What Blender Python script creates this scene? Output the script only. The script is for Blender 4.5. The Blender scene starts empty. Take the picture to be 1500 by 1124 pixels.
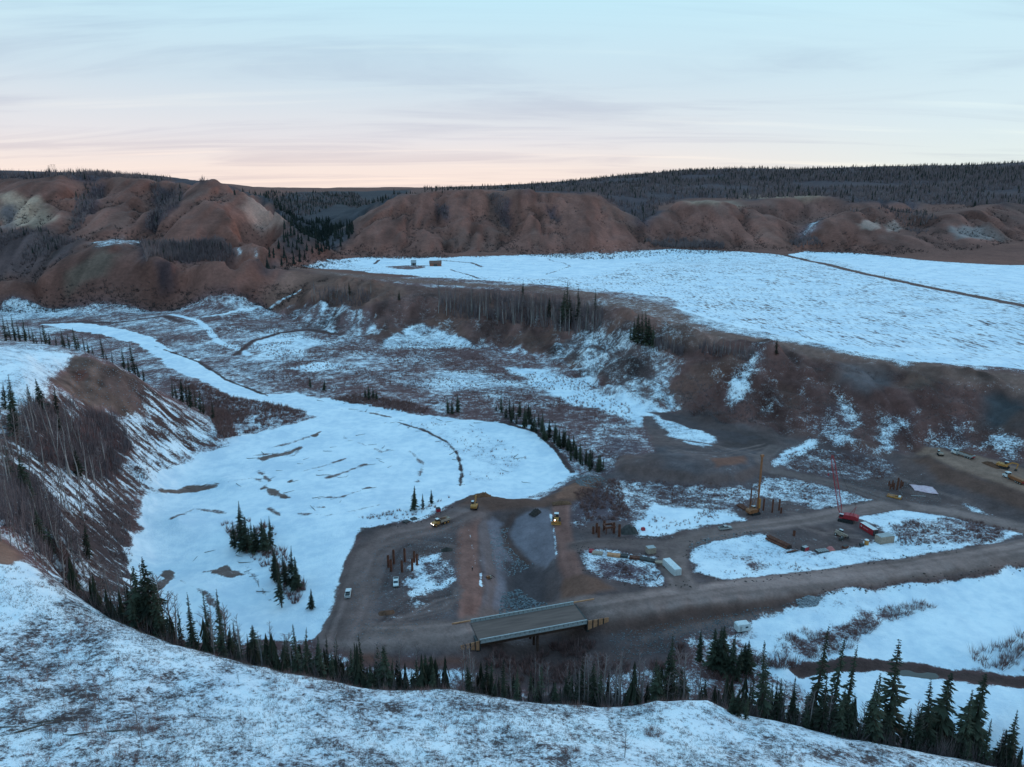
import bpy, bmesh, math, random
import numpy as np
from mathutils import Vector, Matrix
rnd = random.Random(7)
nrg = np.random.default_rng(11)
scene = bpy.context.scene
COL = scene.collection

# ------------------------------------------------------------------ camera
CAM_Z = 137.0
PITCH = math.radians(14.1)
F = 1040.0                      # focal length in pixels of a 1500 x 1124 frame
cam_data = bpy.data.cameras.new("camera")
cam = bpy.data.objects.new("camera", cam_data)
COL.objects.link(cam)
cam.location = (0, 0, CAM_Z)
cam.rotation_euler = (math.pi / 2 - PITCH, 0, 0)
cam_data.sensor_fit = 'HORIZONTAL'
cam_data.sensor_width = 36.0
cam_data.lens = 36.0 * F / 1500.0
cam_data.clip_start = 1.0
cam_data.clip_end = 60000.0
scene.camera = cam

# ------------------------------------------------------------------ world: dusk sky with thin veil cloud
SUN_EL, SUN_AZ = math.radians(8.0), math.radians(66.0)    # azimuth measured from +Y towards +X
world = bpy.data.worlds.new("World")
scene.world = world
world.use_nodes = True
wn, wl = world.node_tree.nodes, world.node_tree.links
wn.clear()
def wnode(t, **kw):
    n = wn.new(t)
    for k, v in kw.items():
        setattr(n, k, v)
    return n
w_out = wnode('ShaderNodeOutputWorld')
w_bg = wnode('ShaderNodeBackground')
w_sky = wnode('ShaderNodeTexSky', sky_type='NISHITA')
w_sky.sun_disc = False
w_sky.sun_elevation = SUN_EL
w_sky.sun_rotation = SUN_AZ
w_sky.altitude = 600
w_sky.air_density = 1.0
w_sky.dust_density = 1.5
w_sky.ozone_density = 2.0
w_tc = wnode('ShaderNodeTexCoord')
w_sep = wnode('ShaderNodeSeparateXYZ')
wl.new(w_tc.outputs['Generated'], w_sep.inputs[0])
# veil colour by height above the horizon, warm side (towards the glow) and cool side
def wramp(stops):
    r = wnode('ShaderNodeValToRGB')
    e = r.color_ramp.elements
    while len(e) < len(stops):
        e.new(0.5)
    for el, (p, c) in zip(e, stops):
        el.position = p
        el.color = (*c, 1)
    wl.new(w_sep.outputs['Z'], r.inputs[0])
    return r
warm = wramp([(0.0, (.98, .78, .68)), (.045, (.92, .78, .72)), (.085, (.78, .76, .79)), (.15, (.61, .73, .82)), (.25, (.53, .80, .92)), (.55, (.36, .75, 1.09)), (1.0, (.31, .70, 1.09))])
cool = wramp([(0.0, (.72, .78, .76)), (.045, (.74, .82, .81)), (.10, (.66, .80, .86)), (.16, (.59, .78, .87)), (.25, (.55, .83, .94)), (.55, (.36, .75, 1.09)), (1.0, (.31, .70, 1.09))])
w_az = wnode('ShaderNodeVectorMath', operation='DOT_PRODUCT')
wl.new(w_tc.outputs['Generated'], w_az.inputs[0])
w_az.inputs[1].default_value = (-.34, .94, 0)
w_azr = wnode('ShaderNodeMapRange', interpolation_type='SMOOTHSTEP')
wl.new(w_az.outputs['Value'], w_azr.inputs['Value'])
w_azr.inputs['From Min'].default_value = .55
w_azr.inputs['From Max'].default_value = .98
w_mix = wnode('ShaderNodeMixRGB')
wl.new(w_azr.outputs[0], w_mix.inputs[0])
wl.new(cool.outputs[0], w_mix.inputs[1])
wl.new(warm.outputs[0], w_mix.inputs[2])
# streaky thin cloud: stretched noise, projected on a flat cloud deck (x/z, y/z), so that it lengthens along the horizon
w_zc = wnode('ShaderNodeMath', operation='ADD'); wl.new(w_sep.outputs['Z'], w_zc.inputs[0]); w_zc.inputs[1].default_value = .09
w_dx = wnode('ShaderNodeMath', operation='DIVIDE'); wl.new(w_sep.outputs['X'], w_dx.inputs[0]); wl.new(w_zc.outputs[0], w_dx.inputs[1])
w_dy = wnode('ShaderNodeMath', operation='DIVIDE'); wl.new(w_sep.outputs['Y'], w_dy.inputs[0]); wl.new(w_zc.outputs[0], w_dy.inputs[1])
w_cmb = wnode('ShaderNodeCombineXYZ'); wl.new(w_dx.outputs[0], w_cmb.inputs[0]); wl.new(w_dy.outputs[0], w_cmb.inputs[1])
w_map = wnode('ShaderNodeMapping'); wl.new(w_cmb.outputs[0], w_map.inputs[0])
w_map.inputs['Rotation'].default_value = (0, 0, math.radians(-6))
w_map.inputs['Scale'].default_value = (.34, 1.25, 1)
w_no = wnode('ShaderNodeTexNoise'); wl.new(w_map.outputs[0], w_no.inputs['Vector'])
w_no.inputs['Scale'].default_value = 1.0
w_no.inputs['Detail'].default_value = 8
w_no.inputs['Roughness'].default_value = .58
w_no.inputs['Distortion'].default_value = .9
w_cr = wnode('ShaderNodeMapRange', interpolation_type='SMOOTHSTEP'); wl.new(w_no.outputs[0], w_cr.inputs['Value'])
w_cr.inputs['From Min'].default_value = .44
w_cr.inputs['From Max'].default_value = .68
w_cr.inputs['To Max'].default_value = .75
w_dark = wnode('ShaderNodeMixRGB', blend_type='MULTIPLY'); w_dark.inputs[0].default_value = 1
wl.new(w_mix.outputs[0], w_dark.inputs[1]); w_dark.inputs[2].default_value = (.80, .80, .86, 1)
w_cl = wnode('ShaderNodeMixRGB'); wl.new(w_cr.outputs[0], w_cl.inputs[0]); wl.new(w_mix.outputs[0], w_cl.inputs[1]); wl.new(w_dark.outputs[0], w_cl.inputs[2])
# brighter wisps
w_no2 = wnode('ShaderNodeTexNoise'); w_map2 = wnode('ShaderNodeMapping'); wl.new(w_cmb.outputs[0], w_map2.inputs[0])
w_map2.inputs['Scale'].default_value = (.35, 2.6, 1); w_map2.inputs['Location'].default_value = (3.1, 1.7, 0)
w_map2.inputs['Rotation'].default_value = (0, 0, math.radians(-5))
wl.new(w_map2.outputs[0], w_no2.inputs['Vector']); w_no2.inputs['Scale'].default_value = 1; w_no2.inputs['Detail'].default_value = 7
w_cr2 = wnode('ShaderNodeMapRange', interpolation_type='SMOOTHSTEP'); wl.new(w_no2.outputs[0], w_cr2.inputs['Value'])
w_cr2.inputs['From Min'].default_value = .55; w_cr2.inputs['From Max'].default_value = .78; w_cr2.inputs['To Max'].default_value = .8
w_lt = wnode('ShaderNodeMixRGB', blend_type='MULTIPLY'); w_lt.inputs[0].default_value = 1
wl.new(w_mix.outputs[0], w_lt.inputs[1]); w_lt.inputs[2].default_value = (1.17, 1.12, 1.05, 1)
w_cl2 = wnode('ShaderNodeMixRGB'); wl.new(w_cr2.outputs[0], w_cl2.inputs[0]); wl.new(w_cl.outputs[0], w_cl2.inputs[1]); wl.new(w_lt.outputs[0], w_cl2.inputs[2])
# the veil lets a part of the clear sky through
w_nis = wnode('ShaderNodeVectorMath', operation='SCALE'); wl.new(w_sky.outputs[0], w_nis.inputs[0]); w_nis.inputs['Scale'].default_value = .07
w_fin = wnode('ShaderNodeMixRGB'); w_fin.inputs[0].default_value = .06
wl.new(w_cl2.outputs[0], w_fin.inputs[1]); wl.new(w_nis.outputs[0], w_fin.inputs[2])
wl.new(w_fin.outputs[0], w_bg.inputs[0])
w_bg.inputs[1].default_value = 1.0
wl.new(w_bg.outputs[0], w_out.inputs[0])

# ------------------------------------------------------------------ the low, veiled sun
sun_data = bpy.data.lights.new("sun", 'SUN')
sun_data.energy = 0.7
sun_data.angle = math.radians(22)
sun_data.color = (1.0, .72, .58)
sun = bpy.data.objects.new("sun", sun_data)
COL.objects.link(sun)
sd = Vector((math.sin(SUN_AZ) * math.cos(SUN_EL), math.cos(SUN_AZ) * math.cos(SUN_EL), math.sin(SUN_EL)))
sun.rotation_euler = sd.to_track_quat('Z', 'Y').to_euler()

scene.view_settings.view_transform = 'Standard'
scene.view_settings.look = 'None'
scene.view_settings.exposure = 0.12
scene.view_settings.gamma = 1.0
scene.render.engine = 'CYCLES'
scene.cycles.max_bounces = 4
scene.cycles.diffuse_bounces = 2
scene.cycles.use_denoising = True

# ================================================================== helpers: pixel geometry
cp, sp_ = math.cos(PITCH), math.sin(PITCH)
def ray(px, py):
    x = (px - 750.0) / F; v = -(py - 562.0) / F
    return x / (cp + v * sp_), (-sp_ + v * cp) / (cp + v * sp_)    # X per metre of Y, Z per metre of Y
def P(px, py, z=None, Y=None):
    u, w = ray(px, py)
    if Y is None:
        Y = (z - CAM_Z) / w
    return (u * Y, Y, CAM_Z + w * Y)

# ================================================================== value noise
def _hash(ix, iy, s):
    n = (ix.astype(np.int64) * 374761393 + iy.astype(np.int64) * 668265263 + s * 144269) & 0x7fffffff
    n = ((n ^ (n >> 13)) * 1274126177) & 0x7fffffff
    return ((n ^ (n >> 16)) & 0xffff) / 65535.0
def vnoise(x, y, s=0):
    ix, iy = np.floor(x), np.floor(y)
    fx, fy = x - ix, y - iy
    fx = fx * fx * (3 - 2 * fx); fy = fy * fy * (3 - 2 * fy)
    a = _hash(ix, iy, s); b = _hash(ix + 1, iy, s); c = _hash(ix, iy + 1, s); d = _hash(ix + 1, iy + 1, s)
    return (a + (b - a) * fx) * (1 - fy) + (c + (d - c) * fx) * fy
def fbm(x, y, scale, octs=4, s=0, rough=.5):
    t = 0; a = 1; n = 0
    for o in range(octs):
        t = t + a * (vnoise(x / scale + 17.3 * o, y / scale - 9.1 * o, s + o) - .5); n += a
        a *= rough; scale *= .5
    return t / n * 2          # about -1..1

# ================================================================== terrain control
CX, CY, CZ = [], [], []
def addp(p):
    CX.append(p[0]); CY.append(p[1]); CZ.append(p[2])
def lineZ(pts, n=4):
    """polyline of (px, py, z): points with known height, n samples per segment"""
    for i in range(len(pts) - 1):
        for k in range(n):
            t = k / n
            a = [pts[i][j] * (1 - t) + pts[i + 1][j] * t for j in range(3)]
            addp(P(a[0], a[1], z=a[2]))
    addp(P(*pts[-1][:2], z=pts[-1][2]))
def lineY(pts, n=4):
    """polyline of (px, py, Y): points with known distance"""
    for i in range(len(pts) - 1):
        for k in range(n):
            t = k / n
            a = [pts[i][j] * (1 - t) + pts[i + 1][j] * t for j in range(3)]
            addp(P(a[0], a[1], Y=a[2]))
    addp(P(*pts[-1][:2], Y=pts[-1][2]))
def xyz(pts, n=3):
    for i in range(len(pts) - 1):
        for k in range(n):
            t = k / n
            addp([pts[i][j] * (1 - t) + pts[i + 1][j] * t for j in range(3)])
    addp(pts[-1])
def hidden(pts, dY, dz, n=3):
    """a line behind (px, py, z) points: further by the factor dY, lower by dz"""
    out = []
    for q in pts:
        x, y, z = P(q[0], q[1], z=q[2])
        out.append((x * dY, y * dY, z - dz))
    xyz(out, n)

# -- foreground hill: crest and near slope
crest = [(-120, 735, 60), (0, 780, 59), (45, 815, 57.5), (95, 872, 56), (130, 890, 55), (180, 916, 54), (250, 944, 53), (330, 966, 52.3), (420, 988, 51.6), (500, 1000, 51.2), (587, 1013, 50.6), (660, 1012, 50.6), (767, 1026, 50), (850, 1033, 49.6), (910, 1040, 49.2), (960, 1028, 49.4), (1035, 1027, 49.2), (1085, 1060, 48), (1127, 1055, 48), (1170, 1064, 47.4), (1235, 1081, 46.4), (1290, 1091, 45.6), (1335, 1101, 44.8), (1385, 1109, 44), (1440, 1122, 43), (1560, 1150, 41)]
lineZ(crest, 3)
lineZ([(-120, 880, 63), (60, 945, 60), (250, 1010, 58.5), (500, 1055, 57), (760, 1075, 55.5), (1000, 1080, 53.5), (1150, 1100, 51.5), (1300, 1124, 49.5), (1500, 1190, 46)], 3)
lineZ([(-120, 1040, 66), (60, 1080, 65), (300, 1130, 64), (600, 1140, 62), (900, 1150, 60), (1200, 1180, 57), (1500, 1260, 53)], 3)
xyz([(-120, 45, 74), (-40, 42, 75), (30, 42, 74), (90, 42, 70)], 3)
xyz([(-90, 5, 88), (0, 5, 88), (90, 5, 86)], 2)
hidden(crest[2:], 1.27, 29.5)
hidden([(q[0], q[1], q[2]) for q in crest[3:]], 1.57, 51)
# -- left spur
lineZ([(-120, 470, 62), (0, 505, 61), (60, 515, 59), (110, 523, 55.5), (150, 532, 51), (200, 556, 39), (250, 590, 22), (290, 612, 12), (308, 630, 6)], 3)
hidden([(-120, 462, 62), (0, 490, 61), (110, 515, 55), (200, 552, 38), (250, 588, 21), (295, 612, 11)], 1.14, 14)
hidden([(-120, 462, 62), (0, 490, 61), (110, 515, 55)], 1.30, 57, 2)
hidden([(200, 552, 38), (250, 588, 21)], 1.14, 30, 2)
lineZ([(-120, 560, 61), (0, 560, 58), (40, 560, 57), (80, 555, 54)], 2)
lineZ([(120, 575, 42), (180, 590, 32), (240, 630, 15), (285, 650, 4)], 2)
lineZ([(-120, 640, 54), (0, 650, 47), (60, 640, 42), (110, 640, 31), (160, 650, 22), (215, 690, 8)], 2)
lineZ([(-120, 720, 50), (0, 720, 44), (60, 710, 33), (110, 720, 23), (150, 735, 14), (185, 755, 4)], 2)
lineZ([(-60, 750, 50), (10, 765, 44), (60, 785, 33), (105, 800, 22), (145, 820, 12), (178, 838, 3)], 2)
lineZ([(95, 850, 31), (130, 868, 22), (170, 885, 12), (210, 900, 3)], 2)
lineZ([(313, 655, 1), (280, 668, .5), (240, 692, 0), (207, 740, -.4), (190, 790, -.6), (193, 850, -.8), (215, 890, -.8)], 3)
# -- valley floor
fl = [(260, 760, -1), (330, 700, -1), (300, 860, -1), (400, 760, -.6), (400, 880, -.6), (450, 690, -1), (470, 640, -1), (560, 640, -1), (540, 700, -1), (600, 720, -1), (660, 680, -1), (720, 680, -.5), (760, 640, -1), (800, 690, -1), (470, 580, -1), (420, 570, -1), (360, 560, -1), (330, 535, -1), (270, 520, -1), (220, 500, -1), (170, 485, -1), (110, 478, -1), (-80, 474, 0), (0, 474, 0),
      (400, 520, 2), (470, 520, 2), (550, 540, 2), (640, 560, 2), (720, 570, 2), (800, 580, 2), (870, 610, 2), (900, 640, 2), (960, 640, 2), (820, 620, 2), (560, 580, 1.5), (640, 590, 1.5), (700, 600, 1.5), (500, 565, 1.5), (430, 540, 1.5), (380, 500, 2), (330, 480, 2.5), (300, 465, 3), (240, 463, 3), (420, 480, 3), (180, 460, 3), (100, 455, 3), (0, 450, 4), (-80, 450, 5),
      (230, 545, 1.5), (280, 560, 1.5), (330, 590, 1.5), (390, 610, 1.5), (420, 610, 1), (340, 630, 1),
      (250, 940, 0), (330, 930, 0), (430, 920, .5), (470, 910, 1),
      (520, 800, 3), (560, 760, 3), (540, 880, 3.4), (600, 830, 3), (640, 780, 3), (640, 870, 3), (600, 910, 4), (700, 760, 3), (660, 830, 3), (690, 800, 3.2), (690, 870, 3.2), (700, 735, 3),
      (500, 940, 3), (480, 920, 2), (560, 965, 1.5), (640, 975, .5), (700, 990, 0), (560, 990, 0), (620, 995, 0),
      (830, 720, 3), (870, 720, 3), (815, 770, 3), (830, 820, 3.2), (850, 860, 3.5), (880, 780, 3), (900, 740, 2.5), (900, 830, 3), (930, 780, 3), (960, 720, 2.5), (980, 820, 3), (1000, 860, 4.6), (1020, 780, 3), (1060, 730, 2.5), (1100, 770, 3), (1120, 710, 2.5), (1130, 830, 3), (1200, 770, 3), (1200, 830, 3.2), (1250, 720, 3), (1280, 790, 3), (1300, 830, 3.4), (1400, 770, 3), (1460, 790, 3.4), (1200, 690, 3), (1250, 680, 3), (1330, 720, 3), (1150, 660, 3), (1180, 680, 3), (1400, 740, 3), (1500, 778, 3.5), (1600, 800, 4),
      (880, 690, 2.5), (840, 700, 1.5), (900, 710, 2.5), (1050, 640, 3), (1000, 650, 3), (1110, 640, 4), (960, 615, 2.5),
      (950, 940, -1), (1000, 930, -.5), (1050, 935, -.5), (1000, 980, -1.5), (1090, 925, 0), (1150, 930, 0), (1150, 980, -1), (1250, 920, 0), (1250, 960, -1), (1320, 900, 0), (1400, 900, 0), (1500, 880, 0), (1400, 950, -.5), (1500, 945, -.5), (1600, 930, 0), (1600, 860, 1), (1400, 1020, -1.5), (1500, 1015, -1.5), (1450, 1060, -1.5), (1320, 1040, -1.5), (1250, 1010, -1.5), (1200, 890, 1.2), (1300, 870, 1.2), (1400, 850, 1.4), (1500, 832, 1.6), (1130, 900, .8), (1060, 905, 1)]
for q in fl:
    addp(P(q[0], q[1], z=q[2]))
lineZ([(1130, 975, -2), (1200, 978, -2.6), (1270, 985, -3), (1330, 985, -3), (1400, 992, -3), (1500, 1000, -3), (1600, 1008, -3)], 2)
# haul road, embankment edges
lineZ([(475, 935, 3.2), (560, 942, 4.2), (640, 938, 4.8), (698, 930, 5.2)], 3)
lineZ([(880, 900, 5.2), (960, 890, 5.2), (1080, 875, 5), (1200, 858, 4.6), (1350, 838, 4.6), (1500, 812, 5), (1620, 790, 5)], 3)
lineZ([(500, 905, 3.8), (600, 915, 4.6), (690, 908, 5.2)], 3)
lineZ([(840, 880, 5.2), (930, 868, 5), (1060, 852, 4.8), (1200, 838, 4.6), (1350, 820, 4.6), (1500, 795, 5)], 3)
lineZ([(690, 965, 1), (730, 985, -.5)], 2)
lineZ([(900, 925, 1.5), (980, 915, 1.2), (1080, 900, 1)], 2)
# excavated creek channel under the bridge
lineZ([(700, 742, 3), (690, 760, 3.8), (676, 850, 4), (678, 905, 4.8)], 3)
lineZ([(701, 790, 3.4), (705, 830, 3.2), (712, 870, 2.4), (700, 905, 2.0)], 3)
lineZ([(740, 772, -2.2), (765, 812, -3.6), (786, 842, -4.4), (790, 880, -4.8), (780, 930, -4.8), (780, 965, -4.4), (800, 1000, -3.6)], 3)
lineZ([(742, 862, -3.4), (748, 895, -4.2), (745, 935, -4.6)], 2)
lineZ([(805, 750, 2.6), (812, 800, 2.2), (820, 840, 1.2), (815, 880, -1.2), (840, 925, -1.6), (880, 950, -1.8)], 3)
lineZ([(825, 760, 3.1), (835, 820, 3.2), (850, 868, 3.8)], 3)
lineZ([(880, 975, -2), (940, 985, -2.2), (1050, 985, -2)], 2)
# plug of dirt across the old channel
lineZ([(675, 735, 3.2), (720, 728, 3.6), (780, 735, 3.6), (840, 715, 4.4), (880, 700, 3.6)], 3)
lineZ([(690, 724, -.2), (740, 732, -.4), (790, 728, -.5), (830, 705, -.2)], 2)
# soil stockpile
lineZ([(915, 680, 7), (960, 684, 7.5), (1030, 694, 7.5), (1075, 697, 7), (1110, 680, 6.5)], 3)
lineZ([(925, 672, 7), (960, 666, 7), (1030, 668, 7), (1100, 665, 6.5)], 2)
lineZ([(905, 695, 2.6), (960, 702, 2.6), (1040, 712, 2.6), (1090, 708, 2.6), (1125, 690, 3)], 3)
lineZ([(920, 655, 3), (1000, 650, 3), (1090, 652, 3.4)], 2)
# raised bench on the right
lineZ([(1362, 668, 9.5), (1400, 685, 9.5), (1450, 702, 9.5), (1500, 720, 9.5), (1600, 755, 9.5)], 3)
lineZ([(1372, 661, 9.5), (1430, 670, 10), (1500, 690, 10), (1600, 715, 10)], 3)
lineZ([(1318, 680, 3.4), (1370, 715, 3.2), (1430, 745, 3.2), (1500, 772, 3.5), (1600, 800, 4)], 3)
# -- main terrace: scarp foot, rim, field
foot = [(395, 452, 3.5), (450, 470, 4), (500, 486, 4), (560, 500, 4), (610, 488, 6), (680, 500, 4.5), (760, 506, 4), (820, 522, 4), (870, 555, 3.5), (930, 590, 3.5), (1000, 606, 4), (1080, 622, 4.5), (1150, 636, 5), (1210, 650, 5), (1280, 660, 5.5), (1350, 660, 7), (1430, 664, 10), (1500, 678, 11), (1600, 695, 12)]
lineZ(foot, 4)
rim = [(420, 392, 44), (470, 400, 43), (540, 412, 42), (620, 420, 41.5), (700, 424, 41), (780, 428, 40.5), (860, 434, 40), (930, 446, 39.5), (985, 470, 39), (1020, 492, 38.5), (1080, 498, 38.5), (1150, 508, 38.2), (1220, 522, 38), (1300, 534, 38), (1380, 545, 38), (1450, 556, 37.5), (1500, 565, 37), (1600, 590, 37)]
lineZ(rim, 4)
lineZ([(880, 442, 38.5), (900, 470, 33), (940, 505, 27), (985, 520, 28)], 2)
lineZ([(430, 425, 24), (480, 437, 24), (540, 452, 25), (600, 450, 27), (680, 452, 27), (760, 462, 24), (830, 475, 21), (880, 505, 16)], 2)
lineZ([(560, 388, 43), (700, 396, 42.5), (850, 405, 42), (990, 420, 41.5), (1120, 460, 40), (1250, 490, 39), (1400, 515, 38.6), (1500, 520, 38.6), (1620, 530, 38.6)], 3)
lineZ([(700, 385, 43.5), (900, 385, 44.5), (1100, 400, 43.5), (1300, 440, 41), (1500, 470, 40), (1640, 480, 40)], 3)
back = [(425, 388, 45), (480, 378, 46), (560, 374, 46.5), (700, 374, 47), (800, 371, 47), (900, 366, 47.5), (990, 363, 48), (1080, 367, 47.5), (1150, 372, 47), (1180, 366, 47.5), (1260, 370, 47.5), (1350, 380, 46.5), (1450, 387, 45.5), (1500, 387, 45.5), (1640, 390, 45.5)]
lineZ(back, 4)
lineZ([(1180, 385, 45.5), (1300, 405, 44), (1420, 425, 43), (1500, 440, 42)], 3)
# -- nose of the terrace, side valley mouth
lineZ([(350, 443, 4), (385, 415, 22), (410, 398, 40)], 3)
lineY([(385, 405, 1150), (395, 392, 1260), (415, 368, 1450), (435, 345, 1750), (450, 322, 2150), (470, 303, 2700), (500, 290, 3400)], 3)
# -- left hill
lineZ([(-120, 430, 6), (0, 436, 5), (60, 445, 4.5), (120, 455, 4), (170, 456, 4), (230, 448, 4.5), (290, 440, 5), (345, 428, 7), (372, 412, 10)], 3)
lineY([(-120, 395, 1020), (0, 410, 985), (60, 400, 990), (110, 372, 1030), (150, 357, 1050), (180, 352, 1070), (205, 360, 1060), (205, 385, 1000), (250, 385, 1000), (300, 383, 1000), (345, 380, 1000), (378, 374, 1020)], 3)
lineY([(-120, 355, 1180), (0, 358, 1170), (60, 350, 1150), (120, 352, 1130), (215, 352, 1130), (260, 352, 1140), (310, 357, 1130), (360, 362, 1110), (385, 370, 1100)], 3)
lineY([(385, 385, 1045), (388, 400, 1010), (380, 412, 985)], 2)
# upper domes and gullies
lineY([(-120, 330, 1230), (0, 332, 1220), (40, 330, 1215), (75, 322, 1230)], 2)
lineY([(125, 340, 1170), (150, 318, 1210), (175, 315, 1220), (205, 330, 1190)], 2)
lineY([(220, 350, 1150), (255, 325, 1200), (300, 320, 1210), (330, 330, 1190), (360, 350, 1150), (378, 365, 1120)], 2)
lineY([(100, 330, 1290), (135, 300, 1390), (140, 275, 1470)], 2)
lineY([(210, 325, 1300), (240, 300, 1400), (250, 280, 1460)], 2)
lineY([(0, 295, 1290), (40, 280, 1330), (75, 300, 1270), (100, 275, 1360), (125, 300, 1280)], 2)
lineY([(165, 290, 1310), (190, 275, 1360), (215, 300, 1270)], 2)
lineY([(270, 295, 1300), (300, 280, 1350), (325, 300, 1270), (345, 325, 1200)], 2)
lcrest = [(-120, 262, 1420), (0, 263, 1420), (40, 262, 1430), (90, 264, 1430), (130, 264, 1480), (190, 265, 1440), (235, 268, 1480), (290, 270, 1430), (330, 272, 1400), (365, 288, 1370), (395, 308, 1330), (417, 330, 1280), (415, 345, 1230), (395, 362, 1160)]
lineY(lcrest, 3)
lineY([(-120, 253, 2100), (0, 254, 2100), (70, 252, 2100), (150, 253, 2100), (230, 257, 2100), (290, 264, 2100), (350, 275, 2100), (400, 290, 2050), (425, 312, 1950)], 3)
lineY([(-300, 252, 3000), (0, 256, 3500), (200, 259, 3500), (330, 270, 3600), (420, 281, 3800)], 3)
# -- centre bluff
lineY([(505, 372, 1345), (530, 345, 1420), (560, 312, 1530), (590, 288, 1640), (640, 281, 1670), (700, 281, 1680), (735, 284, 1720), (760, 284, 1670), (830, 285, 1700), (880, 292, 1700), (905, 310, 1680), (935, 335, 1640), (968, 357, 1570)], 3)
lineY([(735, 330, 1590), (740, 350, 1500), (745, 366, 1440)], 2)
lineY([(645, 318, 1570), (650, 345, 1470)], 2)
lineY([(808, 318, 1600), (815, 340, 1520)], 2)
lineY([(690, 315, 1520), (700, 345, 1440), (600, 320, 1520), (600, 350, 1420), (775, 315, 1540), (780, 345, 1460), (855, 320, 1560), (865, 345, 1480)], 1)
lineY([(500, 340, 1800), (530, 315, 1900), (560, 297, 2000), (590, 283, 2100), (650, 277, 2100), (740, 279, 2200), (860, 281, 2300)], 3)
lineY([(470, 290, 3000), (500, 283, 3600), (540, 279, 4200), (620, 277, 4200), (700, 277, 4300)], 3)
# -- right: wooded slope and its bluffs
lineY([(930, 330, 1900), (960, 318, 2000), (930, 300, 2300), (990, 285, 2600), (1080, 283, 2500), (1210, 283, 2400), (1300, 285, 2300), (1400, 290, 2200), (1500, 290, 2200), (1640, 290, 2200)], 3)
lineY([(700, 277, 4300), (800, 269, 4300), (900, 259, 4300), (1000, 249, 4300), (1100, 247, 4300), (1260, 247, 4200), (1400, 244, 4100), (1500, 239, 4000), (1640, 232, 4000)], 3)
lineY([(1000, 265, 3400), (1200, 265, 3300), (1350, 265, 3100), (1500, 262, 3000), (1640, 260, 3000)], 2)
lineY([(948, 325, 1780), (970, 305, 1800), (1010, 295, 1780), (1060, 296, 1780), (1090, 308, 1720), (1120, 330, 1620), (1158, 362, 1480)], 3)
lineY([(1000, 340, 1640), (1060, 335, 1620), (1110, 355, 1530)], 2)
lineY([(1110, 300, 1950), (1120, 293, 2000), (1180, 289, 2000), (1215, 300, 1950), (1225, 312, 1900)], 2)
lineY([(1150, 330, 1800), (1180, 330, 1750), (1200, 315, 1850), (1165, 345, 1640), (1160, 360, 1540)], 2)
lineY([(1180, 352, 1480), (1200, 342, 1520), (1260, 342, 1500), (1330, 345, 1460), (1380, 348, 1420), (1400, 365, 1330)], 3)
lineY([(1200, 335, 1560), (1225, 318, 1620), (1280, 303, 1660), (1310, 318, 1600), (1335, 338, 1540)], 3)
lineY([(1330, 325, 1800), (1360, 315, 1850), (1250, 300, 1900), (1300, 296, 1950)], 2)
lineY([(1375, 345, 1450), (1400, 318, 1540), (1420, 308, 1570), (1450, 325, 1500), (1480, 350, 1420)], 3)
lineY([(1440, 300, 1800), (1470, 298, 1700), (1500, 320, 1600), (1560, 330, 1550), (1640, 335, 1500)], 2)
xyz([(-9000, 9000, 330), (-4000, 9500, 260), (0, 9500, 260), (4000, 9000, 420), (9000, 8500, 460)], 3)

# ================================================================== the terrain grid: columns of constant X/Y, rows of growing Y
us = np.concatenate([np.linspace(-1.15, -.80, 30)[:-1], np.linspace(-.80, .80, 701), np.linspace(.80, 1.15, 30)[1:]])
def rows(a, b, r):
    n = int(math.log(b / a) / r)
    return np.exp(np.linspace(math.log(a), math.log(b), n, endpoint=False))
Ys = np.concatenate([rows(8, 55, .03), rows(55, 150, .0055), rows(150, 700, .0034), rows(700, 1750, .0045), rows(1750, 4400, .011), rows(4400, 9500, .03)])
NU, NY = len(us), len(Ys)
def solve_rbf():
    cx, cy, cz = map(np.array, (CX, CY, CZ))
    A = np.stack([cx / cy, np.log(cy)], 1)
    key = np.round(A * 1500).astype(int)
    _, keep = np.unique(key, axis=0, return_index=True)
    A, cz = A[keep], cz[keep]
    n = len(A)
    d = np.sqrt(((A[:, None] - A[None]) ** 2).sum(2))
    M = np.zeros((n + 3, n + 3))
    M[:n, :n] = d - np.eye(n) * .0007
    M[:n, n] = 1; M[:n, n + 1:] = A; M[n, :n] = 1; M[n + 1:, :n] = A.T
    return A, np.linalg.solve(M, np.concatenate([cz, np.zeros(3)]))
A_, W_ = solve_rbf()
def rbf(u, ly):
    out = np.empty(u.shape)
    n = len(A_)
    for i in range(0, len(u), 4000):
        a = u[i:i + 4000, None] - A_[None, :, 0]
        b = ly[i:i + 4000, None] - A_[None, :, 1]
        out[i:i + 4000] = np.sqrt(a * a + b * b) @ W_[:n] + W_[n] + W_[n + 1] * u[i:i + 4000] + W_[n + 2] * ly[i:i + 4000]
    return out
cu = np.concatenate([us[::3], us[-1:]]) if (NU - 1) % 3 else us[::3]
cr = np.concatenate([Ys[::2], Ys[-1:]]) if (NY - 1) % 2 else Ys[::2]
GU, GY = np.meshgrid(cu, np.log(cr))
Zc = rbf(GU.ravel(), GY.ravel()).reshape(GU.shape)
# upsample along both axes
Zt = np.stack([np.interp(us, cu, r) for r in Zc])
Z = np.stack([np.interp(np.log(Ys), np.log(cr), Zt[:, j]) for j in range(NU)], 1)
U2, Y2 = np.meshgrid(us, Ys)
X2 = U2 * Y2
Z_base = Z.copy()
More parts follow.
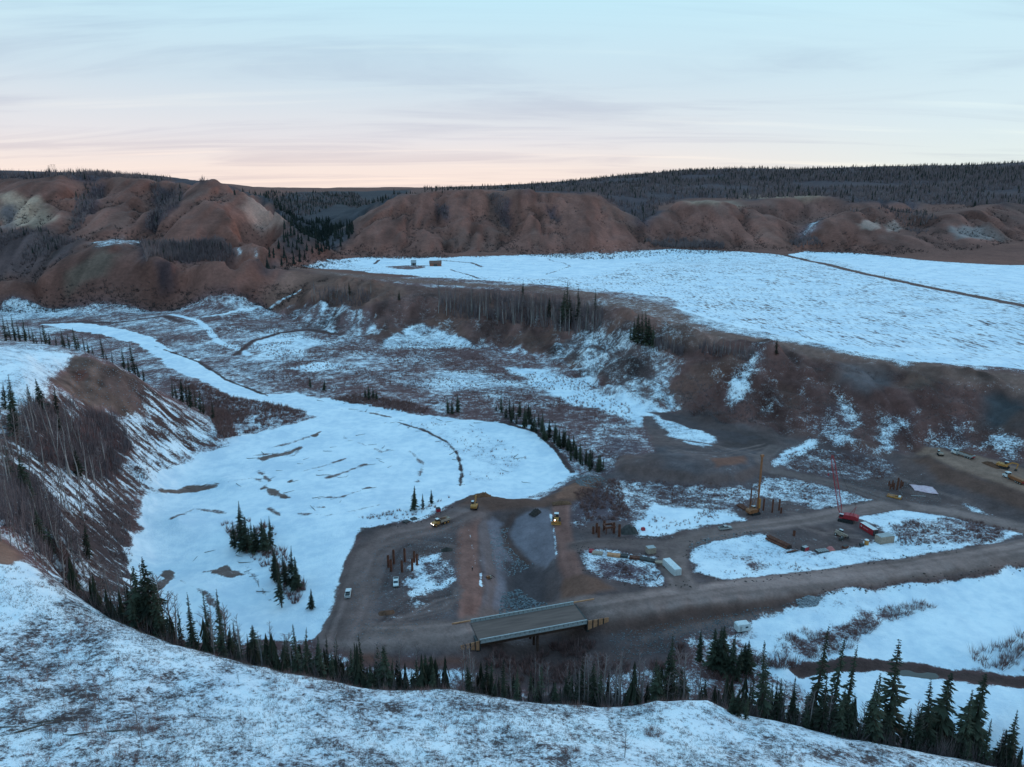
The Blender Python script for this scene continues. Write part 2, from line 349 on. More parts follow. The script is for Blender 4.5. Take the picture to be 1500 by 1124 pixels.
# ================================================================== relief: gullies and small bumps
def smooth(a, lo, hi):
    t = np.clip((a - lo) / (hi - lo), 0, 1)
    return t * t * (3 - 2 * t)
gY = np.gradient(Z, axis=0) / np.gradient(Y2, axis=0)
gX = np.gradient(Z, axis=1) / np.maximum(np.gradient(X2, axis=1), 1e-3)
SL = np.sqrt(gX ** 2 + (gY - gX * U2) ** 2)
def box(a, n):
    for ax in (0, 1):
        k = np.ones(n) / n
        a = np.apply_along_axis(lambda r: np.convolve(np.pad(r, n // 2, mode='edge'), k, 'valid')[:a.shape[ax]], ax, a)
    return a
SLs = box(SL, 9)
wx = X2 + 22 * fbm(X2, Y2, 130, 3, 5); wy = Y2 + 22 * fbm(X2, Y2, 130, 3, 9)
hillw = smooth(Y2, 950, 1150) * smooth(SLs, .10, .30) * np.where(U2 > -.33, smooth(Z_base, 48, 58), 1)
rid = np.abs(fbm(wx, wy * .30, 85, 4, 21)) * 2.4
rid2 = np.abs(fbm(wx, wy * .34, 34, 3, 31)) * 2.4
rid3 = 1 - np.abs(fbm(wx, wy * .5, 11, 2, 35)) * 2.2
hv_ = 24 * rid + 11 * rid2 + 1.2 * rid3 - 15
Z += hillw * np.where(hv_ > 0, hv_ * .35, hv_)
scw = smooth(Y2, 330, 380) * (1 - smooth(Y2, 930, 1000)) * smooth(SLs, .10, .26) * smooth(X2 / Y2, -.42, -.36)
rs = np.abs(fbm(wx, wy * .42, 34, 4, 41)) * 2.4
rs2 = np.abs(fbm(wx + wy * .3, wy * .5, 12, 3, 43)) * 2.4
Z += scw * (6.5 * rs + 2.4 * rs2 - 3.0)
spw = smooth(X2 / Y2, -.40, -.46) * 0
spur = (U2 < -.36) & (Y2 > 150) & (Y2 < 470)
sw = np.where(spur, smooth(SLs, .2, .4), 0)
a_ = X2 * .75 + Y2 * .66; b_ = X2 * .66 - Y2 * .75
Z += sw * (1.3 * (1 - np.abs(fbm(a_, b_ * .3, 14, 4, 51)) * 2.2) - .5)
farw = smooth(Y2, 1900, 2600)
Z += farw * 16 * fbm(X2, Y2, 420, 5, 61)
forew = 1 - smooth(Y2, 125, 165)
Z += forew * (.9 * fbm(X2, Y2, 14, 4, 71) + .22 * fbm(X2, Y2, 2.6, 3, 72))
fieldw = smooth(Z, 36, 40) * smooth(Y2, 430, 560) * (1 - smooth(Y2, 1150, 1400)) * (1 - smooth(SLs, .07, .14))
Z += fieldw * 1.3 * fbm(X2, Y2, 120, 3, 81)
floorw = (1 - smooth(Z, 6, 12)) * (Y2 < 950)
Z += floorw * (.28 * fbm(X2, Y2, 22, 4, 91))
Z += smooth(Y2, 300, 500) * (1 - smooth(Y2, 800, 1000)) * floorw * .5 * fbm(X2, Y2, 40, 4, 95)

# wheel-scuffed relief of the work site
sitew = floorw * smooth(Y2, 185, 200) * (1 - smooth(Y2, 420, 450)) * smooth(U2, -.26, -.22)
Z += sitew * (.22 * fbm(X2, Y2, 6, 3, 97))
# ================================================================== looking things up on the ground
lY = np.log(Ys)
def height(x, y):
    u = x / y
    i = np.clip(np.searchsorted(us, u) - 1, 0, NU - 2)
    j = np.clip(np.searchsorted(lY, math.log(y)) - 1, 0, NY - 2)
    a = (u - us[i]) / (us[i + 1] - us[i]); b = (y - Ys[j]) / (Ys[j + 1] - Ys[j])
    return float((Z[j, i] * (1 - a) + Z[j, i + 1] * a) * (1 - b) + (Z[j + 1, i] * (1 - a) + Z[j + 1, i + 1] * a) * b)
def heights(x, y):
    u = x / y
    i = np.clip(np.searchsorted(us, u) - 1, 0, NU - 2)
    j = np.clip(np.searchsorted(lY, np.log(y)) - 1, 0, NY - 2)
    a = (u - us[i]) / (us[i + 1] - us[i]); b = (y - Ys[j]) / (Ys[j + 1] - Ys[j])
    return (Z[j, i] * (1 - a) + Z[j, i + 1] * a) * (1 - b) + (Z[j + 1, i] * (1 - a) + Z[j + 1, i + 1] * a) * b
def ground(px, py, ymin=0):
    """the first point of the terrain that the pixel's ray meets (beyond ymin)"""
    u, w = ray(px, py)
    i = min(max(np.searchsorted(us, u) - 1, 0), NU - 2)
    a = (u - us[i]) / (us[i + 1] - us[i])
    c = Z[:, i] * (1 - a) + Z[:, i + 1] * a
    over = (c - (CAM_Z + w * Ys) >= 0) & (Ys >= ymin)
    k = int(np.argmax(over)) if over.any() else NY - 2
    if k == 0:
        k = 1
    d0 = c[k - 1] - (CAM_Z + w * Ys[k - 1]); d1 = c[k] - (CAM_Z + w * Ys[k])
    t = 0 if d1 == d0 else min(max(-d0 / (d1 - d0), 0), 1)
    y = Ys[k - 1] * (1 - t) + Ys[k] * t
    return (u * y, y, float(c[k - 1] * (1 - t) + c[k] * t))
def world_poly(pts, step=40):
    out = []
    for i in range(len(pts)):
        p, q = pts[i], pts[(i + 1) % len(pts)]
        n = max(1, int(math.hypot(q[0] - p[0], q[1] - p[1]) / step))
        for k in range(n):
            t = k / n
            out.append(ground(p[0] * (1 - t) + q[0] * t, p[1] * (1 - t) + q[1] * t)[:2])
    return np.array(out)

NV = NU * NY
VX, VY = X2.ravel(), Y2.ravel()
gcol = np.zeros((NV, 3)); snow = np.zeros(NV); streak = np.zeros(NV); cls = np.zeros(NV, int); bare = np.zeros(NV)
def seg_dist(poly, x, y, closed=True):
    n = len(poly)
    d2 = np.full(x.shape, 1e18); ins = np.zeros(x.shape, bool)
    for i in range(n if closed else n - 1):
        (ax, ay), (bx, by) = poly[i], poly[(i + 1) % n]
        ex, ey = bx - ax, by - ay
        L = ex * ex + ey * ey + 1e-9
        t = np.clip(((x - ax) * ex + (y - ay) * ey) / L, 0, 1)
        d2 = np.minimum(d2, (x - ax - t * ex) ** 2 + (y - ay - t * ey) ** 2)
        if closed:
            c = (ay > y) != (by > y)
            ins ^= c & (x < ex * (y - ay) / (ey if abs(ey) > 1e-9 else 1e-9) + ax)
    d = np.sqrt(d2)
    return np.where(ins, -d, d) if closed else d
def mask(poly, feather, wob=0, wscale=8, closed=True, half=0):
    m = feather + half + abs(wob) + 1
    sel = np.where((VX > poly[:, 0].min() - m) & (VX < poly[:, 0].max() + m) & (VY > poly[:, 1].min() - m) & (VY < poly[:, 1].max() + m))[0]
    x, y = VX[sel], VY[sel]
    d = seg_dist(poly, x, y, closed) - half
    if wob:
        d = d + wob * fbm(x, y, wscale, 3, 7)
    return sel, 1 - smooth(d, -feather, feather)
def put(sel, w, color=None, sn=None, st=None, c=None):
    if color is not None:
        gcol[sel] = gcol[sel] * (1 - w[:, None]) + np.array(color)[None] * w[:, None]
    if sn is not None:
        snow[sel] = snow[sel] * (1 - w) + sn * w
    if st is not None:
        streak[sel] = streak[sel] * (1 - w) + st * w
    if c is not None:
        cls[sel[w > .5]] = c
def area(pts, color=None, sn=None, feather=2., wob=0, wscale=8, st=None, c=None):
    put(*mask(world_poly(pts), feather, wob, wscale), color, sn, st, c)
def strip(pts, width, color=None, sn=None, feather=1., wob=0, wscale=6, st=None, c=None):
    poly = world_poly(pts + pts[-1:], 25)
    poly = poly[:-1] if len(poly) > 2 else poly
    # an open polyline: drop the closing run
    out = []
    for i in range(len(pts) - 1):
        p, q = pts[i], pts[i + 1]
        n = max(1, int(math.hypot(q[0] - p[0], q[1] - p[1]) / 25))
        for k in range(n):
            t = k / n
            out.append(ground(p[0] * (1 - t) + q[0] * t, p[1] * (1 - t) + q[1] * t)[:2])
    out.append(ground(*pts[-1])[:2])
    put(*mask(np.array(out), feather, wob, wscale, False, width / 2), color, sn, st, c)

def lanes(pts, width, color, amp=.22, lane=1.7, feather=1.2, wob=.5):
    out = []
    for i in range(len(pts) - 1):
        p, q = pts[i], pts[i + 1]
        n = max(1, int(math.hypot(q[0] - p[0], q[1] - p[1]) / 25))
        out += [ground(p[0] + (q[0] - p[0]) * k / n, p[1] + (q[1] - p[1]) * k / n)[:2] for k in range(n)]
    out.append(ground(*pts[-1])[:2]); poly = np.array(out)
    sel, w = mask(poly, feather, wob, 5, False, width / 2)
    x, y = VX[sel], VY[sel]
    best = np.full(len(sel), 1e18); lat = np.zeros(len(sel)); along = np.zeros(len(sel)); acc = 0
    for i in range(len(poly) - 1):
        (ax, ay), (bx, by) = poly[i], poly[i + 1]; ex, ey = bx - ax, by - ay; L_ = math.hypot(ex, ey) + 1e-6
        t = np.clip(((x - ax) * ex + (y - ay) * ey) / L_ ** 2, 0, 1); dx, dy = x - ax - t * ex, y - ay - t * ey; d2 = dx * dx + dy * dy
        m = d2 < best; best[m] = d2[m]; lat[m] = ((ex * dy - ey * dx) / L_)[m]; along[m] = acc + (t * L_)[m]; acc += L_
    tone = 1 + amp * (2 * vnoise(lat / lane + 3, along / 45, 9) - 1) + .10 * (2 * vnoise(lat / (lane * 3), along / 25, 12) - 1)
    col = np.array(color)[None] * tone[:, None]
    gcol[sel] = gcol[sel] * (1 - w[:, None]) + col * w[:, None]; snow[sel] = snow[sel] * (1 - w) + (-.1) * w; streak[sel] *= 1 - w
    cls[sel[w > .5]] = 2
# colours of the ground itself
GRASS = (.148, .078, .055); REDSOIL = (.155, .082, .056); GRAVEL = (.094, .082, .077); BRUSH = (.125, .075, .066); SCARP = (.108, .064, .050)
FOREST = (.060, .050, .052); TAN = (.27, .20, .135); RIPRAP = (.165, .17, .18); MUD = (.085, .062, .050); DARKSOIL = (.07, .056, .050)
zf = Z.ravel()
SLv = box(SL, 5).ravel()
var = fbm(VX, VY, 60, 4, 101); var2 = fbm(VX, VY, 300, 3, 111)
# default: brushy valley floor
gcol[:] = BRUSH; snow[:] = .47 + .22 * fbm(VX, VY, 45, 4, 131) + .10 * fbm(VX, VY, 13, 3, 133)
# hills by default beyond the terrace
UX = VX / VY
hill = smooth(VY, 930, 960)
gcol[:] = gcol * (1 - hill[:, None]) + np.array(GRASS)[None] * hill[:, None]
snow[:] = snow * (1 - hill) + (-.35) * hill
cls[VY > 945] = 4
# scarp of the terrace
scarp_poly = [(q[0], q[1] + 1) for q in foot] + [(q[0], q[1]) for q in reversed(rim)]
area(scarp_poly, SCARP, .22, 5, 6, 20, c=6)
area([(1010, 495), (1080, 500), (1220, 526), (1380, 550), (1500, 572), (1500, 660), (1280, 655), (1150, 625), (1000, 600), (985, 540)], (.098, .056, .044), .20, 6, 10, 25)
area([(870, 470), (930, 480), (985, 520), (975, 560), (1000, 600), (940, 590), (870, 545), (800, 515), (840, 490)], (.085, .066, .058), .44, 8, 9, 20)
area([(560, 498), (600, 478), (620, 472), (640, 482), (690, 500), (700, 510), (560, 510)], (.09, .066, .060), .62, 5, 4, 12)
area([(430, 455), (480, 440), (540, 455), (560, 490), (520, 495), (440, 480)], (.10, .068, .060), .42, 6, 6, 20)
area([(385, 440), (430, 396), (560, 412), (600, 430), (540, 450), (470, 440), (400, 450)], (.135, .080, .056), .0, 8, 6, 30)
# snow fans at the foot of the right scarp
for fan in ([(1190, 625), (1225, 590), (1260, 610), (1250, 650), (1210, 652)], [(1275, 640), (1300, 610), (1335, 610), (1330, 640), (1300, 660)], [(1360, 640), (1400, 615), (1430, 625), (1420, 655), (1370, 660)], [(1440, 650), (1470, 620), (1500, 625), (1500, 690), (1470, 672)], [(1060, 575), (1085, 540), (1110, 500), (1125, 502), (1100, 560), (1075, 600)]):
    area(fan, (.08, .055, .05), .52, 7, 7, 10)
area([(1230, 530), (1300, 535), (1315, 560), (1270, 580), (1225, 560)], (.10, .088, .080), .0, 5, 4, 12)
area([(1325, 545), (1370, 548), (1372, 572), (1330, 575)], (.12, .085, .062), .0, 4, 3, 12)
area([(1440, 580), (1500, 575), (1500, 640), (1440, 620)], (.055, .062, .060), .0, 5, 4, 12)
# rim of dry grass
strip([(1000, 484), (1080, 494), (1150, 502), (1220, 515), (1300, 528), (1380, 538), (1450, 550), (1560, 572)], 26, (.17, .115, .085), .22, 8, 4, 20)
strip([(880, 440), (940, 448), (990, 466), (1010, 486)], 40, (.15, .10, .075), .40, 12, 6, 25)
strip([(430, 391), (500, 402), (620, 413), (760, 421), (880, 433)], 22, (.15, .10, .075), .30, 8, 5, 25)
# the big snowy field
field = [(440, 389), (480, 379), (560, 375), (700, 375), (800, 372), (900, 367), (990, 364), (1080, 368), (1150, 374), (1180, 367), (1260, 371), (1350, 381), (1450, 388), (1560, 389), (1560, 545), (1440, 535), (1330, 529), (1250, 515), (1150, 493), (1060, 473), (1000, 452), (985, 436), (900, 428), (760, 414), (640, 407), (540, 400)]
area(field, (.11, .09, .082), .735, 5, 6, 30, st=1., c=3)
area([(480, 380), (700, 377), (900, 370), (990, 368), (900, 400), (800, 408), (600, 402)], None, .95, 20, 10, 40)
area([(1180, 369), (1350, 383), (1560, 392), (1560, 440), (1300, 402)], None, .90, 20, 10, 40)
area([(1000, 452), (1060, 472), (1150, 492), (1250, 514), (1330, 528), (1330, 536), (1250, 522), (1150, 500), (1060, 486), (1010, 470)], (.13, .10, .085), .62, 6, 5, 20, c=3)
area([(1000, 424), (1030, 418), (1080, 424), (1060, 438), (1010, 440)], None, .72, 25, 20, 40)
area([(1280, 515), (1400, 515), (1500, 505), (1500, 530), (1420, 533), (1330, 525)], None, .80, 18, 14, 40)
# hedgerow and track across it
strip([(1150, 374), (1200, 385), (1270, 402), (1360, 421), (1500, 448), (1580, 464)], 12, (.10, .072, .060), -.2, 2.5, 1.5, 20, c=2)
strip([(990, 450), (1060, 472), (1150, 491), (1250, 513), (1330, 527), (1440, 534), (1560, 546)], 3, (.1, .09, .085), 1.3, 2)
# farm yard
area([(565, 391), (600, 389), (625, 389), (622, 393), (600, 395), (582, 394)], (.13, .09, .08), .35, 8, 8, 20)
strip([(555, 381), (548, 387)], 4, (.08, .06, .055), -.2, 2); strip([(640, 381), (690, 385), (705, 391)], 5, (.10, .075, .07), .1, 2)
strip([(660, 395), (700, 408)], 4, (.09, .07, .065), .3, 2); strip([(800, 376), (835, 390), (800, 402)], 4, (.09, .07, .065), .5, 2)
# back edge of the field: brown strip, snow scraps on the lower bluffs
strip([(500, 372), (600, 376), (700, 373), (800, 369), (900, 364), (980, 361)], 30, GRASS, .25, 14, 12, 30)
# plateau forests, bluffs
area([(730, 279), (860, 283), (900, 300), (930, 330), (960, 318), (960, 302), (1010, 291), (1080, 290), (1110, 297), (1120, 290), (1220, 287), (1240, 300), (1300, 297), (1400, 300), (1520, 300), (1560, 225), (1100, 235), (730, 268)], FOREST, -.3, 40, 60, 150)
area([(-60, 246), (150, 246), (300, 262), (345, 276), (250, 262), (100, 261), (-60, 261)], FOREST, -.3, 15)
area([(345, 276), (420, 283), (600, 278), (590, 286), (540, 310), (510, 350), (460, 375), (420, 385), (385, 400), (395, 370), (420, 335), (400, 305)], (.045, .045, .046), -.3, 20, 20, 60)
area([(1085, 286), (1205, 284), (1200, 289), (1090, 291)], (.25, .19, .12), -.3, 30, 15, 60)
area([(1000, 294), (1070, 294), (1090, 302), (1010, 298)], (.22, .165, .11), -.3, 20, 15, 60)
area([(1165, 350), (1180, 332), (1205, 320), (1200, 335), (1180, 350)], (.12, .10, .10), .55, 18, 20, 40)
area([(1258, 328), (1285, 322), (1290, 336), (1260, 336)], (.32, .25, .19), -.3, 6, 8, 20); area([(1294, 330), (1310, 324), (1330, 336), (1300, 340)], (.32, .25, .19), -.3, 6, 8, 20)
area([(1390, 335), (1440, 330), (1475, 350), (1400, 352)], (.17, .155, .13), -.3, 10, 10, 30)
area([(0, 284), (30, 285), (60, 292), (80, 318), (60, 335), (25, 335), (0, 332)], (.31, .245, .165), -.3, 14, 14, 30)
area([(0, 300), (25, 300), (22, 335), (0, 335)], (.12, .11, .10), -.3, 14, 14, 30)
area([(365, 290), (395, 308), (415, 330), (395, 340), (370, 330), (355, 305)], (.27, .19, .14), -.3, 12, 18, 26)
area([(100, 400), (150, 365), (175, 372), (150, 400), (100, 430)], (.17, .13, .09), -.2, 10, 10, 26)
area([(130, 355), (180, 346), (215, 354), (180, 362), (140, 363)], (.16, .12, .10), .52, 8, 8, 20)
area([(330, 364), (375, 366), (378, 374), (345, 374)], (.16, .12, .10), .65, 5, 5, 15)
area([(200, 357), (330, 355), (345, 378), (210, 384)], (.085, .068, .066), .05, 10)
area([(-40, 340), (70, 335), (120, 350), (100, 375), (60, 400), (-40, 412)], (.085, .064, .058), .0, 20, 18, 50)
for gl in ([(130, 270), (150, 270), (140, 300), (120, 335), (100, 340), (112, 310)], [(222, 275), (268, 276), (262, 300), (240, 325), (215, 335), (230, 300)], [(715, 285), (745, 290), (748, 330), (735, 335)], [(640, 300), (658, 305), (656, 322), (642, 318)], [(800, 300), (812, 305), (818, 325), (806, 320)], [(228, 385), (248, 385), (244, 420), (236, 430)]):
    area(gl, (.062, .046, .046), -.3, 10, 10, 26)
area([(0, 440), (110, 450), (125, 462), (0, 470)], (.10, .07, .065), .60, 6, 5, 20)
# valley floor details
strip([(300, 464), (330, 460), (400, 448), (440, 425)], 5, (.17, .12, .09), .75, 3)
strip([(250, 461), (290, 470), (305, 482), (318, 500), (350, 512), (365, 520)], 5, (.15, .11, .1), 1.1, 2.5, 1)
area([(362, 505), (400, 490), (440, 490), (470, 500), (440, 520), (380, 522)], None, .72, 8, 8, 20)
area([(430, 540), (470, 530), (500, 535), (460, 545)], None, .95, 8, 8, 20)
strip([(345, 520), (370, 500), (410, 488), (450, 483), (500, 490)], 5, (.06, .042, .036), .1, 4)
area([(735, 536), (800, 540), (850, 560), (930, 590), (1000, 618), (1048, 640), (1020, 652), (960, 632), (900, 607), (840, 590), (780, 562)], BRUSH, .86, 8, 12, 22)
area([(640, 545), (720, 550), (700, 575), (620, 565)], None, .66, 15, 12, 30)
area([(480, 600), (560, 585), (620, 592), (640, 608), (560, 598)], None, .30, 4, 5, 15)
area([(730, 600), (900, 690), (880, 700), (820, 650), (740, 618)], (.07, .055, .055), .35, 6, 5, 15)
area([(890, 640), (950, 650), (930, 690), (900, 700), (880, 680)], (.10, .075, .075), .38, 8)
# spur on the left
area([(-80, 500), (0, 508), (70, 515), (110, 523), (85, 548), (70, 575), (40, 605), (20, 640), (-80, 640)], (.13, .10, .09), .72, 3, 3, 8, c=5)
area([(110, 522), (150, 531), (200, 553), (240, 590), (190, 610), (150, 600), (100, 575), (75, 565), (85, 548)], (.112, .082, .062), .10, 3, 3, 8)
area([(150, 535), (200, 556), (235, 588), (200, 600), (150, 570)], (.085, .062, .05), .2, 3, 3, 6)
area([(108, 545), (125, 540), (130, 552), (112, 558)], (.10, .052, .038), .0, 1.5, 1, 3)
area([(200, 556), (250, 590), (305, 620), (312, 652), (240, 695), (207, 740), (190, 790), (193, 850), (215, 895), (130, 885), (95, 868), (40, 800), (0, 740), (-40, 640), (40, 600), (70, 575), (150, 600), (190, 610)], (.070, .048, .040), .42, 5, 5, 12, st=-1, c=5)
area([(180, 600), (230, 600), (290, 625), (308, 640), (250, 680), (225, 690), (190, 650)], None, .58, 5, 6, 12)
area([(70, 690), (130, 690), (160, 730), (140, 760), (90, 740), (60, 720)], None, .58, 5, 6, 12)
area([(60, 590), (150, 605), (185, 650), (170, 700), (100, 690), (50, 660)], (.075, .042, .036), .18, 5, 6, 12)
area([(150, 740), (200, 745), (190, 800), (195, 850), (150, 830), (120, 780)], (.055, .042, .038), .28, 4, 4, 12)
# frozen river
river = [(60, 475), (110, 473), (160, 479), (215, 492), (235, 505), (250, 515), (290, 528), (310, 545), (345, 560), (390, 578), (430, 577), (500, 588), (560, 597), (610, 608), (680, 615), (735, 618), (780, 628), (810, 655), (835, 680), (838, 695), (800, 716), (770, 729), (730, 731), (690, 727), (655, 742), (600, 764), (560, 768), (530, 783), (510, 825), (498, 870), (485, 905), (455, 935), (380, 940), (300, 940), (240, 925), (215, 898), (197, 860), (190, 800), (205, 745), (240, 695), (285, 670), (315, 657), (370, 637), (430, 622), (467, 610), (440, 602), (400, 590), (340, 580), (300, 560), (260, 545), (235, 525), (200, 502), (150, 490), (100, 482)]
area(river, (.11, .085, .07), 1.22, 2.0, 5.0, 9, st=0, c=1)
area([(590, 620), (640, 616), (700, 624), (745, 645), (775, 665), (760, 690), (720, 708), (678, 712), (672, 680), (650, 650)], (.12, .085, .08), .80, 5, 5, 12)
area([(300, 662), (345, 650), (330, 645)], None, .6, 2)
for s_ in ([(228, 722), (270, 713), (310, 708), (325, 712)], [(385, 712), (400, 722), (425, 732)], [(370, 672), (410, 668), (430, 662)], [(245, 838), (240, 855), (230, 865)], [(300, 838), (330, 832), (355, 842)]):
    strip(s_, 2.6, (.10, .075, .058), .30, 1.5, 1.2, 5)
strip([(240, 512), (290, 530), (330, 556), (392, 580)], 3.0, (.06, .045, .04), .2, 1.5, 1, 8)
strip([(580, 618), (620, 630), (655, 648), (670, 665), (676, 690), (674, 712)], 2.2, (.06, .045, .04), .2, 1.2, .8, 5)
strip([(735, 619), (785, 632), (815, 660), (838, 692)], 3.0, (.06, .045, .04), .2, 1.5, .8, 5)
strip([(110, 472), (170, 473), (240, 463), (265, 472)], 6, (.06, .045, .04), .2, 3, 2, 20)
area([(225, 700), (300, 690), (420, 640), (520, 630), (620, 650), (640, 700), (520, 740), (380, 760), (260, 740)], None, 1.0, 25, 10, 20)
for gp in ([(232, 722), (275, 712), (322, 707), (318, 714), (270, 722)], [(388, 712), (410, 718), (428, 730), (415, 732), (392, 722)], [(370, 672), (425, 660), (440, 655), (430, 664), (385, 676)], [(300, 838), (330, 830), (355, 840), (340, 848)], [(238, 838), (252, 832), (256, 848), (232, 866)], [(455, 638), (470, 632), (462, 640)], [(455, 742), (480, 740), (478, 745)]):
    area(gp, (.145, .115, .092), .25, 1.6, 2.0, 5)
for k, s_ in enumerate(([(300, 712), (340, 706), (372, 700), (385, 708)], [(378, 690), (395, 705), (384, 716)], [(370, 668), (400, 664), (430, 668), (440, 655)], [(425, 705), (445, 690), (470, 684), (505, 672)], [(400, 655), (430, 648), (450, 640)], [(480, 700), (510, 690), (535, 680)], [(505, 642), (530, 650), (560, 662), (575, 658)], [(540, 715), (500, 728), (470, 730)], [(555, 740), (520, 748), (480, 755), (440, 752)], [(265, 850), (300, 870), (330, 905)], [(600, 660), (620, 680), (612, 705)], [(395, 745), (410, 755)], [(345, 820), (362, 832), (380, 858), (395, 880)], [(500, 600), (540, 604), (575, 612)], [(250, 760), (285, 745), (330, 752)])):
    strip(s_, 1.3 + .7 * (k % 3), (.13, .105, .09), .30 if k % 2 else .45, 1.8, 2.2, 6)
area([(350, 740), (390, 760), (400, 800), (445, 850), (465, 885), (440, 895), (400, 850), (350, 790)], (.10, .075, .07), .85, 4, 4, 8)
# work site: gravel, snow islands on it
site = [(530, 774), (575, 769), (625, 764), (660, 742), (690, 726), (740, 731), (790, 733), (835, 706), (880, 698), (900, 690), (905, 672), (960, 662), (940, 610), (1000, 604), (1080, 622), (1150, 634), (1205, 648), (1250, 662), (1330, 664), (1370, 659), (1560, 690), (1560, 815), (1500, 826), (1350, 848), (1210, 868), (1120, 905), (1060, 930), (1000, 935), (940, 960), (900, 975), (840, 985), (800, 1010), (740, 1000), (690, 975), (640, 972), (560, 970), (500, 953), (468, 936), (478, 915), (498, 895), (500, 860), (511, 815)]
area(site, GRAVEL, .17, 2.6, 2.4, 6, c=7)
sel = np.where(cls == 7)[0]
gcol[sel] *= (1 + .38 * fbm(VX[sel], VY[sel], 11, 4, 401))[:, None] * np.stack([1 + .16 * fbm(VX[sel], VY[sel], 17, 3, 405), np.ones(len(sel)), 1 - .10 * fbm(VX[sel], VY[sel], 17, 3, 405)], 1)
snow[sel] += .16 * fbm(VX[sel], VY[sel], 14, 4, 411)
def snowy(pts, sn=1.05, color=(.10, .072, .066), fe=3.2, wob=3.2, ws=5):
    sn -= .21
    area(pts, color, sn, fe, wob, ws, c=0)
snowy([(905, 702), (960, 704), (1050, 714), (1090, 712), (1100, 735), (1078, 750), (1092, 762), (1000, 778), (950, 788), (925, 790), (930, 770), (900, 762), (870, 765), (840, 772), (832, 760), (840, 735), (880, 712)], .70)
area([(835, 720), (880, 708), (905, 730), (925, 760), (900, 760), (860, 765), (838, 758)], (.095, .078, .080), .30, 4, 3, 8)
area([(960, 740), (1080, 752), (1090, 762), (940, 786), (930, 775)], None, .95, 3, 3, 6)
snowy([(848, 800), (870, 803), (900, 806), (960, 815), (1000, 842), (1012, 858), (985, 861), (930, 858), (880, 848), (856, 836)], .82)
area([(865, 822), (920, 818), (955, 838), (940, 850), (880, 846)], (.10, .075, .078), .42, 3, 3, 6)
snowy([(1004, 806), (1020, 794), (1075, 782), (1115, 778), (1140, 795), (1180, 808), (1225, 806), (1300, 790), (1285, 772), (1255, 756), (1330, 741), (1400, 748), (1470, 764), (1496, 778), (1500, 783), (1400, 806), (1300, 820), (1200, 837), (1120, 851), (1060, 851), (1020, 838), (1006, 820)], 1.0)
area([(1300, 770), (1330, 762), (1400, 760), (1490, 776), (1450, 795), (1350, 795), (1310, 785)], (.12, .08, .072), .50, 4, 4, 8)
area([(1180, 820), (1300, 800), (1400, 800), (1300, 818), (1180, 838)], None, .78, 4, 4, 6)
area([(1085, 815), (1110, 812), (1120, 835), (1100, 840)], None, .45, 3, 3, 6)
snowy([(1118, 697), (1160, 700), (1230, 718), (1280, 733), (1240, 742), (1200, 747), (1165, 738), (1130, 728), (1100, 728), (1105, 708)], .78)
snowy([(1138, 672), (1150, 660), (1180, 655), (1240, 662), (1300, 675), (1318, 690), (1290, 700), (1250, 705), (1190, 696), (1150, 688)], .62)
snowy([(1128, 680), (1150, 660), (1185, 642), (1198, 646), (1170, 666), (1140, 684)], 1.0, wob=1)
snowy([(1040, 628), (1110, 640), (1090, 650), (1020, 640)], .8)
snowy([(950, 600), (1000, 610), (1060, 645), (1030, 655), (980, 640)], .9)
area([(905, 690), (915, 680), (960, 684), (1030, 694), (1075, 697), (1110, 682), (1125, 690), (1090, 708), (1040, 712), (960, 702)], (.105, .085, .075), -.2, 1.5, 1, 6)
area([(950, 604), (1010, 602), (1080, 622), (1110, 640), (1060, 640), (1000, 622)], (.075, .062, .056), -.1, 3, 3, 8)
area([(1040, 630), (1100, 633), (1135, 648), (1120, 660), (1060, 655)], (.065, .055, .050), -.1, 3, 3, 8)
area([(1040, 672), (1090, 668), (1095, 680), (1050, 684)], (.15, .085, .06), -.1, 2, 2, 6)
snowy([(1410, 737), (1440, 750), (1490, 770), (1480, 771), (1425, 752)], .9, wob=1)
snowy([(585, 858), (592, 848), (608, 844), (606, 828), (615, 814), (640, 812), (652, 830), (668, 838), (668, 850), (650, 862), (610, 870)], .95)
area([(625, 825), (660, 820), (668, 845), (640, 855), (625, 845)], (.10, .085, .085), .45, 2, 2, 5)
snowy([(600, 884), (612, 879), (622, 883), (610, 888)], .95, wob=.8)
# bench road, red soil below it
area([(1362, 668), (1372, 659), (1430, 667), (1560, 705), (1560, 742), (1500, 722), (1400, 688)], (.215, .155, .11), -.2, 1.5, 1, 8, c=2)
area([(1330, 672), (1362, 668), (1400, 687), (1500, 721), (1560, 741), (1560, 770), (1450, 730), (1380, 708)], (.105, .068, .050), -.2, 3, 2, 8)
# dirt by the channel
lanes([(694, 745), (686, 775), (684, 820), (690, 860), (690, 905)], 8.5, (.20, .120, .092), .2, 1.6, 1.5)
lanes([(822, 740), (822, 770), (832, 820), (848, 862)], 8, (.19, .112, .086), .22, 1.6, 1.5)
area([(848, 840), (880, 850), (900, 862), (850, 875), (820, 880), (825, 850)], (.15, .09, .062), -.2, 2, 1.5, 5)
area([(672, 742), (700, 724), (740, 730), (790, 734), (840, 708), (880, 700), (880, 715), (840, 738), (790, 745), (700, 750)], (.115, .072, .052), -.2, 2, 2, 8)
area([(820, 715), (845, 708), (870, 714), (840, 730), (815, 732)], (.20, .115, .075), -.2, 2, 2, 8)
area([(708, 765), (722, 758), (745, 770), (735, 800), (765, 840), (745, 850), (740, 900), (705, 905), (715, 860), (706, 820)], RIPRAP, .05, 1.5, 1, 5)
area([(700, 770), (712, 762), (722, 800), (728, 850), (722, 900), (704, 905), (714, 860), (704, 800)], (.15, .13, .12), -.1, 1, .6, 5)
area([(755, 760), (790, 745), (808, 750), (815, 815), (800, 832), (775, 820), (745, 785)], RIPRAP, .05, 1.5, 1, 5)
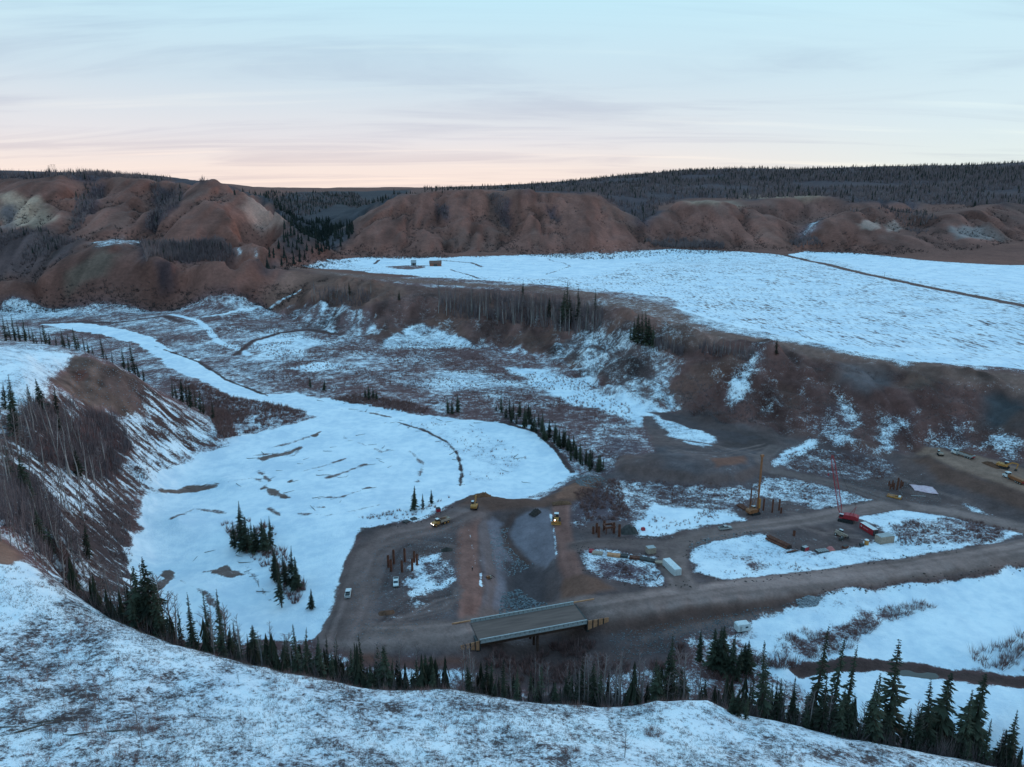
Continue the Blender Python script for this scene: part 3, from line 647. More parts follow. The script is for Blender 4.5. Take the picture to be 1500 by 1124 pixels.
area([(735, 820), (775, 825), (800, 845), (800, 890), (750, 885), (740, 850)], (.072, .064, .062), .0, 2, 2, 6)
strip([(752, 755), (738, 775), (745, 800), (772, 825)], 3.2, (.085, .06, .05), -.1, 1.2, .6, 5)
strip([(685, 770), (690, 790), (697, 830)], .6, None, .66, .7, .3, 3); strip([(806, 752), (812, 780), (815, 812)], 1.1, None, .72, .9, .4, 3)
area([(701, 840), (707, 838), (706, 862), (702, 862)], None, .9, .6, .6, 3)
# below the bridge
area([(690, 965), (740, 955), (840, 935), (900, 945), (1000, 930), (1010, 960), (900, 985), (800, 1010), (740, 1000)], (.082, .066, .060), .02, 2.5, 2, 6)
area([(500, 955), (640, 966), (690, 958), (700, 975), (620, 985), (540, 975)], (.13, .070, .050), -.1, 2, 2, 6)
area([(890, 925), (960, 905), (1080, 885), (1100, 895), (1030, 912), (960, 925)], (.115, .075, .056), -.1, 2, 2, 6)
area([(1030, 898), (1055, 893), (1060, 900), (1040, 905)], (.17, .085, .055), -.1, 1, 1, 4)
snowy([(590, 985), (640, 978), (680, 985), (660, 1000), (600, 1002)], .95)
for k, s_ in enumerate(([(540, 880), (560, 850), (580, 800), (620, 782)], [(525, 900), (590, 905), (650, 890), (672, 860)], [(550, 800), (590, 790), (640, 795), (665, 800)], [(540, 930), (570, 900), (600, 880), (660, 872)], [(530, 870), (545, 840), (555, 812)], [(600, 900), (640, 880), (668, 872)], [(1150, 770), (1200, 775), (1240, 790)], [(1100, 765), (1140, 760), (1200, 780), (1260, 785)], [(1150, 750), (1220, 760), (1250, 775)], [(870, 795), (930, 785), (1000, 790), (1060, 775)], [(1250, 725), (1310, 745), (1400, 740), (1480, 765)], [(1300, 690), (1340, 710), (1420, 735)], [(1230, 700), (1290, 715), (1360, 730)], [(960, 640), (1040, 650), (1110, 670)], [(980, 660), (1060, 664), (1120, 650)], [(900, 920), (980, 905), (1090, 890), (1180, 880)], [(940, 935), (1020, 915), (1120, 900)], [(1090, 905), (1180, 890), (1260, 872)])):
    strip(s_, 1.1 + .5 * (k % 2), (.155, .128, .112) if k % 3 else (.06, .05, .046), .30 if k % 4 == 1 else None, .9, .6, 6)
    strip([(q[0] + 6, q[1] + 4) for q in s_], .9, (.145, .12, .105) if k % 3 else (.06, .05, .046), None, .9, .6, 6)
# haul road surface: two lighter wheel lanes on darker gravel
hr = [(497, 930), (560, 930), (640, 925), (700, 920), (780, 906), (860, 892), (940, 879), (1060, 863), (1200, 848), (1350, 829), (1500, 803), (1560, 792)]
strip([(q[0], q[1] + 16) for q in hr[4:]], 9, (.095, .066, .052), -.1, 3, 1.5, 5)
lanes(hr, 12.5, (.205, .170, .145), .30, 1.7, 2.0, 1.0)
lanes([(505, 920), (518, 885), (525, 850), (540, 810), (575, 785), (640, 772), (690, 750)], 15, (.165, .132, .114), .3, 1.9, 4)
strip([(1000, 858), (985, 830), (990, 800), (1030, 785), (1100, 772), (1180, 762), (1250, 748), (1310, 738), (1400, 752), (1500, 775)], 10, (.165, .138, .120), -.2, 2, 1, 5, c=2)
lanes([(1000, 858), (985, 830), (990, 800), (1030, 785), (1100, 772), (1180, 762), (1250, 748), (1310, 738), (1400, 752), (1500, 775)], 9.5, (.170, .142, .122))
lanes([(1135, 655), (1115, 672), (1120, 686), (1170, 697), (1240, 712), (1320, 738)], 8, (.125, .106, .094))
lanes([(846, 800), (880, 795), (930, 797), (985, 800)], 8, (.135, .112, .098), .25, 1.9, 3)
lanes([(1362, 664), (1430, 684), (1560, 728)], 13, (.235, .172, .122), .16, 2, 2)
# snowy flat on the lower right, creek
area([(1190, 885), (1260, 868), (1350, 852), (1500, 830), (1580, 815), (1580, 1000), (1400, 985), (1310, 972), (1240, 965), (1140, 970), (1090, 940), (1110, 915)], (.11, .075, .07), 1.12, 3, 4, 12, c=0)
area([(1150, 930), (1230, 905), (1300, 885), (1350, 880), (1370, 890), (1290, 915), (1250, 945), (1180, 965), (1120, 960)], (.12, .075, .068), .48, 5, 5, 8)
area([(1120, 900), (1180, 885), (1230, 875), (1300, 880), (1180, 905)], None, .72, 4, 4, 8)
area([(1130, 980), (1260, 975), (1330, 990), (1400, 1000), (1500, 1005), (1580, 1010), (1580, 1124), (1450, 1100), (1300, 1060), (1200, 1030)], (.11, .08, .07), 1.12, 3, 3, 8, c=0)
strip([(1170, 984), (1230, 976), (1280, 975), (1330, 980), (1400, 990), (1500, 1002), (1580, 1006)], 5.0, (.058, .040, .033), -.1, 1.6, 1.2, 4)
# foreground hillside
fw = (1 - smooth(VY, 128, 150)) * (UX > -.9)
sel = np.where(fw > 0)[0]
fgsn = .64 + .13 * fbm(VX[sel], VY[sel], 24, 4, 201) + .10 * fbm(VX[sel], VY[sel], 3.5, 3, 205)
fg = world_poly([(0, 870), (90, 880), (130, 895)], 20)
gcol[sel] = gcol[sel] * (1 - fw[sel, None]) + np.array((.080, .074, .070))[None] * fw[sel, None]
snow[sel] = snow[sel] * (1 - fw[sel]) + fgsn * fw[sel]
streak[sel] *= 1 - fw[sel]
cls[sel[fw[sel] > .5]] = 5
area([(-60, 790), (0, 800), (40, 830), (85, 872), (60, 890), (0, 912), (-60, 930)], (.13, .10, .09), 1.08, 2, 1.5, 5, c=5)
area([(-60, 770), (0, 790), (30, 812), (20, 832), (-60, 815)], (.19, .12, .08), .0, 1.5, 1, 4, c=5)
for bp_ in ([(0, 1040), (90, 1010), (230, 1020), (260, 1080), (180, 1124), (0, 1124)], [(90, 885), (150, 900), (165, 925), (110, 915)], [(380, 960), (460, 1000), (440, 1010), (370, 985)], [(1000, 1100), (1200, 1110), (1180, 1124), (1000, 1124)], [(800, 1085), (850, 1080), (860, 1120), (800, 1124)]):
    sl_, ww_ = mask(world_poly(bp_), 4, 4, 8); snow[sl_] -= .05 * ww_
# slope behind the crest: dark needle litter with snow scraps
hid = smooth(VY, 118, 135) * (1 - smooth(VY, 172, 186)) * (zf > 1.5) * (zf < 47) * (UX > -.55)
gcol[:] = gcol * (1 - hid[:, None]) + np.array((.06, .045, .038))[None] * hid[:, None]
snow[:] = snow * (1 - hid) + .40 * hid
sl_, ww_ = mask(world_poly([(100, 515), (150, 528), (205, 550), (250, 588), (250, 615), (150, 605), (90, 580), (70, 560)]), 3, 3, 6)
gcol[sl_] *= (1 + ww_ * (.9 * fbm(VX[sl_], VY[sl_], 5, 4, 461)))[:, None].clip(.35, 2)
snow[sl_] += ww_ * .22 * fbm(VX[sl_], VY[sl_], 6, 4, 465)
# exposed soil bands and grass changes on the slopes
hs = smooth(VY, 930, 1000) * (1 - smooth(VY, 1900, 2300)) * smooth(SLv, .10, .25)
sv = fbm(wx.ravel(), wy.ravel() * .22, 24, 4, 421); sv2 = fbm(VX, VY, 110, 3, 425); sv3 = smooth(fbm(wx.ravel(), wy.ravel() * .35, 46, 4, 431), .22, .5)
gcol *= (1 + hs * (.62 * sv + .25 * sv2 + .30 * fbm(VX, VY, 34, 4, 423)))[:, None]
tn = (hs * sv3 * .40)[:, None]
gcol[:] = gcol * (1 - tn) + np.array((.165, .110, .082))[None] * tn
ss = scw.ravel()
sv4 = fbm(wx.ravel(), wy.ravel() * .35, 14, 4, 441); sv5 = smooth(fbm(VX, VY, 30, 3, 445), .05, .4)
gcol *= np.maximum(.25, 1 + ss * 1.0 * sv4)[:, None]
tn = (ss * sv5 * .5 * (snow < .4))[:, None]
gcol[:] = gcol * (1 - tn) + np.array((.14, .088, .062))[None] * tn
snow += ss * (.04 + .34 * fbm(wx.ravel(), wy.ravel() * .3, 8, 4, 451)) * (1 - .6 * smooth(zf, 18, 36))
# broad natural colour changes
k = (1 + .16 * var + .12 * var2)[:, None]
road_ = np.isin(cls, (2, 7))[:, None]
gcol *= np.where(road_, np.array((1.34, 1.0, 1.0))[None], np.array((1.26, 1.0, 1.06))[None])
gcol *= k * (1 + np.stack([.05 * var2, 0 * var2, -.05 * var2], 1))

# ================================================================== materials
def new_mat(name):
    m = bpy.data.materials.new(name); m.use_nodes = True
    nt = m.node_tree; nt.nodes.clear()
    o = nt.nodes.new('ShaderNodeOutputMaterial'); b = nt.nodes.new('ShaderNodeBsdfPrincipled')
    nt.links.new(b.outputs[0], o.inputs[0])
    b.inputs['Specular IOR Level'].default_value = .25
    return m, nt, b
def terrain_material():
    m, nt, b = new_mat("snowy_ground")
    N, L = nt.nodes, nt.links
    def at(n):
        a = N.new('ShaderNodeAttribute'); a.attribute_name = n; return a
    g, s, st = at('gcol'), at('snow'), at('streak')
    pos = N.new('ShaderNodeNewGeometry')
    def noise(scale, detail, rough, mp=None, src=None):
        n = N.new('ShaderNodeTexNoise'); n.inputs['Scale'].default_value = scale; n.inputs['Detail'].default_value = detail; n.inputs['Roughness'].default_value = rough
        v = src or pos.outputs['Position']
        if mp:
            mm = N.new('ShaderNodeMapping'); mm.inputs['Rotation'].default_value = mp[0]; mm.inputs['Scale'].default_value = mp[1]
            L.new(v, mm.inputs[0]); v = mm.outputs[0]
        L.new(v, n.inputs['Vector']); return n.outputs[0]
    def math_(op, a, b_=None, c=None):
        n = N.new('ShaderNodeMath'); n.operation = op
        for i, v in enumerate((a, b_, c)):
            if v is None: continue
            if isinstance(v, (int, float)): n.inputs[i].default_value = v
            else: L.new(v, n.inputs[i])
        return n.outputs[0]
    def ms(v, lo, hi, a=0., b_=1.):
        n = N.new('ShaderNodeMapRange'); n.interpolation_type = 'SMOOTHSTEP'; L.new(v, n.inputs['Value'])
        n.inputs['From Min'].default_value = lo; n.inputs['From Max'].default_value = hi; n.inputs['To Min'].default_value = a; n.inputs['To Max'].default_value = b_
        return n.outputs[0]
    def mixf(f, a, b_):
        n = N.new('ShaderNodeMix'); n.data_type = 'FLOAT'
        L.new(f, n.inputs[0]); L.new(a, n.inputs[2]); L.new(b_, n.inputs[3]); return n.outputs[0]
    grain = noise(3.6, 3, .6); fine = noise(1.1, 4, .62); mid = noise(.22, 4, .60); big = noise(.045, 4, .55)
    speck = math_('ADD', math_('ADD', math_('MULTIPLY', grain, .24), math_('MULTIPLY', fine, .34)), math_('ADD', math_('MULTIPLY', mid, .28), math_('MULTIPLY', big, .14)))
    plow = noise(.22, 5, .68, ((0, 0, math.radians(24)), (1.5, .42, 1)))
    plow2 = noise(.035, 4, .6, ((0, 0, math.radians(14)), (1.3, .6, 1)))
    pl = math_('ADD', math_('MULTIPLY', plow, .74), math_('MULTIPLY', plow2, .26))
    down = noise(.30, 5, .62, ((0, 0, math.radians(-38)), (.22, 1.0, .3)))
    dn = math_('ADD', math_('MULTIPLY', down, .72), math_('MULTIPLY', fine, .28))
    sp = ms(st.outputs['Fac'], 0, 1); sn_ = ms(math_('MULTIPLY', st.outputs['Fac'], -1), 0, 1)
    n1 = mixf(sp, speck, pl); n2 = mixf(sn_, n1, dn)
    thr = math_('ADD', s.outputs['Fac'], math_('MULTIPLY', math_('SUBTRACT', n2, .5), 2.6))
    cover = ms(thr, .40, .74)
    # bare ground: colour varied by grain
    tone = math_('ADD', -.15, math_('ADD', math_('MULTIPLY', mid, .95), math_('ADD', math_('MULTIPLY', fine, .70), math_('MULTIPLY', big, .65))))
    gm = N.new('ShaderNodeVectorMath'); gm.operation = 'SCALE'; L.new(g.outputs['Color'], gm.inputs[0]); L.new(tone, gm.inputs['Scale'])
    sc = N.new('ShaderNodeMixRGB'); L.new(ms(math_('ADD', math_('MULTIPLY', big, .55), math_('MULTIPLY', mid, .45)), .36, .64), sc.inputs[0]); sc.inputs[1].default_value = (.66, .72, .78, 1); sc.inputs[2].default_value = (.88, .89, .90, 1)
    mx = N.new('ShaderNodeMixRGB'); L.new(cover, mx.inputs[0]); L.new(gm.outputs[0], mx.inputs[1]); L.new(sc.outputs[0], mx.inputs[2])
    L.new(mx.outputs[0], b.inputs['Base Color'])
    b.inputs['Roughness'].default_value = .9
    b.inputs['Specular IOR Level'].default_value = .12
    bp = N.new('ShaderNodeBump'); bp.inputs['Strength'].default_value = .7; bp.inputs['Distance'].default_value = 1.0
    L.new(n2, bp.inputs['Height']); L.new(bp.outputs[0], b.inputs['Normal'])
    return m
M_TERRAIN = terrain_material()

# ================================================================== the ground objects: one sheet, split where the kind of ground changes
verts_all = np.stack([VX, VY, Z.ravel()], 1)
ii, jj = np.meshgrid(np.arange(NU - 1), np.arange(NY - 1))
q0 = (jj * NU + ii).ravel()
quads = np.stack([q0, q0 + 1, q0 + 1 + NU, q0 + NU], 1)
fcls = cls[q0]
# vertex normals of the whole sheet, so that the split shows no seam
nx = -gX; NRM = None
def sheet(name, c):
    q = quads[np.isin(fcls, c)]
    used, inv = np.unique(q, return_inverse=True)
    me = bpy.data.meshes.new(name)
    me.vertices.add(len(used)); me.vertices.foreach_set('co', verts_all[used].astype(np.float32).ravel())
    n = len(q)
    me.loops.add(n * 4); me.loops.foreach_set('vertex_index', inv.astype(np.int32).ravel())
    me.polygons.add(n); me.polygons.foreach_set('loop_start', np.arange(0, n * 4, 4, dtype=np.int32)); me.polygons.foreach_set('loop_total', np.full(n, 4, np.int32))
    me.polygons.foreach_set('use_smooth', np.ones(n, bool))
    me.update()
    a = me.attributes.new('gcol', 'FLOAT_COLOR', 'POINT')
    a.data.foreach_set('color', np.concatenate([gcol[used], np.ones((len(used), 1))], 1).astype(np.float32).ravel())
    for nm, arr in (('snow', snow), ('streak', streak)):
        a = me.attributes.new(nm, 'FLOAT', 'POINT'); a.data.foreach_set('value', arr[used].astype(np.float32))
    me.materials.append(M_TERRAIN)
    ob = bpy.data.objects.new(name, me); COL.objects.link(ob)
    ob['kind'] = 'structure'
    return ob
sheet('valley_ground', [0]); sheet('frozen_river', [1]); sheet('gravel_road', [2]); sheet('snowy_field', [3])
sheet('hills', [4]); sheet('hillside', [5]); sheet('terrace_slope', [6]); sheet('construction_ground', [7])
# ================================================================== mesh helper
class MB:
    def __init__(s):
        s.v = []; s.f = []
    def poly(s, pts, faces):
        o = len(s.v)
        s.v += [tuple(p) for p in pts]
        s.f += [tuple(i + o for i in f) for f in faces]
        return s
    def box(s, c, d, rot=None, taper=1.0):
        """box by centre and size; taper shrinks the top"""
        x, y, z = d[0] / 2, d[1] / 2, d[2] / 2
        p = [Vector((sx * x * (taper if sz > 0 else 1), sy * y * (taper if sz > 0 else 1), sz * z)) for sz in (-1, 1) for sx, sy in ((-1, -1), (1, -1), (1, 1), (-1, 1))]
        if rot is not None:
            p = [rot @ q for q in p]
        p = [q + Vector(c) for q in p]
        return s.poly(p, [(3, 2, 1, 0), (4, 5, 6, 7), (0, 1, 5, 4), (1, 2, 6, 5), (2, 3, 7, 6), (3, 0, 4, 7)])
    def prism(s, prof, y0, y1):
        """profile in x,z, extruded along y"""
        n = len(prof)
        p = [(x, y0, z) for x, z in prof] + [(x, y1, z) for x, z in prof]
        return s.poly(p, [tuple(range(n)), tuple(range(2 * n - 1, n - 1, -1))] + [((i + 1) % n, i, i + n, (i + 1) % n + n) for i in range(n)])
    def tube(s, pts, r, n=5, cap=True):
        """tube along points, r a number or one per point"""
        pts = [Vector(p) for p in pts]
        rs = r if isinstance(r, (list, tuple)) else [r] * len(pts)
        o = len(s.v)
        for i, p in enumerate(pts):
            d = (pts[min(i + 1, len(pts) - 1)] - pts[max(i - 1, 0)]).normalized()
            a = d.orthogonal().normalized(); b = d.cross(a)
            for k in range(n):
                t = 2 * math.pi * k / n
                q = p + (a * math.cos(t) + b * math.sin(t)) * rs[i]
                s.v.append(tuple(q))
        for i in range(len(pts) - 1):
            for k in range(n):
                k2 = (k + 1) % n
                s.f.append((o + i * n + k, o + i * n + k2, o + (i + 1) * n + k2, o + (i + 1) * n + k))
        if cap:
            s.f.append(tuple(o + k for k in range(n - 1, -1, -1)))
            s.f.append(tuple(o + (len(pts) - 1) * n + k for k in range(n)))
        return s
    def mesh(s, name, mat, smooth=False):
        me = bpy.data.meshes.new(name)
        me.from_pydata(s.v, [], s.f)
        if smooth:
            me.polygons.foreach_set('use_smooth', np.ones(len(me.polygons), bool))
        me.materials.append(mat)
        me.update()
        return me
    def build(s, name, mat, parent=None, smooth=False, loc=None):
        o = bpy.data.objects.new(name, s.mesh(name, mat, smooth))
        COL.objects.link(o)
        if parent is not None:
            o.parent = parent
        if loc is not None:
            o.location = loc
        return o
def tag(o, label=None, cat=None, group=None, kind=None):
    for k, v in (('label', label), ('category', cat), ('group', group), ('kind', kind)):
        if v: o[k] = v
    return o
def empty(name, loc, rz=0, label=None, cat=None, group=None):
    o = bpy.data.objects.new(name, None); COL.objects.link(o)
    o.location = loc; o.rotation_euler = (0, 0, rz); o.empty_display_size = .5
    return tag(o, label, cat, group)
def copy_tree(src, loc, rz, sc=None, label=None, group=None):
    r = src.copy(); COL.objects.link(r); r.location = loc; r.rotation_euler = (0, 0, rz)
    if sc is not None: r.scale = sc
    if label: r['label'] = label
    if group: r['group'] = group
    for ch in src.children:
        c = ch.copy(); COL.objects.link(c); c.parent = r
        for g in ch.children:
            d = g.copy(); COL.objects.link(d); d.parent = c
    return r
def mat_simple(name, col, rough=.7, var=.25, scale=3.0, col2=None, metallic=0, spec=.3, per_object=0.):
    m, nt, b = new_mat(name)
    N, L = nt.nodes, nt.links
    tc = N.new('ShaderNodeTexCoord'); n = N.new('ShaderNodeTexNoise'); n.inputs['Scale'].default_value = scale; n.inputs['Detail'].default_value = 4
    L.new(tc.outputs['Object'], n.inputs['Vector'])
    r = N.new('ShaderNodeMapRange'); L.new(n.outputs[0], r.inputs['Value']); r.inputs['From Min'].default_value = .3; r.inputs['From Max'].default_value = .7
    mx = N.new('ShaderNodeMixRGB'); L.new(r.outputs[0], mx.inputs[0])
    mx.inputs[1].default_value = (*[c * (1 - var) for c in col], 1)
    mx.inputs[2].default_value = (*(col2 or [min(1, c * (1 + var)) for c in col]), 1)
    out = mx.outputs[0]
    if per_object:
        oi = N.new('ShaderNodeObjectInfo'); mr = N.new('ShaderNodeMapRange'); L.new(oi.outputs['Random'], mr.inputs['Value'])
        mr.inputs['To Min'].default_value = 1 - per_object; mr.inputs['To Max'].default_value = 1 + per_object
        vm = N.new('ShaderNodeVectorMath'); vm.operation = 'SCALE'; L.new(out, vm.inputs[0]); L.new(mr.outputs[0], vm.inputs['Scale']); out = vm.outputs[0]
    L.new(out, b.inputs['Base Color'])
    b.inputs['Roughness'].default_value = rough; b.inputs['Metallic'].default_value = metallic; b.inputs['Specular IOR Level'].default_value = spec
    return m
M_NEEDLE = mat_simple("spruce_needles", (.028, .036, .026), .85, .35, 7.0, (.062, .066, .042), per_object=.45, spec=.1)
M_BARK = mat_simple("spruce_bark", (.075, .055, .045), .9, .3, 4, spec=.1)
M_ASPEN = mat_simple("aspen_bark", (.25, .21, .195), .85, .35, 2.2, (.40, .35, .33), per_object=.3, spec=.1)
M_TWIG = mat_simple("bare_twigs", (.20, .14, .135), .9, .3, 2, per_object=.3, spec=.1)
M_TWIGRED = mat_simple("willow_twigs", (.22, .115, .105), .9, .35, .6, (.30, .17, .15), spec=.1)
M_GRASS = mat_simple("dead_grass", (.13, .098, .088), .9, .35, .5, (.19, .14, .12), spec=.1)
M_FARWOOD = mat_simple("far_bare_wood", (.17, .125, .135), .95, .3, .02, (.23, .175, .175), spec=.05)
M_FARSPRUCE = mat_simple("far_spruce", (.026, .034, .032), .95, .3, .02, (.042, .048, .042), spec=.05)
M_LOG = mat_simple("driftwood", (.10, .078, .062), .9, .3, 3, (.16, .13, .11), spec=.1)

# ================================================================== trees (unit height meshes, scaled per tree)
def spruce_meshes(seed, wide, levels, per, gap=.0):
    r = random.Random(seed)
    t = MB(); lean = (r.uniform(-.012, .012), r.uniform(-.012, .012))
    t.tube([(0, 0, -.06), (lean[0], lean[1], .5), (lean[0] * 1.5, lean[1] * 1.5, .985)], [.013, .008, .0015], 5)
    c = MB()
    side = r.uniform(0, 6.28)
    for i in range(levels):
        h = .07 + .92 * (i / (levels - 1)) ** .92
        R = wide * ((1 - h) ** .80 * .92 + .035) * r.uniform(.58, 1.30)
        if h < .16: R *= .45 + 3.4 * (h - .04)
        a0 = r.uniform(0, 6.28)
        n = max(4, int(per * (1 - .35 * h)))
        for k in range(n):
            if r.random() < gap: continue
            a = a0 + 6.283 * k / n + r.uniform(-.3, .3)
            L = R * r.uniform(.42, 1.30) * (1 + .22 * math.cos(a - side))
            dz = -L * r.uniform(.18, .62) + .012
            ca, sa = math.cos(a), math.sin(a)
            w = L * r.uniform(.11, .20) + .003
            bx, by = lean[0] * h * 1.5, lean[1] * h * 1.5
            tip = (bx + ca * L, by + sa * L, h + dz)
            m1 = .55
            mid = (bx + ca * L * m1, by + sa * L * m1, h + dz * .38)
            l_ = (mid[0] - sa * w, mid[1] + ca * w, mid[2] - w * .35)
            r_ = (mid[0] + sa * w, mid[1] - ca * w, mid[2] - w * .35)
            base = (bx, by, h + .01)
            low = (mid[0] * .9, mid[1] * .9, mid[2] - w * r.uniform(.7, 1.3))
            c.poly([base, l_, tip, r_, low], [(0, 1, 2), (0, 2, 3), (0, 4, 2)])
            if L > .05:
                s_ = r.uniform(.6, .95)
                e = (bx + math.cos(a + .30) * L * s_, by + math.sin(a + .30) * L * s_, h + dz * s_ - .006)
                g = (bx + math.cos(a - .30) * L * s_, by + math.sin(a - .30) * L * s_, h + dz * s_ - .006)
                c.poly([mid, l_, e], [(0, 1, 2)]); c.poly([mid, g, r_], [(0, 1, 2)])
    return t.mesh("spruce_trunk", M_BARK), c.mesh("spruce_crown", M_NEEDLE)
def bare_meshes(seed, spread, nb, low):
    r = random.Random(seed)
    t = MB(); bend = [(0, 0, -.05)]
    x = y = 0
    for i in range(1, 7):
        x += r.uniform(-.012, .012); y += r.uniform(-.012, .012)
        bend.append((x, y, i / 6 * .96))
    t.tube(bend, [.0135, .0125, .0115, .010, .008, .005, .002], 5)
    c = MB()
    for i in range(nb):
        h = low + (1 - low) * (i + r.random()) / nb * .97
        k = min(5, int(h / .16)); f = h / .16 - k
        p = Vector(bend[k]).lerp(Vector(bend[min(k + 1, 6)]), min(1, f))
        a = r.uniform(0, 6.28)
        L = spread * (1.05 - h) ** .55 * r.uniform(.55, 1.2)
        up = r.uniform(.45, 1.1)
        d = Vector((math.cos(a), math.sin(a), up)).normalized()
        q = p + d * L * .55 + Vector((0, 0, .0)); e = q + (d + Vector((r.uniform(-.3, .3), r.uniform(-.3, .3), .45))).normalized() * L * .5
        c.tube([p, q, e], [.0046, .003, .0008], 3, False)
        for m in range(6):
            b0 = p.lerp(q, r.uniform(.3, 1)) if m < 3 else q.lerp(e, r.uniform(0, .9))
            dd = (d + Vector((r.uniform(-1, 1), r.uniform(-1, 1), r.uniform(-.1, .8)))).normalized() * L * r.uniform(.18, .42)
            s2 = dd.orthogonal().normalized() * .0021
            c.poly([b0 - s2, b0 + s2, b0 + dd], [(0, 1, 2)])
    return t.mesh("aspen_trunk", M_ASPEN), c.mesh("aspen_crown", M_TWIG)
SPR = [spruce_meshes(101, .165, 42, 12, .14), spruce_meshes(102, .13, 44, 11, .18), spruce_meshes(103, .18, 40, 13, .14), spruce_meshes(104, .105, 44, 9, .26), spruce_meshes(105, .14, 40, 11, .24), spruce_meshes(106, .085, 42, 9, .28), spruce_meshes(107, .20, 38, 13, .18), spruce_meshes(108, .12, 36, 9, .32), spruce_meshes(109, .15, 40, 11, .28)]
BARE = [bare_meshes(201, .26, 26, .40), bare_meshes(202, .22, 24, .48), bare_meshes(203, .30, 28, .34), bare_meshes(204, .19, 22, .52), bare_meshes(205, .34, 30, .25)]
def tree(kind, x, y, h, label, group, variant=None, z=None, tilt=.03):
    src = SPR if kind == 'spruce' else BARE
    k = variant if variant is not None else rnd.randrange(len(src))
    tm, cm = src[k]
    o = empty('spruce_tree' if kind == 'spruce' else 'bare_tree', (x, y, (height(x, y) if z is None else z) - .1), rnd.uniform(0, 6.28), label, 'tree', group)
    o.rotation_euler[0] = rnd.gauss(0, tilt); o.rotation_euler[1] = rnd.gauss(0, tilt)
    w = rnd.uniform(1.05, 1.45) if kind == 'spruce' else rnd.uniform(.88, 1.15)
    o.scale = (h * w, h * w, h)
    for nm, me in (('trunk', tm), ('crown', cm)):
        c = bpy.data.objects.new(nm, me); COL.objects.link(c); c.parent = o
    return o
def tree_top(kind, px, py, Y, label, group, variant=None, hmin=4, hmax=30, tilt=.03):
    """a tree at distance Y whose tip shows at this pixel"""
    u, w = ray(px, py)
    x = u * Y; z0 = height(x, Y); h = CAM_Z + w * Y - z0
    return tree(kind, x, Y, min(max(h, hmin), hmax), label, group, variant, tilt=tilt)
def tree_px(kind, px, base, top, label, group, variant=None, ymin=0, tilt=.03):
    """a tree whose foot and tip show at these pixel rows"""
    x, y, z = ground(px, base, ymin)
    _, w = ray(px, top)
    return tree(kind, x, y, max(2.0, CAM_Z + w * y - z), label, group, variant, z, tilt)
cr_u = []; cr_y = []
for q in crest:
    x, y, z = P(q[0], q[1], z=q[2]); cr_u.append(x / y); cr_y.append(y)
def crest_Y(px, py):
    return float(np.interp(ray(px, py)[0], cr_u, cr_y))
def crest_py(px):
    return float(np.interp(px, [q[0] for q in crest], [q[1] for q in crest]))

MARKS = [(60, 'left bluff slope'), (250, 'wooded foot of the left bluff'), (345, 'snowy river bar'), (470, 'gravel pad edge'), (590, 'left bridge approach'), (700, 'timber wing wall'), (800, 'bridge span'), (900, 'right bridge end'), (1010, 'dirt embankment'), (1110, 'white trailer'), (1200, 'brushy snow flat'), (1300, 'creek bend'), (1400, 'lower snow flat'), (1490, 'right picture edge')]
ORD = ['first', 'second', 'third', 'fourth', 'fifth', 'sixth', 'seventh', 'eighth', 'ninth', 'tenth', 'eleventh', 'twelfth', 'thirteenth', 'fourteenth']
def mark(px):
    return min(MARKS, key=lambda m: abs(m[0] - px))[1]
# tall spruces along the foreground crest
G1 = 'spruces along the foreground crest'
L1 = 'dark spruce in the row growing just below the snowy foreground crest'
tops = [(207, 815, 0), (193, 830, 2), (222, 842, 1), (243, 897, 1), (260, 890, 3), (275, 867, 5), (300, 865, 3), (315, 860, 5), (335, 913, 1), (347, 923, 4), (362, 930, 1), (397, 933, 4), (417, 930, 1), (430, 913, 3), (440, 920, 5), (467, 930, 3), (483, 950, 1), (513, 950, 4), (528, 930, 5), (570, 963, 1), (603, 980, 1), (623, 977, 3), (642, 980, 3), (687, 973, 1), (713, 970, 0), (737, 980, 3), (757, 977, 1), (780, 983, 4), (853, 963, 1), (863, 967, 0), (847, 997, 1), (883, 983, 4), (903, 990, 1), (990, 928, 1), (982, 955, 3), (967, 997, 1), (1127, 943, 3), (1147, 990, 1), (1167, 993, 3), (1293, 983, 4), (1280, 997, 3), (1260, 1013, 5), (1307, 1017, 3), (1353, 1030, 1), (1373, 1000, 4), (1427, 1010, 4), (1453, 1053, 3), (1477, 1067, 2), (1495, 1040, 1), (1188, 1000, 3), (1215, 985, 3), (1240, 1005, 5), (1335, 1040, 1), (1400, 1060, 3)]
seen_ = {}
SHAPE = ['full', 'slim', 'broad', 'thin ragged', 'uneven', 'spindly', 'wide']
for px, py, v in sorted(tops):
    k = rnd.uniform(1.05, 1.14)
    mk = mark(px); seen_[mk] = seen_.get(mk, 0) + 1
    L1 = f'{SHAPE[v]} tall crest spruce, {ORD[seen_[mk] - 1]} from left before the {mk}'
    tree_top('spruce', px, py, crest_Y(px, crest_py(px)) * k, L1, G1, v, 6, 24)
LB = {1203: ('tallest thin ragged spruce standing left of the creek on the lower right', 917, 5), 1230: ('thin leaning spruce just right of the tallest ragged one, lower right', 937, 3), 1250: ('slim short-needled spruce, third of the ragged trio on the lower right', 942, 5), 1322: ('tall spruce rising in front of the brown creek bend', 942, 4), 1383: ('broad open spruce with visible trunk before the snowy creek flat', 983, 2), 1440: ('bushy-topped spruce second from the right edge of the picture', 983, 2)}
for px, (lab, py, v) in LB.items():
    tree_top('spruce', px, py, crest_Y(px, crest_py(px)) * 1.12, lab, None, v, 8, 30)
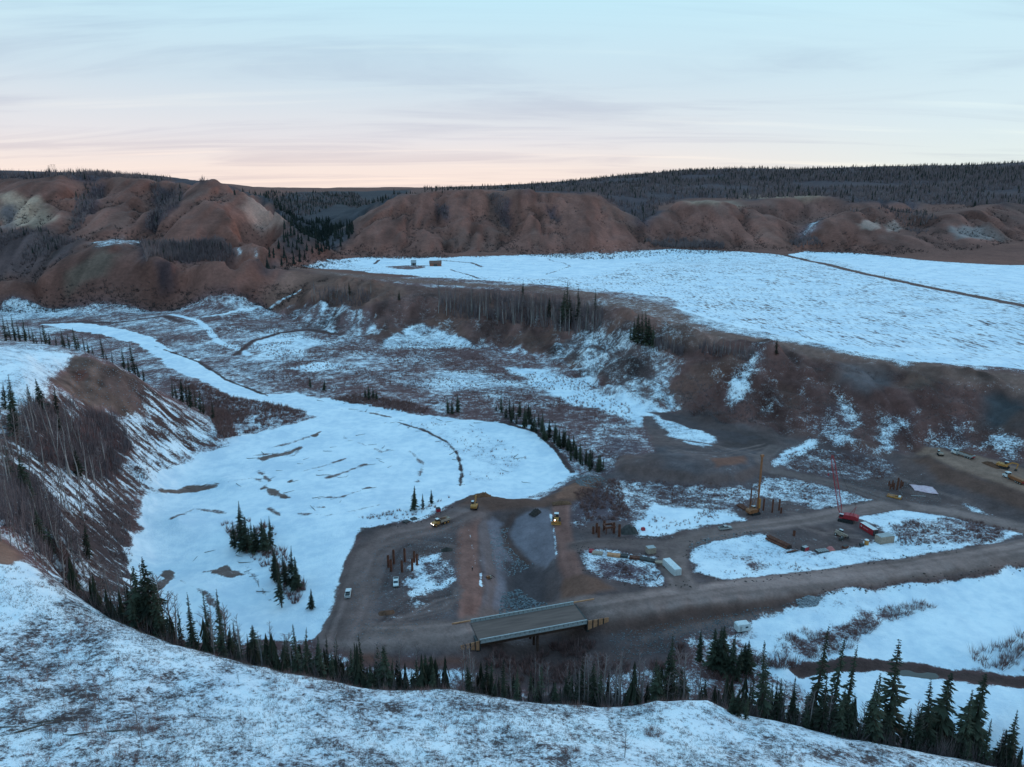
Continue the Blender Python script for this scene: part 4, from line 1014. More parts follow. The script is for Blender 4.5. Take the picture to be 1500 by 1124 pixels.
for i in range(125):                                   # the darker understory of the row
    px = rnd.uniform(110, 1500); c = crest_py(px)
    if 900 < px < 960 and rnd.random() < .5: continue
    tree_top('spruce', px, c - rnd.uniform(16, 66), crest_Y(px, c) * rnd.uniform(1.05, 1.22), f'short dark spruce just below the foreground crest before the {mark(px)}', f'short crest spruces before the {mark(px)}', None, 5, 18)
G2 = 'bare trees along the foreground crest'; L2 = 'slender leafless grey tree among the spruces along the foreground crest'
bt = [(330, 880), (345, 900), (300, 885), (322, 890), (420, 925), (445, 935), (510, 960), (525, 965), (545, 955), (555, 968), (580, 970), (250, 870), (180, 850)] + [(rnd.uniform(100, 250), rnd.uniform(800, 860)) for _ in range(22)] + [(rnd.uniform(740, 1010), rnd.uniform(950, 990)) for _ in range(38)] + [(rnd.uniform(1020, 1500), 0) for _ in range(26)] + [(rnd.uniform(450, 740), 0) for _ in range(24)] + [(rnd.uniform(250, 450), 0) for _ in range(18)]
for px, py in bt:
    c = crest_py(px)
    if py == 0 or py > c - 20: py = c - rnd.uniform(30, 75)
    tree_top('bare', px, py, crest_Y(px, c) * rnd.uniform(1.06, 1.2), f'slender leafless grey tree below the foreground crest before the {mark(px)}', f'bare crest trees before the {mark(px)}', None, 5, 19)
# spruces by the white box trailer
for px, b, t, v in ((1027, 965, 922, 1), (1050, 978, 922, 2), (1056, 975, 918, 0), (1062, 980, 917, 2), (1075, 985, 927, 1), (1090, 980, 940, 2), (1099, 982, 938, 0), (1083, 990, 945, 1)):
    tree_top('spruce', px, t, P(px, b, z=-.5)[1], 'dense dark spruce in the clump beside the parked white trailer', 'spruces beside the white trailer', v, 6, 18)
for px, t, k, v in ((1083, 1010, 1.02, 2), (1072, 1018, 1.015, 1), (1095, 1022, 1.01, 1)):
    tree_top('spruce', px, t, crest_Y(px, 1045) * k, 'green young spruce growing in the notch of the foreground crest', 'spruces in the crest notch', v, 5, 12)
# river clump
GC = 'spruces on the snowy river bar'; LC = 'dark spruce in the clump on the snowy bar inside the river bend'
for px, b, t, v in ((353, 806, 735, 1), (345, 803, 762, 1), (361, 808, 757, 2), (370, 812, 765, 1), (378, 808, 768, 2), (385, 806, 760, 1), (397, 803, 756, 1), (391, 810, 770, 0), (365, 800, 770, 4), (407, 855, 800, 1), (413, 890, 815, 3), (402, 850, 810, 1), (420, 858, 812, 2), (428, 862, 800, 1), (436, 864, 815, 2), (411, 870, 830, 1), (457, 892, 862, 2), (340, 800, 775, 4), (404, 836, 806, 4)):
    up = b < 815
    lab = 'lone small spruce right of the lower clump on the river bar' if px == 457 else ('tallest spruce of the upper clump on the river bar' if px == 353 else ('lowest ragged spruce of the lower clump on the river bar' if px == 413 else ('dark spruce in the upper clump on the snowy river bar' if up else 'dark spruce in the lower clump on the snowy river bar')))
    tree_px('spruce', px, b, t, lab, 'upper clump on the river bar' if up else 'lower clump on the river bar', v)
for px, b, t, v, lab in ((607, 747, 712, 2, 'leftmost and tallest of three small spruces beside the gravel pad'), (620, 745, 722, 4, 'middle one of three small spruces beside the gravel pad'), (632, 738, 717, 2, 'rightmost of three small spruces beside the gravel pad')):
    tree_px('spruce', px, b, t, lab, 'three spruces beside the gravel pad', v)
# left spur: back edge, slope
GS = 'spruces on the left bluff'; LS = 'dark spruce standing on the back edge of the left bluff'
for px, t in ((3, 462), (10, 466), (16, 461), (24, 470), (31, 466), (40, 474), (46, 480), (57, 478), (62, 472), (70, 486), (88, 481), (92, 490), (98, 486), (108, 480), (113, 490), (121, 491), (127, 498), (134, 503), (52, 490), (80, 492), (35, 480), (5, 478), (20, 482), (147, 490), (162, 512), (178, 508), (192, 502), (200, 530), (208, 538), (186, 522), (155, 515)):
    x, y, z = P(px, 520, Y=0.1)[0], 0, 0
    Yb = 415 if px < 140 else 422
    tree_top('spruce', px, t, Yb + rnd.uniform(-8, 8), LS, GS, rnd.choice((1, 3, 4, 5)), 5, 22)
for px, t in ((250, 556), (256, 562), (263, 553), (270, 552), (275, 560), (284, 569), (290, 571), (296, 585), (310, 590)):
    tree_top('spruce', px, t, 432 + rnd.uniform(-8, 8), 'spruce at the low end of the left bluff near the river', 'spruces at the end of the left bluff', rnd.choice((1, 3, 4)), 5, 16)
GL = 'spruces on the slope of the left bluff'; LL = 'spruce growing among bare trees on the slope of the left bluff'
for px, b, t in ((22, 628, 548), (63, 602, 553), (83, 606, 566), (45, 590, 562), (8, 600, 560), (35, 720, 665), (130, 820, 765), (60, 800, 745), (75, 815, 770), (25, 640, 570), (50, 745, 700), (115, 700, 655), (90, 640, 600), (15, 700, 650)):
    hi = b < 660
    tree_px('spruce', px, b, t, 'spruce high on the left bluff slope near its snowy top' if hi else 'spruce low on the left bluff slope among bare trunks', 'high spruces of the left slope' if hi else 'low spruces of the left slope', rnd.choice((0, 1, 4)), 150)
GB = 'bare trees on the slope of the left bluff'; LBt = 'leafless grey tree on the steep wooded slope of the left bluff'
for i in range(80):
    px = rnd.uniform(-5, 165); b = rnd.uniform(610, 720) if i < 50 else rnd.uniform(740, 860)
    if b > 740 and px > 130: px -= 40
    if px > 60 + (b - 600) * 1.2: continue
    hi = b < 735
    tree_px('bare', px, b, b - rnd.uniform(45, 75), 'leafless grey tree on the upper wooded slope of the left bluff' if hi else 'leafless grey tree on the lower slope of the left bluff near the crest', 'bare trees of the upper left slope' if hi else 'bare trees of the lower left slope', None, 150, .07)
# terrace edge
GT = 'spruces on the terrace edge'; LT = 'spruce standing above the bare grove on the terrace edge'
for px, b, t, v in ((766, 440, 410, 1), (829, 480, 412, 3), (824, 478, 425, 1), (847, 478, 420, 3), (872, 462, 422, 3), (803, 466, 433, 1), (718, 445, 430, 1), (860, 470, 440, 1), (585, 440, 425, 2), (512, 432, 412, 1), (835, 476, 430, 1)):
    tree_px('spruce', px, b, t, LT, GT, v)
for px, b, t, v in ((928, 500, 466, 1), (934, 504, 460, 2), (940, 506, 456, 1), (946, 508, 454, 1), (951, 506, 464, 2), (923, 498, 474, 1), (957, 510, 475, 1)):
    tree_px('spruce', px, b, t, 'dark spruce in the tight clump on the terrace shoulder', 'spruce clump on the terrace shoulder', v)
tree_px('spruce', 1137, 520, 494, 'lone small spruce at the head of the gully in the terrace slope', None, 1)
GG = 'bare grove on the terrace edge'; LG = 'tall leafless grey tree in the grove on the terrace edge'
for i in range(115):
    t_ = rnd.random() ** .85
    px = 640 + 240 * t_ + rnd.uniform(-8, 8) if i < 95 else rnd.uniform(455, 545)
    b = (452 + 34 * t_ + rnd.uniform(-12, 12)) if i < 95 else rnd.uniform(428, 446)
    hpx = rnd.uniform(24, 42) if i < 95 else rnd.uniform(14, 22)
    tree_px('bare', px, b, b - hpx, LG, GG, rnd.choice((1, 3, 0)))
for i in range(14):
    px = rnd.uniform(955, 1000); b = 505 + rnd.uniform(-6, 12)
    tree_px('bare', px, b, b - rnd.uniform(16, 26), 'thin leafless tree right of the spruce clump on the terrace shoulder', 'bare trees on the terrace shoulder', rnd.choice((1, 3)))
for i in range(18):
    px = rnd.uniform(1022, 1100); b = 514 + (px - 1022) * .08 + rnd.uniform(-4, 6)
    tree_px('bare', px, b, b - rnd.uniform(14, 24), 'thin leafless tree at the top of the dark terrace slope', 'bare trees at the top of the dark slope', rnd.choice((1, 3)))
# conifer row on the right river bank
bank = [(738, 612), (770, 626), (800, 642), (826, 662), (850, 684), (884, 698)]
for i in range(62):
    t_ = i / 62 * 5; k = int(t_); f = t_ - k
    px = bank[k][0] * (1 - f) + bank[k + 1][0] * f + rnd.uniform(-5, 9); b = bank[k][1] * (1 - f) + bank[k + 1][1] * f + rnd.uniform(-9, 3)
    tree_px('spruce', px, b, b - rnd.uniform(13, 30), 'small dark spruce in the dense row along the far river bank', 'spruces along the far river bank', rnd.choice((0, 1, 2, 4)))
for px, b, t in ((535, 585, 568), (541, 586, 563), (547, 586, 566), (552, 587, 572), (656, 606, 582), (662, 607, 586), (670, 604, 578), (727, 602, 593), (455, 568, 552), (475, 572, 556)):
    tree_px('spruce', px, b, t, 'small lone spruce on the brushy flood plain beyond the river', 'spruces on the flood plain', rnd.choice((0, 2)))

# ================================================================== stuff: brush, far woods (many small faces in one mesh each)
class Soup:
    def __init__(s):
        s.v = []; s.n = 0; s.t = []
    def tris(s, a):                       # a: (n, 3, 3)
        s.v.append(a.reshape(-1, 3))
    def build(s, name, mat, label, cat):
        v = np.concatenate(s.v).astype(np.float32); n = len(v) // 3
        me = bpy.data.meshes.new(name)
        me.vertices.add(len(v)); me.vertices.foreach_set('co', v.ravel())
        me.loops.add(n * 3); me.loops.foreach_set('vertex_index', np.arange(n * 3, dtype=np.int32))
        me.polygons.add(n); me.polygons.foreach_set('loop_start', np.arange(0, n * 3, 3, dtype=np.int32)); me.polygons.foreach_set('loop_total', np.full(n, 3, np.int32))
        me.update(); me.materials.append(mat)
        o = bpy.data.objects.new(name, me); COL.objects.link(o)
        return tag(o, label, cat, None, 'stuff')
def twig_bunch(soup, xs, ys, hs, per, wide, thick, zs=None):
    """bunches of thin upright blades"""
    n = len(xs)
    zs = heights(xs, ys) if zs is None else zs
    B = np.stack([xs, ys, zs - .05], 1)[:, None, :].repeat(per, 1)
    a = nrg.uniform(0, 6.283, (n, per)); r = np.sqrt(nrg.uniform(0, 1, (n, per))) * wide * hs[:, None]
    B[..., 0] += np.cos(a) * r * .45; B[..., 1] += np.sin(a) * r * .45
    H = hs[:, None] * nrg.uniform(.5, 1.1, (n, per))
    T = B.copy(); T[..., 0] += np.cos(a) * r * .8 + nrg.normal(0, .1, (n, per)) * hs[:, None]; T[..., 1] += np.sin(a) * r * .8; T[..., 2] += H
    b = nrg.uniform(0, 6.283, (n, per)); w = thick * hs[:, None] * nrg.uniform(.6, 1.4, (n, per))
    D = np.stack([np.cos(b) * w, np.sin(b) * w, 0 * w], 2)
    M = (B + T) / 2 + D * .3
    soup.tris(np.stack([B - D, B + D, T], 2).reshape(-1, 3, 3))
def scatter(pts, n):
    """n random points of the ground inside a pixel polygon (even in the plan)"""
    poly = world_poly(pts)
    lo, hi = poly.min(0), poly.max(0)
    out = []
    tot = 0
    while tot < n:
        p = nrg.uniform(lo, hi, (n * 2, 2))
        p = p[seg_dist(poly, p[:, 0], p[:, 1]) < 0]
        out.append(p); tot += len(p)
        if len(p) == 0: break
    p = np.concatenate(out)[:n]
    return p[:, 0], p[:, 1]
clump = lambda x, y, sc, s: fbm(x, y, sc, 3, s)
# foreground grass and twigs
g = Soup()
x = nrg.uniform(-130, 130, 90000); y = nrg.uniform(72, 140, 90000)
ok = (np.abs(x / y) < .85) & (heights(x, y) > 42); x, y = x[ok], y[ok]
ok = clump(x, y, 9, 301) + .8 * clump(x, y, 2.5, 302) > -.03; x, y = x[ok], y[ok]
twig_bunch(g, x, y, nrg.uniform(.18, .60, len(x)), 7, .55, .035)
g.build('dead_grass', M_GRASS, 'dead brown grass poking through the snow on the near hillside', 'grass')
g = Soup()
x = nrg.uniform(-130, 130, 5200); y = nrg.uniform(72, 140, 5200)
ok = (np.abs(x / y) < .85) & (heights(x, y) > 42); x, y = x[ok], y[ok]
ok = clump(x, y, 14, 311) > .22; x, y = x[ok], y[ok]
twig_bunch(g, x, y, nrg.uniform(.5, 1.5, len(x)), 26, .6, .014)
g.build('low_brush', M_TWIGRED, 'low reddish brush in patches on the snowy near hillside', 'brush')
# brush on the flood plain and the site
g = Soup()
def brush(pts, n, hlo, hhi, sc=14, thr=-.1, per=12, thick=.045):
    x, y = scatter(pts, n)
    ok = clump(x, y, sc, 321) > thr; x, y = x[ok], y[ok]
    twig_bunch(g, x, y, nrg.uniform(hlo, hhi, len(x)), per, .55, thick)
brush([(280, 470), (400, 455), (500, 495), (620, 500), (760, 512), (860, 560), (930, 600), (900, 690), (820, 640), (740, 600), (600, 590), (480, 575), (380, 555), (300, 520)], 9000, .8, 2.2, 30, -.05)
brush([(300, 565), (340, 582), (400, 592), (455, 606), (430, 618), (370, 632), (320, 645), (305, 610), (250, 555)], 1500, 1.2, 3.6, 10, -.3, 14)
brush([(310, 600), (330, 600), (345, 640), (315, 650)], 160, 2.5, 5, 10, -1, 18)
brush([(480, 585), (520, 578), (600, 590), (640, 605), (600, 606), (520, 592)], 500, 1.2, 3.2, 8, -.4, 14)
brush([(590, 620), (640, 616), (700, 624), (775, 665), (760, 690), (678, 712), (660, 660)], 420, .5, 1.5, 8, .1)
brush([(840, 720), (905, 700), (925, 760), (860, 765)], 900, .8, 2.0, 9, -.5)
brush([(905, 702), (1090, 712), (1090, 762), (930, 785), (925, 760)], 900, .5, 1.6, 9, .08)
brush([(860, 815), (960, 818), (1000, 850), (900, 855)], 500, .5, 1.5, 6, .0)
brush([(1300, 765), (1400, 758), (1490, 776), (1450, 796), (1320, 800)], 1100, .5, 1.6, 7, -.05)
brush([(1010, 812), (1180, 810), (1300, 802), (1200, 838), (1050, 850)], 420, .4, 1.3, 6, .25)
brush([(1120, 698), (1270, 733), (1200, 745), (1120, 725)], 420, .5, 1.4, 6, .08); brush([(1140, 670), (1180, 656), (1310, 680), (1290, 702), (1150, 688)], 900, .6, 1.8, 8, -.1)
brush([(1120, 960), (1150, 930), (1230, 905), (1350, 880), (1370, 890), (1290, 915), (1250, 950), (1180, 970)], 800, .7, 2.6, 6, .0, 11, .02)
brush([(1010, 990), (1100, 960), (1180, 970), (1140, 990), (1080, 1000)], 300, 1.5, 3.5, 7, -.2, 12, .02)
brush([(1420, 960), (1460, 945), (1500, 930), (1540, 940), (1520, 985), (1440, 980)], 130, 1.5, 4.2, 5, -.2, 16, .018)
brush([(350, 760), (400, 770), (410, 800), (450, 860), (430, 890), (395, 840), (340, 790), (318, 770)], 320, 1, 3.4, 5, -.2, 16)
brush([(500, 760), (560, 752), (620, 742), (660, 728), (650, 740), (590, 762)], 160, .6, 1.8, 5, -.1, 14)
brush([(700, 965), (840, 940), (1000, 945), (1000, 990), (900, 1000), (760, 1005)], 700, 1.2, 3.5, 8, -.1, 12)
g.build('willow_brush', M_TWIGRED, 'leafless reddish willow brush over the snowy valley floor', 'brush')
# scarp brush: spindly fallen and standing stems
g = Soup()
brush([(820, 515), (880, 480), (980, 520), (985, 560), (1040, 560), (1120, 560), (1200, 600), (1120, 625), (1000, 603), (930, 588)], 2600, .8, 2.6, 20, -.2, 8)
brush([(1010, 505), (1400, 560), (1500, 590), (1500, 655), (1280, 650), (1150, 625), (1000, 600)], 2600, .6, 2.0, 25, .0, 8)
brush([(430, 425), (560, 430), (700, 440), (860, 470), (800, 512), (600, 495), (450, 465)], 2600, .8, 2.4, 25, -.05, 8)
brush([(0, 600), (100, 590), (190, 640), (230, 690), (190, 760), (195, 850), (100, 850), (0, 740)], 2200, .8, 2.6, 14, -.15, 10)
g.build('slope_brush', M_TWIG, 'tangled leafless brush and fallen stems on the steep slopes', 'brush')
# far woods: thin tree slivers
def far_trees(soup, xs, ys, hs, spruce, blades=3):
    zs = heights(xs, ys); n = len(xs)
    if spruce:
        R = hs * nrg.uniform(.13, .2, n)
        for k in range(4):
            a0, a1 = k * 1.5708, (k + 1) * 1.5708
            for z0, z1, rr in ((.08, .62, 1.), (.40, 1., .62)):
                p0 = np.stack([xs + np.cos(a0) * R * rr, ys + np.sin(a0) * R * rr, zs + hs * z0], 1)
                p1 = np.stack([xs + np.cos(a1) * R * rr, ys + np.sin(a1) * R * rr, zs + hs * z0], 1)
                soup.tris(np.stack([p0, p1, np.stack([xs, ys, zs + hs * z1], 1)], 1))
    else:
        twig_bunch(soup, xs, ys, hs, blades, .22, .055, zs)
def woods(pts, n, hlo, hhi, sp_share, thr=-.3, sc=160, blades=4):
    x, y = scatter(pts, n)
    ok = clump(x, y, sc, 331) > thr; x, y = x[ok], y[ok]
    h = nrg.uniform(hlo, hhi, len(x)); s = nrg.uniform(0, 1, len(x)) < sp_share
    far_trees(FS, x[s], y[s], h[s] * 1.1, True); far_trees(FB, x[~s], y[~s], h[~s], False, blades)
FS, FB = Soup(), Soup()
woods([(735, 279), (860, 284), (905, 302), (940, 328), (960, 316), (965, 303), (1010, 292), (1110, 292), (1215, 288), (1240, 298), (1300, 296), (1400, 300), (1540, 300), (1560, 262), (1100, 262), (900, 268)], 15000, 9, 18, .10, -.35, 260)
woods([(730, 277), (900, 262), (1000, 252), (1250, 250), (1400, 248), (1540, 243), (1560, 264), (1100, 266), (900, 270)], 9000, 12, 22, .16, -.4, 400)
woods([(-60, 256), (150, 256), (300, 265), (345, 276), (250, 263), (100, 262), (-60, 262)], 1500, 9, 16, .05, -.6)
woods([(400, 300), (430, 320), (500, 300), (560, 300), (595, 284), (520, 283), (430, 284), (350, 277)], 2600, 9, 16, .3, -.5)
woods([(205, 356), (330, 356), (345, 378), (300, 382), (215, 383)], 800, 8, 14, .03, -.9)
woods([(-40, 342), (70, 337), (120, 352), (60, 378), (-40, 390)], 700, 7, 12, .06, -.2, 60)
for gl in ([(125, 268), (150, 270), (140, 300), (120, 335), (100, 340), (110, 310)], [(222, 272), (268, 274), (262, 300), (240, 325), (212, 338), (230, 300)]):
    woods(gl, 330, 7, 12, .03, -.9)
woods([(1190, 335), (1240, 310), (1330, 305), (1380, 320), (1390, 340), (1340, 345), (1320, 325), (1280, 305), (1230, 318)], 700, 7, 12, .1, -.2, 80)
woods([(940, 355), (1000, 352), (1060, 358), (1060, 365), (960, 361)], 500, 8, 13, .02, -.9); woods([(1155, 355), (1180, 350), (1205, 362), (1170, 366)], 260, 8, 13, .02, -.9)
woods([(715, 286), (745, 290), (748, 330), (735, 335)], 130, 5, 9, .1, -.9); woods([(640, 300), (658, 305), (656, 322), (642, 318)], 60, 4, 7, .1, -.9)
uu = nrg.uniform(-.12, .85, 3000); yy = nrg.uniform(3700, 4600, 3000)
far_trees(FB, (uu * yy)[:2000], yy[:2000], nrg.uniform(10, 20, 2000), False, 4); far_trees(FS, (uu * yy)[2000:], yy[2000:], nrg.uniform(12, 22, 1000), True)
# groves that read as one mass of grey stems
def grove(pts, n, hlo, hhi, blades=5, thick=.016, wide=.10):
    x, y = scatter(pts, n)
    twig_bunch(GRV, x, y, nrg.uniform(hlo, hhi, len(x)), blades, wide, thick)
GRV = Soup()
grove([(640, 440), (700, 436), (780, 440), (880, 452), (885, 475), (860, 492), (800, 482), (720, 468), (650, 462)], 750, 10, 17)
grove([(455, 424), (545, 432), (540, 446), (470, 440)], 220, 7, 12)
grove([(955, 500), (1000, 512), (1000, 522), (960, 515)], 120, 6, 10)
grove([(1020, 508), (1100, 514), (1110, 525), (1030, 522)], 150, 5, 9)
grove([(205, 360), (330, 360), (345, 378), (300, 382), (215, 383)], 520, 9, 15)
grove([(940, 357), (1060, 362), (1060, 366), (960, 362)], 200, 9, 14)
grove([(30, 600), (100, 590), (170, 610), (195, 655), (175, 705), (110, 700), (40, 670)], 800, 4.5, 9, 8, .012, .22)
grove([(0, 700), (50, 700), (90, 760), (130, 830), (100, 850), (30, 790), (0, 770)], 600, 4.5, 9, 8, .012, .22)
GRV.build('bare_groves', M_FARWOOD, 'grey leafless groves on the terrace edge, benches and bluff slope', 'woods')
THK = Soup()
cp_ = [(q[0], q[1]) for q in crest if q[0] > 80]
n_ = 5000; t_ = nrg.uniform(100, 1500, n_)
xs_ = []; ys_ = []
for t in t_:
    Yk = crest_Y(t, crest_py(t)) * rnd.uniform(1.05, 1.42); xs_.append(ray(t, crest_py(t))[0] * Yk); ys_.append(Yk)
twig_bunch(THK, np.array(xs_), np.array(ys_), nrg.uniform(2.0, 6.5, n_), 9, .28, .010)
THK.build('crest_thicket', M_TWIG, 'dense leafless thicket between the trees below the foreground crest', 'thicket')
SPF = Soup()
def cone_spruces(soup, xs, ys, hs):
    zs = heights(xs, ys); n = len(xs)
    for lv in range(7):
        z0 = .05 + lv * .13; z1 = min(1.0, z0 + .30); R = hs * .17 * (1 - z0) * nrg.uniform(.7, 1.3, n)
        a = nrg.uniform(0, 6.28, n)
        for k in range(6):
            a0 = a + k * 1.047; a1 = a0 + .75; rr = nrg.uniform(.55, 1.25, n)
            p0 = np.stack([xs + np.cos(a0) * R * rr, ys + np.sin(a0) * R * rr, zs + hs * z0], 1); p1 = np.stack([xs + np.cos(a1) * R, ys + np.sin(a1) * R, zs + hs * (z0 - .03)], 1)
            soup.tris(np.stack([p0, p1, np.stack([xs, ys, zs + hs * z1], 1)], 1))
xs_, ys_ = [], []
for i in range(420):
    t = rnd.uniform(105, 1500); Yk = crest_Y(t, crest_py(t)) * rnd.uniform(1.06, 1.36); xs_.append(ray(t, crest_py(t))[0] * Yk); ys_.append(Yk)
cone_spruces(SPF, np.array(xs_), np.array(ys_), nrg.uniform(4, 10.5, len(xs_)))
SPF.build('young_spruce_thicket', M_NEEDLE, 'low dark mass of young spruces between the trees below the foreground crest', 'thicket')
# bushes that fill the hollows of the brown bluffs
conc = (box(Z, 21) - Z).ravel()
cand = np.where((conc > .9) & (VY > 930) & (VY < 2100) & (np.abs(UX) < .8) & (SLv > .12))[0]
cand = nrg.choice(cand, min(13000, len(cand)), replace=False)
HB = Soup()
jx = VX[cand] + nrg.normal(0, 2, len(cand)); jy = VY[cand] + nrg.normal(0, 3, len(cand))
twig_bunch(HB, jx, jy, nrg.uniform(1.6, 5.0, len(cand)), 8, .8, .07)
HB.build('hollow_brush', mat_simple("hollow_brush_twigs", (.062, .046, .046), .95, .3, .05, (.10, .07, .066), spec=.05), 'dark leafless brush filling the hollows of the brown bluffs', 'brush')
# crowded spruces of the side valley and of the skyline
x, y = scatter([(385, 398), (395, 372), (418, 345), (408, 308), (390, 296), (430, 318), (480, 325), (520, 340), (500, 365), (455, 378)], 620)
cone_spruces(FS, x, y, nrg.uniform(11, 22, len(x)))
sk_x, sk_y = [], []
for px in list(np.linspace(285, 342, 18)) + list(np.linspace(572, 680, 26)) + list(np.linspace(345, 415, 34)):
    Yk = (1470 if 250 < px < 342 else (1400 if px < 420 else 1720)) + rnd.uniform(-40, 60); px += rnd.uniform(-3, 3)
    sk_x.append(ray(px, 275)[0] * Yk); sk_y.append(Yk)
cone_spruces(FS, np.array(sk_x), np.array(sk_y), nrg.uniform(6, 13, len(sk_x)))
FB.build('distant_bare_woods', M_FARWOOD, 'grey leafless woods over the distant plateau and gullies', 'woods')
FS.build('distant_spruce_woods', M_FARSPRUCE, 'dark spruces crowding the side valley and scattered through the distant woods', 'woods')
# driftwood logs on the river ice
GD = 'driftwood on the frozen river'; LD = 'dark driftwood log lying on the snowy frozen river'
def log_mesh(seed):
    r = random.Random(seed); m = MB()
    pts = [(-.5 + i * .2, r.uniform(-.025, .025), .022 + r.uniform(0, .012)) for i in range(6)]
    m.tube(pts, [.030, .027, .024, .020, .015, .007], 6)
    for k in range(4):
        i = r.randrange(0, 5); p = Vector(pts[i]); m.tube([p, p + Vector((r.uniform(.03, .1), r.uniform(-.1, .1), r.uniform(.02, .09)))], [.010, .003], 4)
    for k in range(5):
        m.tube([pts[0], Vector(pts[0]) + Vector((-.05, r.uniform(-.08, .08), r.uniform(-.01, .08)))], [.014, .004], 4)
    return m.mesh('driftwood_log', M_LOG, True)
LOGS = [log_mesh(s) for s in range(5)]
def log(px, py, L, ang):
    x, y, z = ground(px, py)
    o = bpy.data.objects.new('driftwood_log', rnd.choice(LOGS)); COL.objects.link(o)
    o.location = (x, y, z); o.rotation_euler = (rnd.uniform(-.1, .1), rnd.uniform(-.04, .04), ang); o.scale = (L, L * .8, L * .8)
    tag(o, LD, 'log', GD)
lg = [(505, 640), (515, 645), (530, 638), (548, 652), (560, 655), (570, 660), (555, 672), (545, 680), (560, 676), (570, 684), (490, 655), (480, 662), (470, 690), (500, 700), (510, 698), (475, 697), (450, 672), (440, 680), (430, 705), (425, 720), (410, 690), (400, 700), (385, 665), (372, 672), (405, 668), (420, 660), (300, 710), (320, 708), (350, 712), (275, 716), (565, 620), (575, 618), (585, 622), (590, 616), (600, 625), (615, 632), (630, 638), (645, 646), (655, 655), (665, 664), (672, 675), (675, 688), (676, 700), (674, 710), (635, 612), (645, 615), (660, 618), (690, 625), (700, 620), (470, 588), (490, 585), (505, 590), (520, 600), (535, 602), (555, 604), (700, 640), (755, 668), (762, 672), (770, 708), (740, 690), (540, 715), (500, 735), (490, 730), (465, 728), (460, 745), (360, 825), (365, 835), (372, 845), (380, 858), (388, 868), (350, 815), (285, 820), (310, 808), (265, 515), (280, 522), (255, 502), (230, 508), (330, 655), (335, 640)]
for px, py in lg:
    log(px + rnd.uniform(-2, 2), py + rnd.uniform(-1, 1), rnd.uniform(3, 7.5), rnd.gauss(.35, .8))
lgf = [(60, 1060, 9, .25), (35, 1072, 11, .5), (170, 1072, 8, .1), (10, 1066, 6, 0.05), (118, 1076, 7, .2)]
for px, py, L, a in lgf:
    x, y, z = ground(px, py); o = bpy.data.objects.new('fallen_log', LOGS[0]); COL.objects.link(o); o.location = (x, y, z); o.rotation_euler = (0, 0, a); o.scale = (L * .6,) * 3
    tag(o, 'weathered fallen log half buried in the snow of the near hillside', 'log', 'fallen logs on the near hillside')

for px, b, t in ((115, 1022, 985), (128, 1025, 1000), (163, 1010, 975), (140, 1040, 1010), (108, 1058, 1030), (203, 1075, 1030), (208, 1095, 1060), (95, 1040, 1015), (220, 1060, 1038), (36, 1055, 1035), (915, 1110, 1065), (1105, 1110, 1085), (480, 1050, 1035), (350, 1000, 985)):
    tree_px('bare', px, b, t, 'thin bare sapling poking out of the snow on the near hillside', 'saplings on the near hillside', 4)
BSH = Soup()
for px, py, n, r_, h_ in ((205, 1065, 26, 3.0, 1.3), (838, 1105, 16, 1.3, 1.2), (957, 1075, 20, 1.4, 1.2), (180, 970, 14, 1.8, .8), (220, 972, 14, 1.8, .8), (428, 1028, 10, 1.5, .7), (105, 905, 26, 3.0, .9), (130, 915, 20, 2.5, .9), (700, 1060, 10, 1.6, .7), (610, 1045, 10, 1.6, .7), (560, 1075, 10, 1.6, .7), (352, 1060, 10, 1.6, .8), (150, 1000, 20, 3.0, .9), (85, 985, 16, 2.5, .8), (1010, 1110, 14, 1.8, .8), (1160, 1110, 14, 1.8, .8), (20, 1040, 14, 2.0, 1.0), (400, 1015, 12, 2.0, .8), (240, 1000, 12, 2, .8), (500, 1100, 12, 1.8, .8), (640, 1110, 12, 1.8, .8), (760, 1085, 12, 1.8, .7)):
    x, y, z = ground(px, py)
    a = nrg.uniform(0, 6.28, n); r2 = np.sqrt(nrg.uniform(0, 1, n)) * r_
    twig_bunch(BSH, x + np.cos(a) * r2, y + np.sin(a) * r2, nrg.uniform(.5, 1, n) * h_, 34, .8, .016)
BSH.build('rose_bushes', M_TWIGRED, 'low clumps of reddish bushes on the near snowy hillside', 'bushes')
# ================================================================== paints
def mat_emit(name, col, strength):
    m, nt, b = new_mat(name)
    b.inputs['Base Color'].default_value = (*col, 1); b.inputs['Emission Color'].default_value = (*col, 1); b.inputs['Emission Strength'].default_value = strength
    return m
M_WHITE = mat_simple("white_paint", (.62, .63, .62), .45, .12, 1.5)
M_SILVER = mat_simple("silver_paint", (.38, .38, .37), .4, .15, 1.5, metallic=.2)
M_RED = mat_simple("red_paint", (.36, .030, .040), .5, .22, 1.2)
M_ORANGE = mat_simple("orange_paint", (.27, .105, .045), .55, .25, 1.2)
M_YELLOW = mat_simple("yellow_paint", (.44, .20, .055), .55, .25, 1.2)
M_TANP = mat_simple("tan_paint", (.36, .27, .21), .7, .2, 1.2)
M_BLACK = mat_simple("black_rubber", (.022, .022, .023), .85, .3, 3)
M_DARK = mat_simple("dark_steel", (.055, .052, .050), .6, .3, 2, metallic=.3)
M_GLASS = mat_simple("tinted_glass", (.025, .032, .038), .12, .1, 1, spec=.6)
M_RUST = mat_simple("rusty_steel", (.125, .042, .028), .85, .4, 1.6, (.20, .075, .045))
M_CONC = mat_simple("pale_concrete", (.36, .36, .35), .85, .18, 1.2)
M_TIMBER = mat_simple("fresh_timber", (.52, .23, .115), .8, .25, 1.0, (.66, .32, .17))
M_GIRDER = mat_simple("weathering_steel_girder", (.10, .055, .040), .8, .3, 1)
M_MAT = mat_simple("grey_timber_mat", (.07, .065, .062), .85, .3, 1.5)
M_PINK = mat_simple("pink_tarpaulin", (.62, .36, .40), .6, .15, .8, (.70, .50, .52))
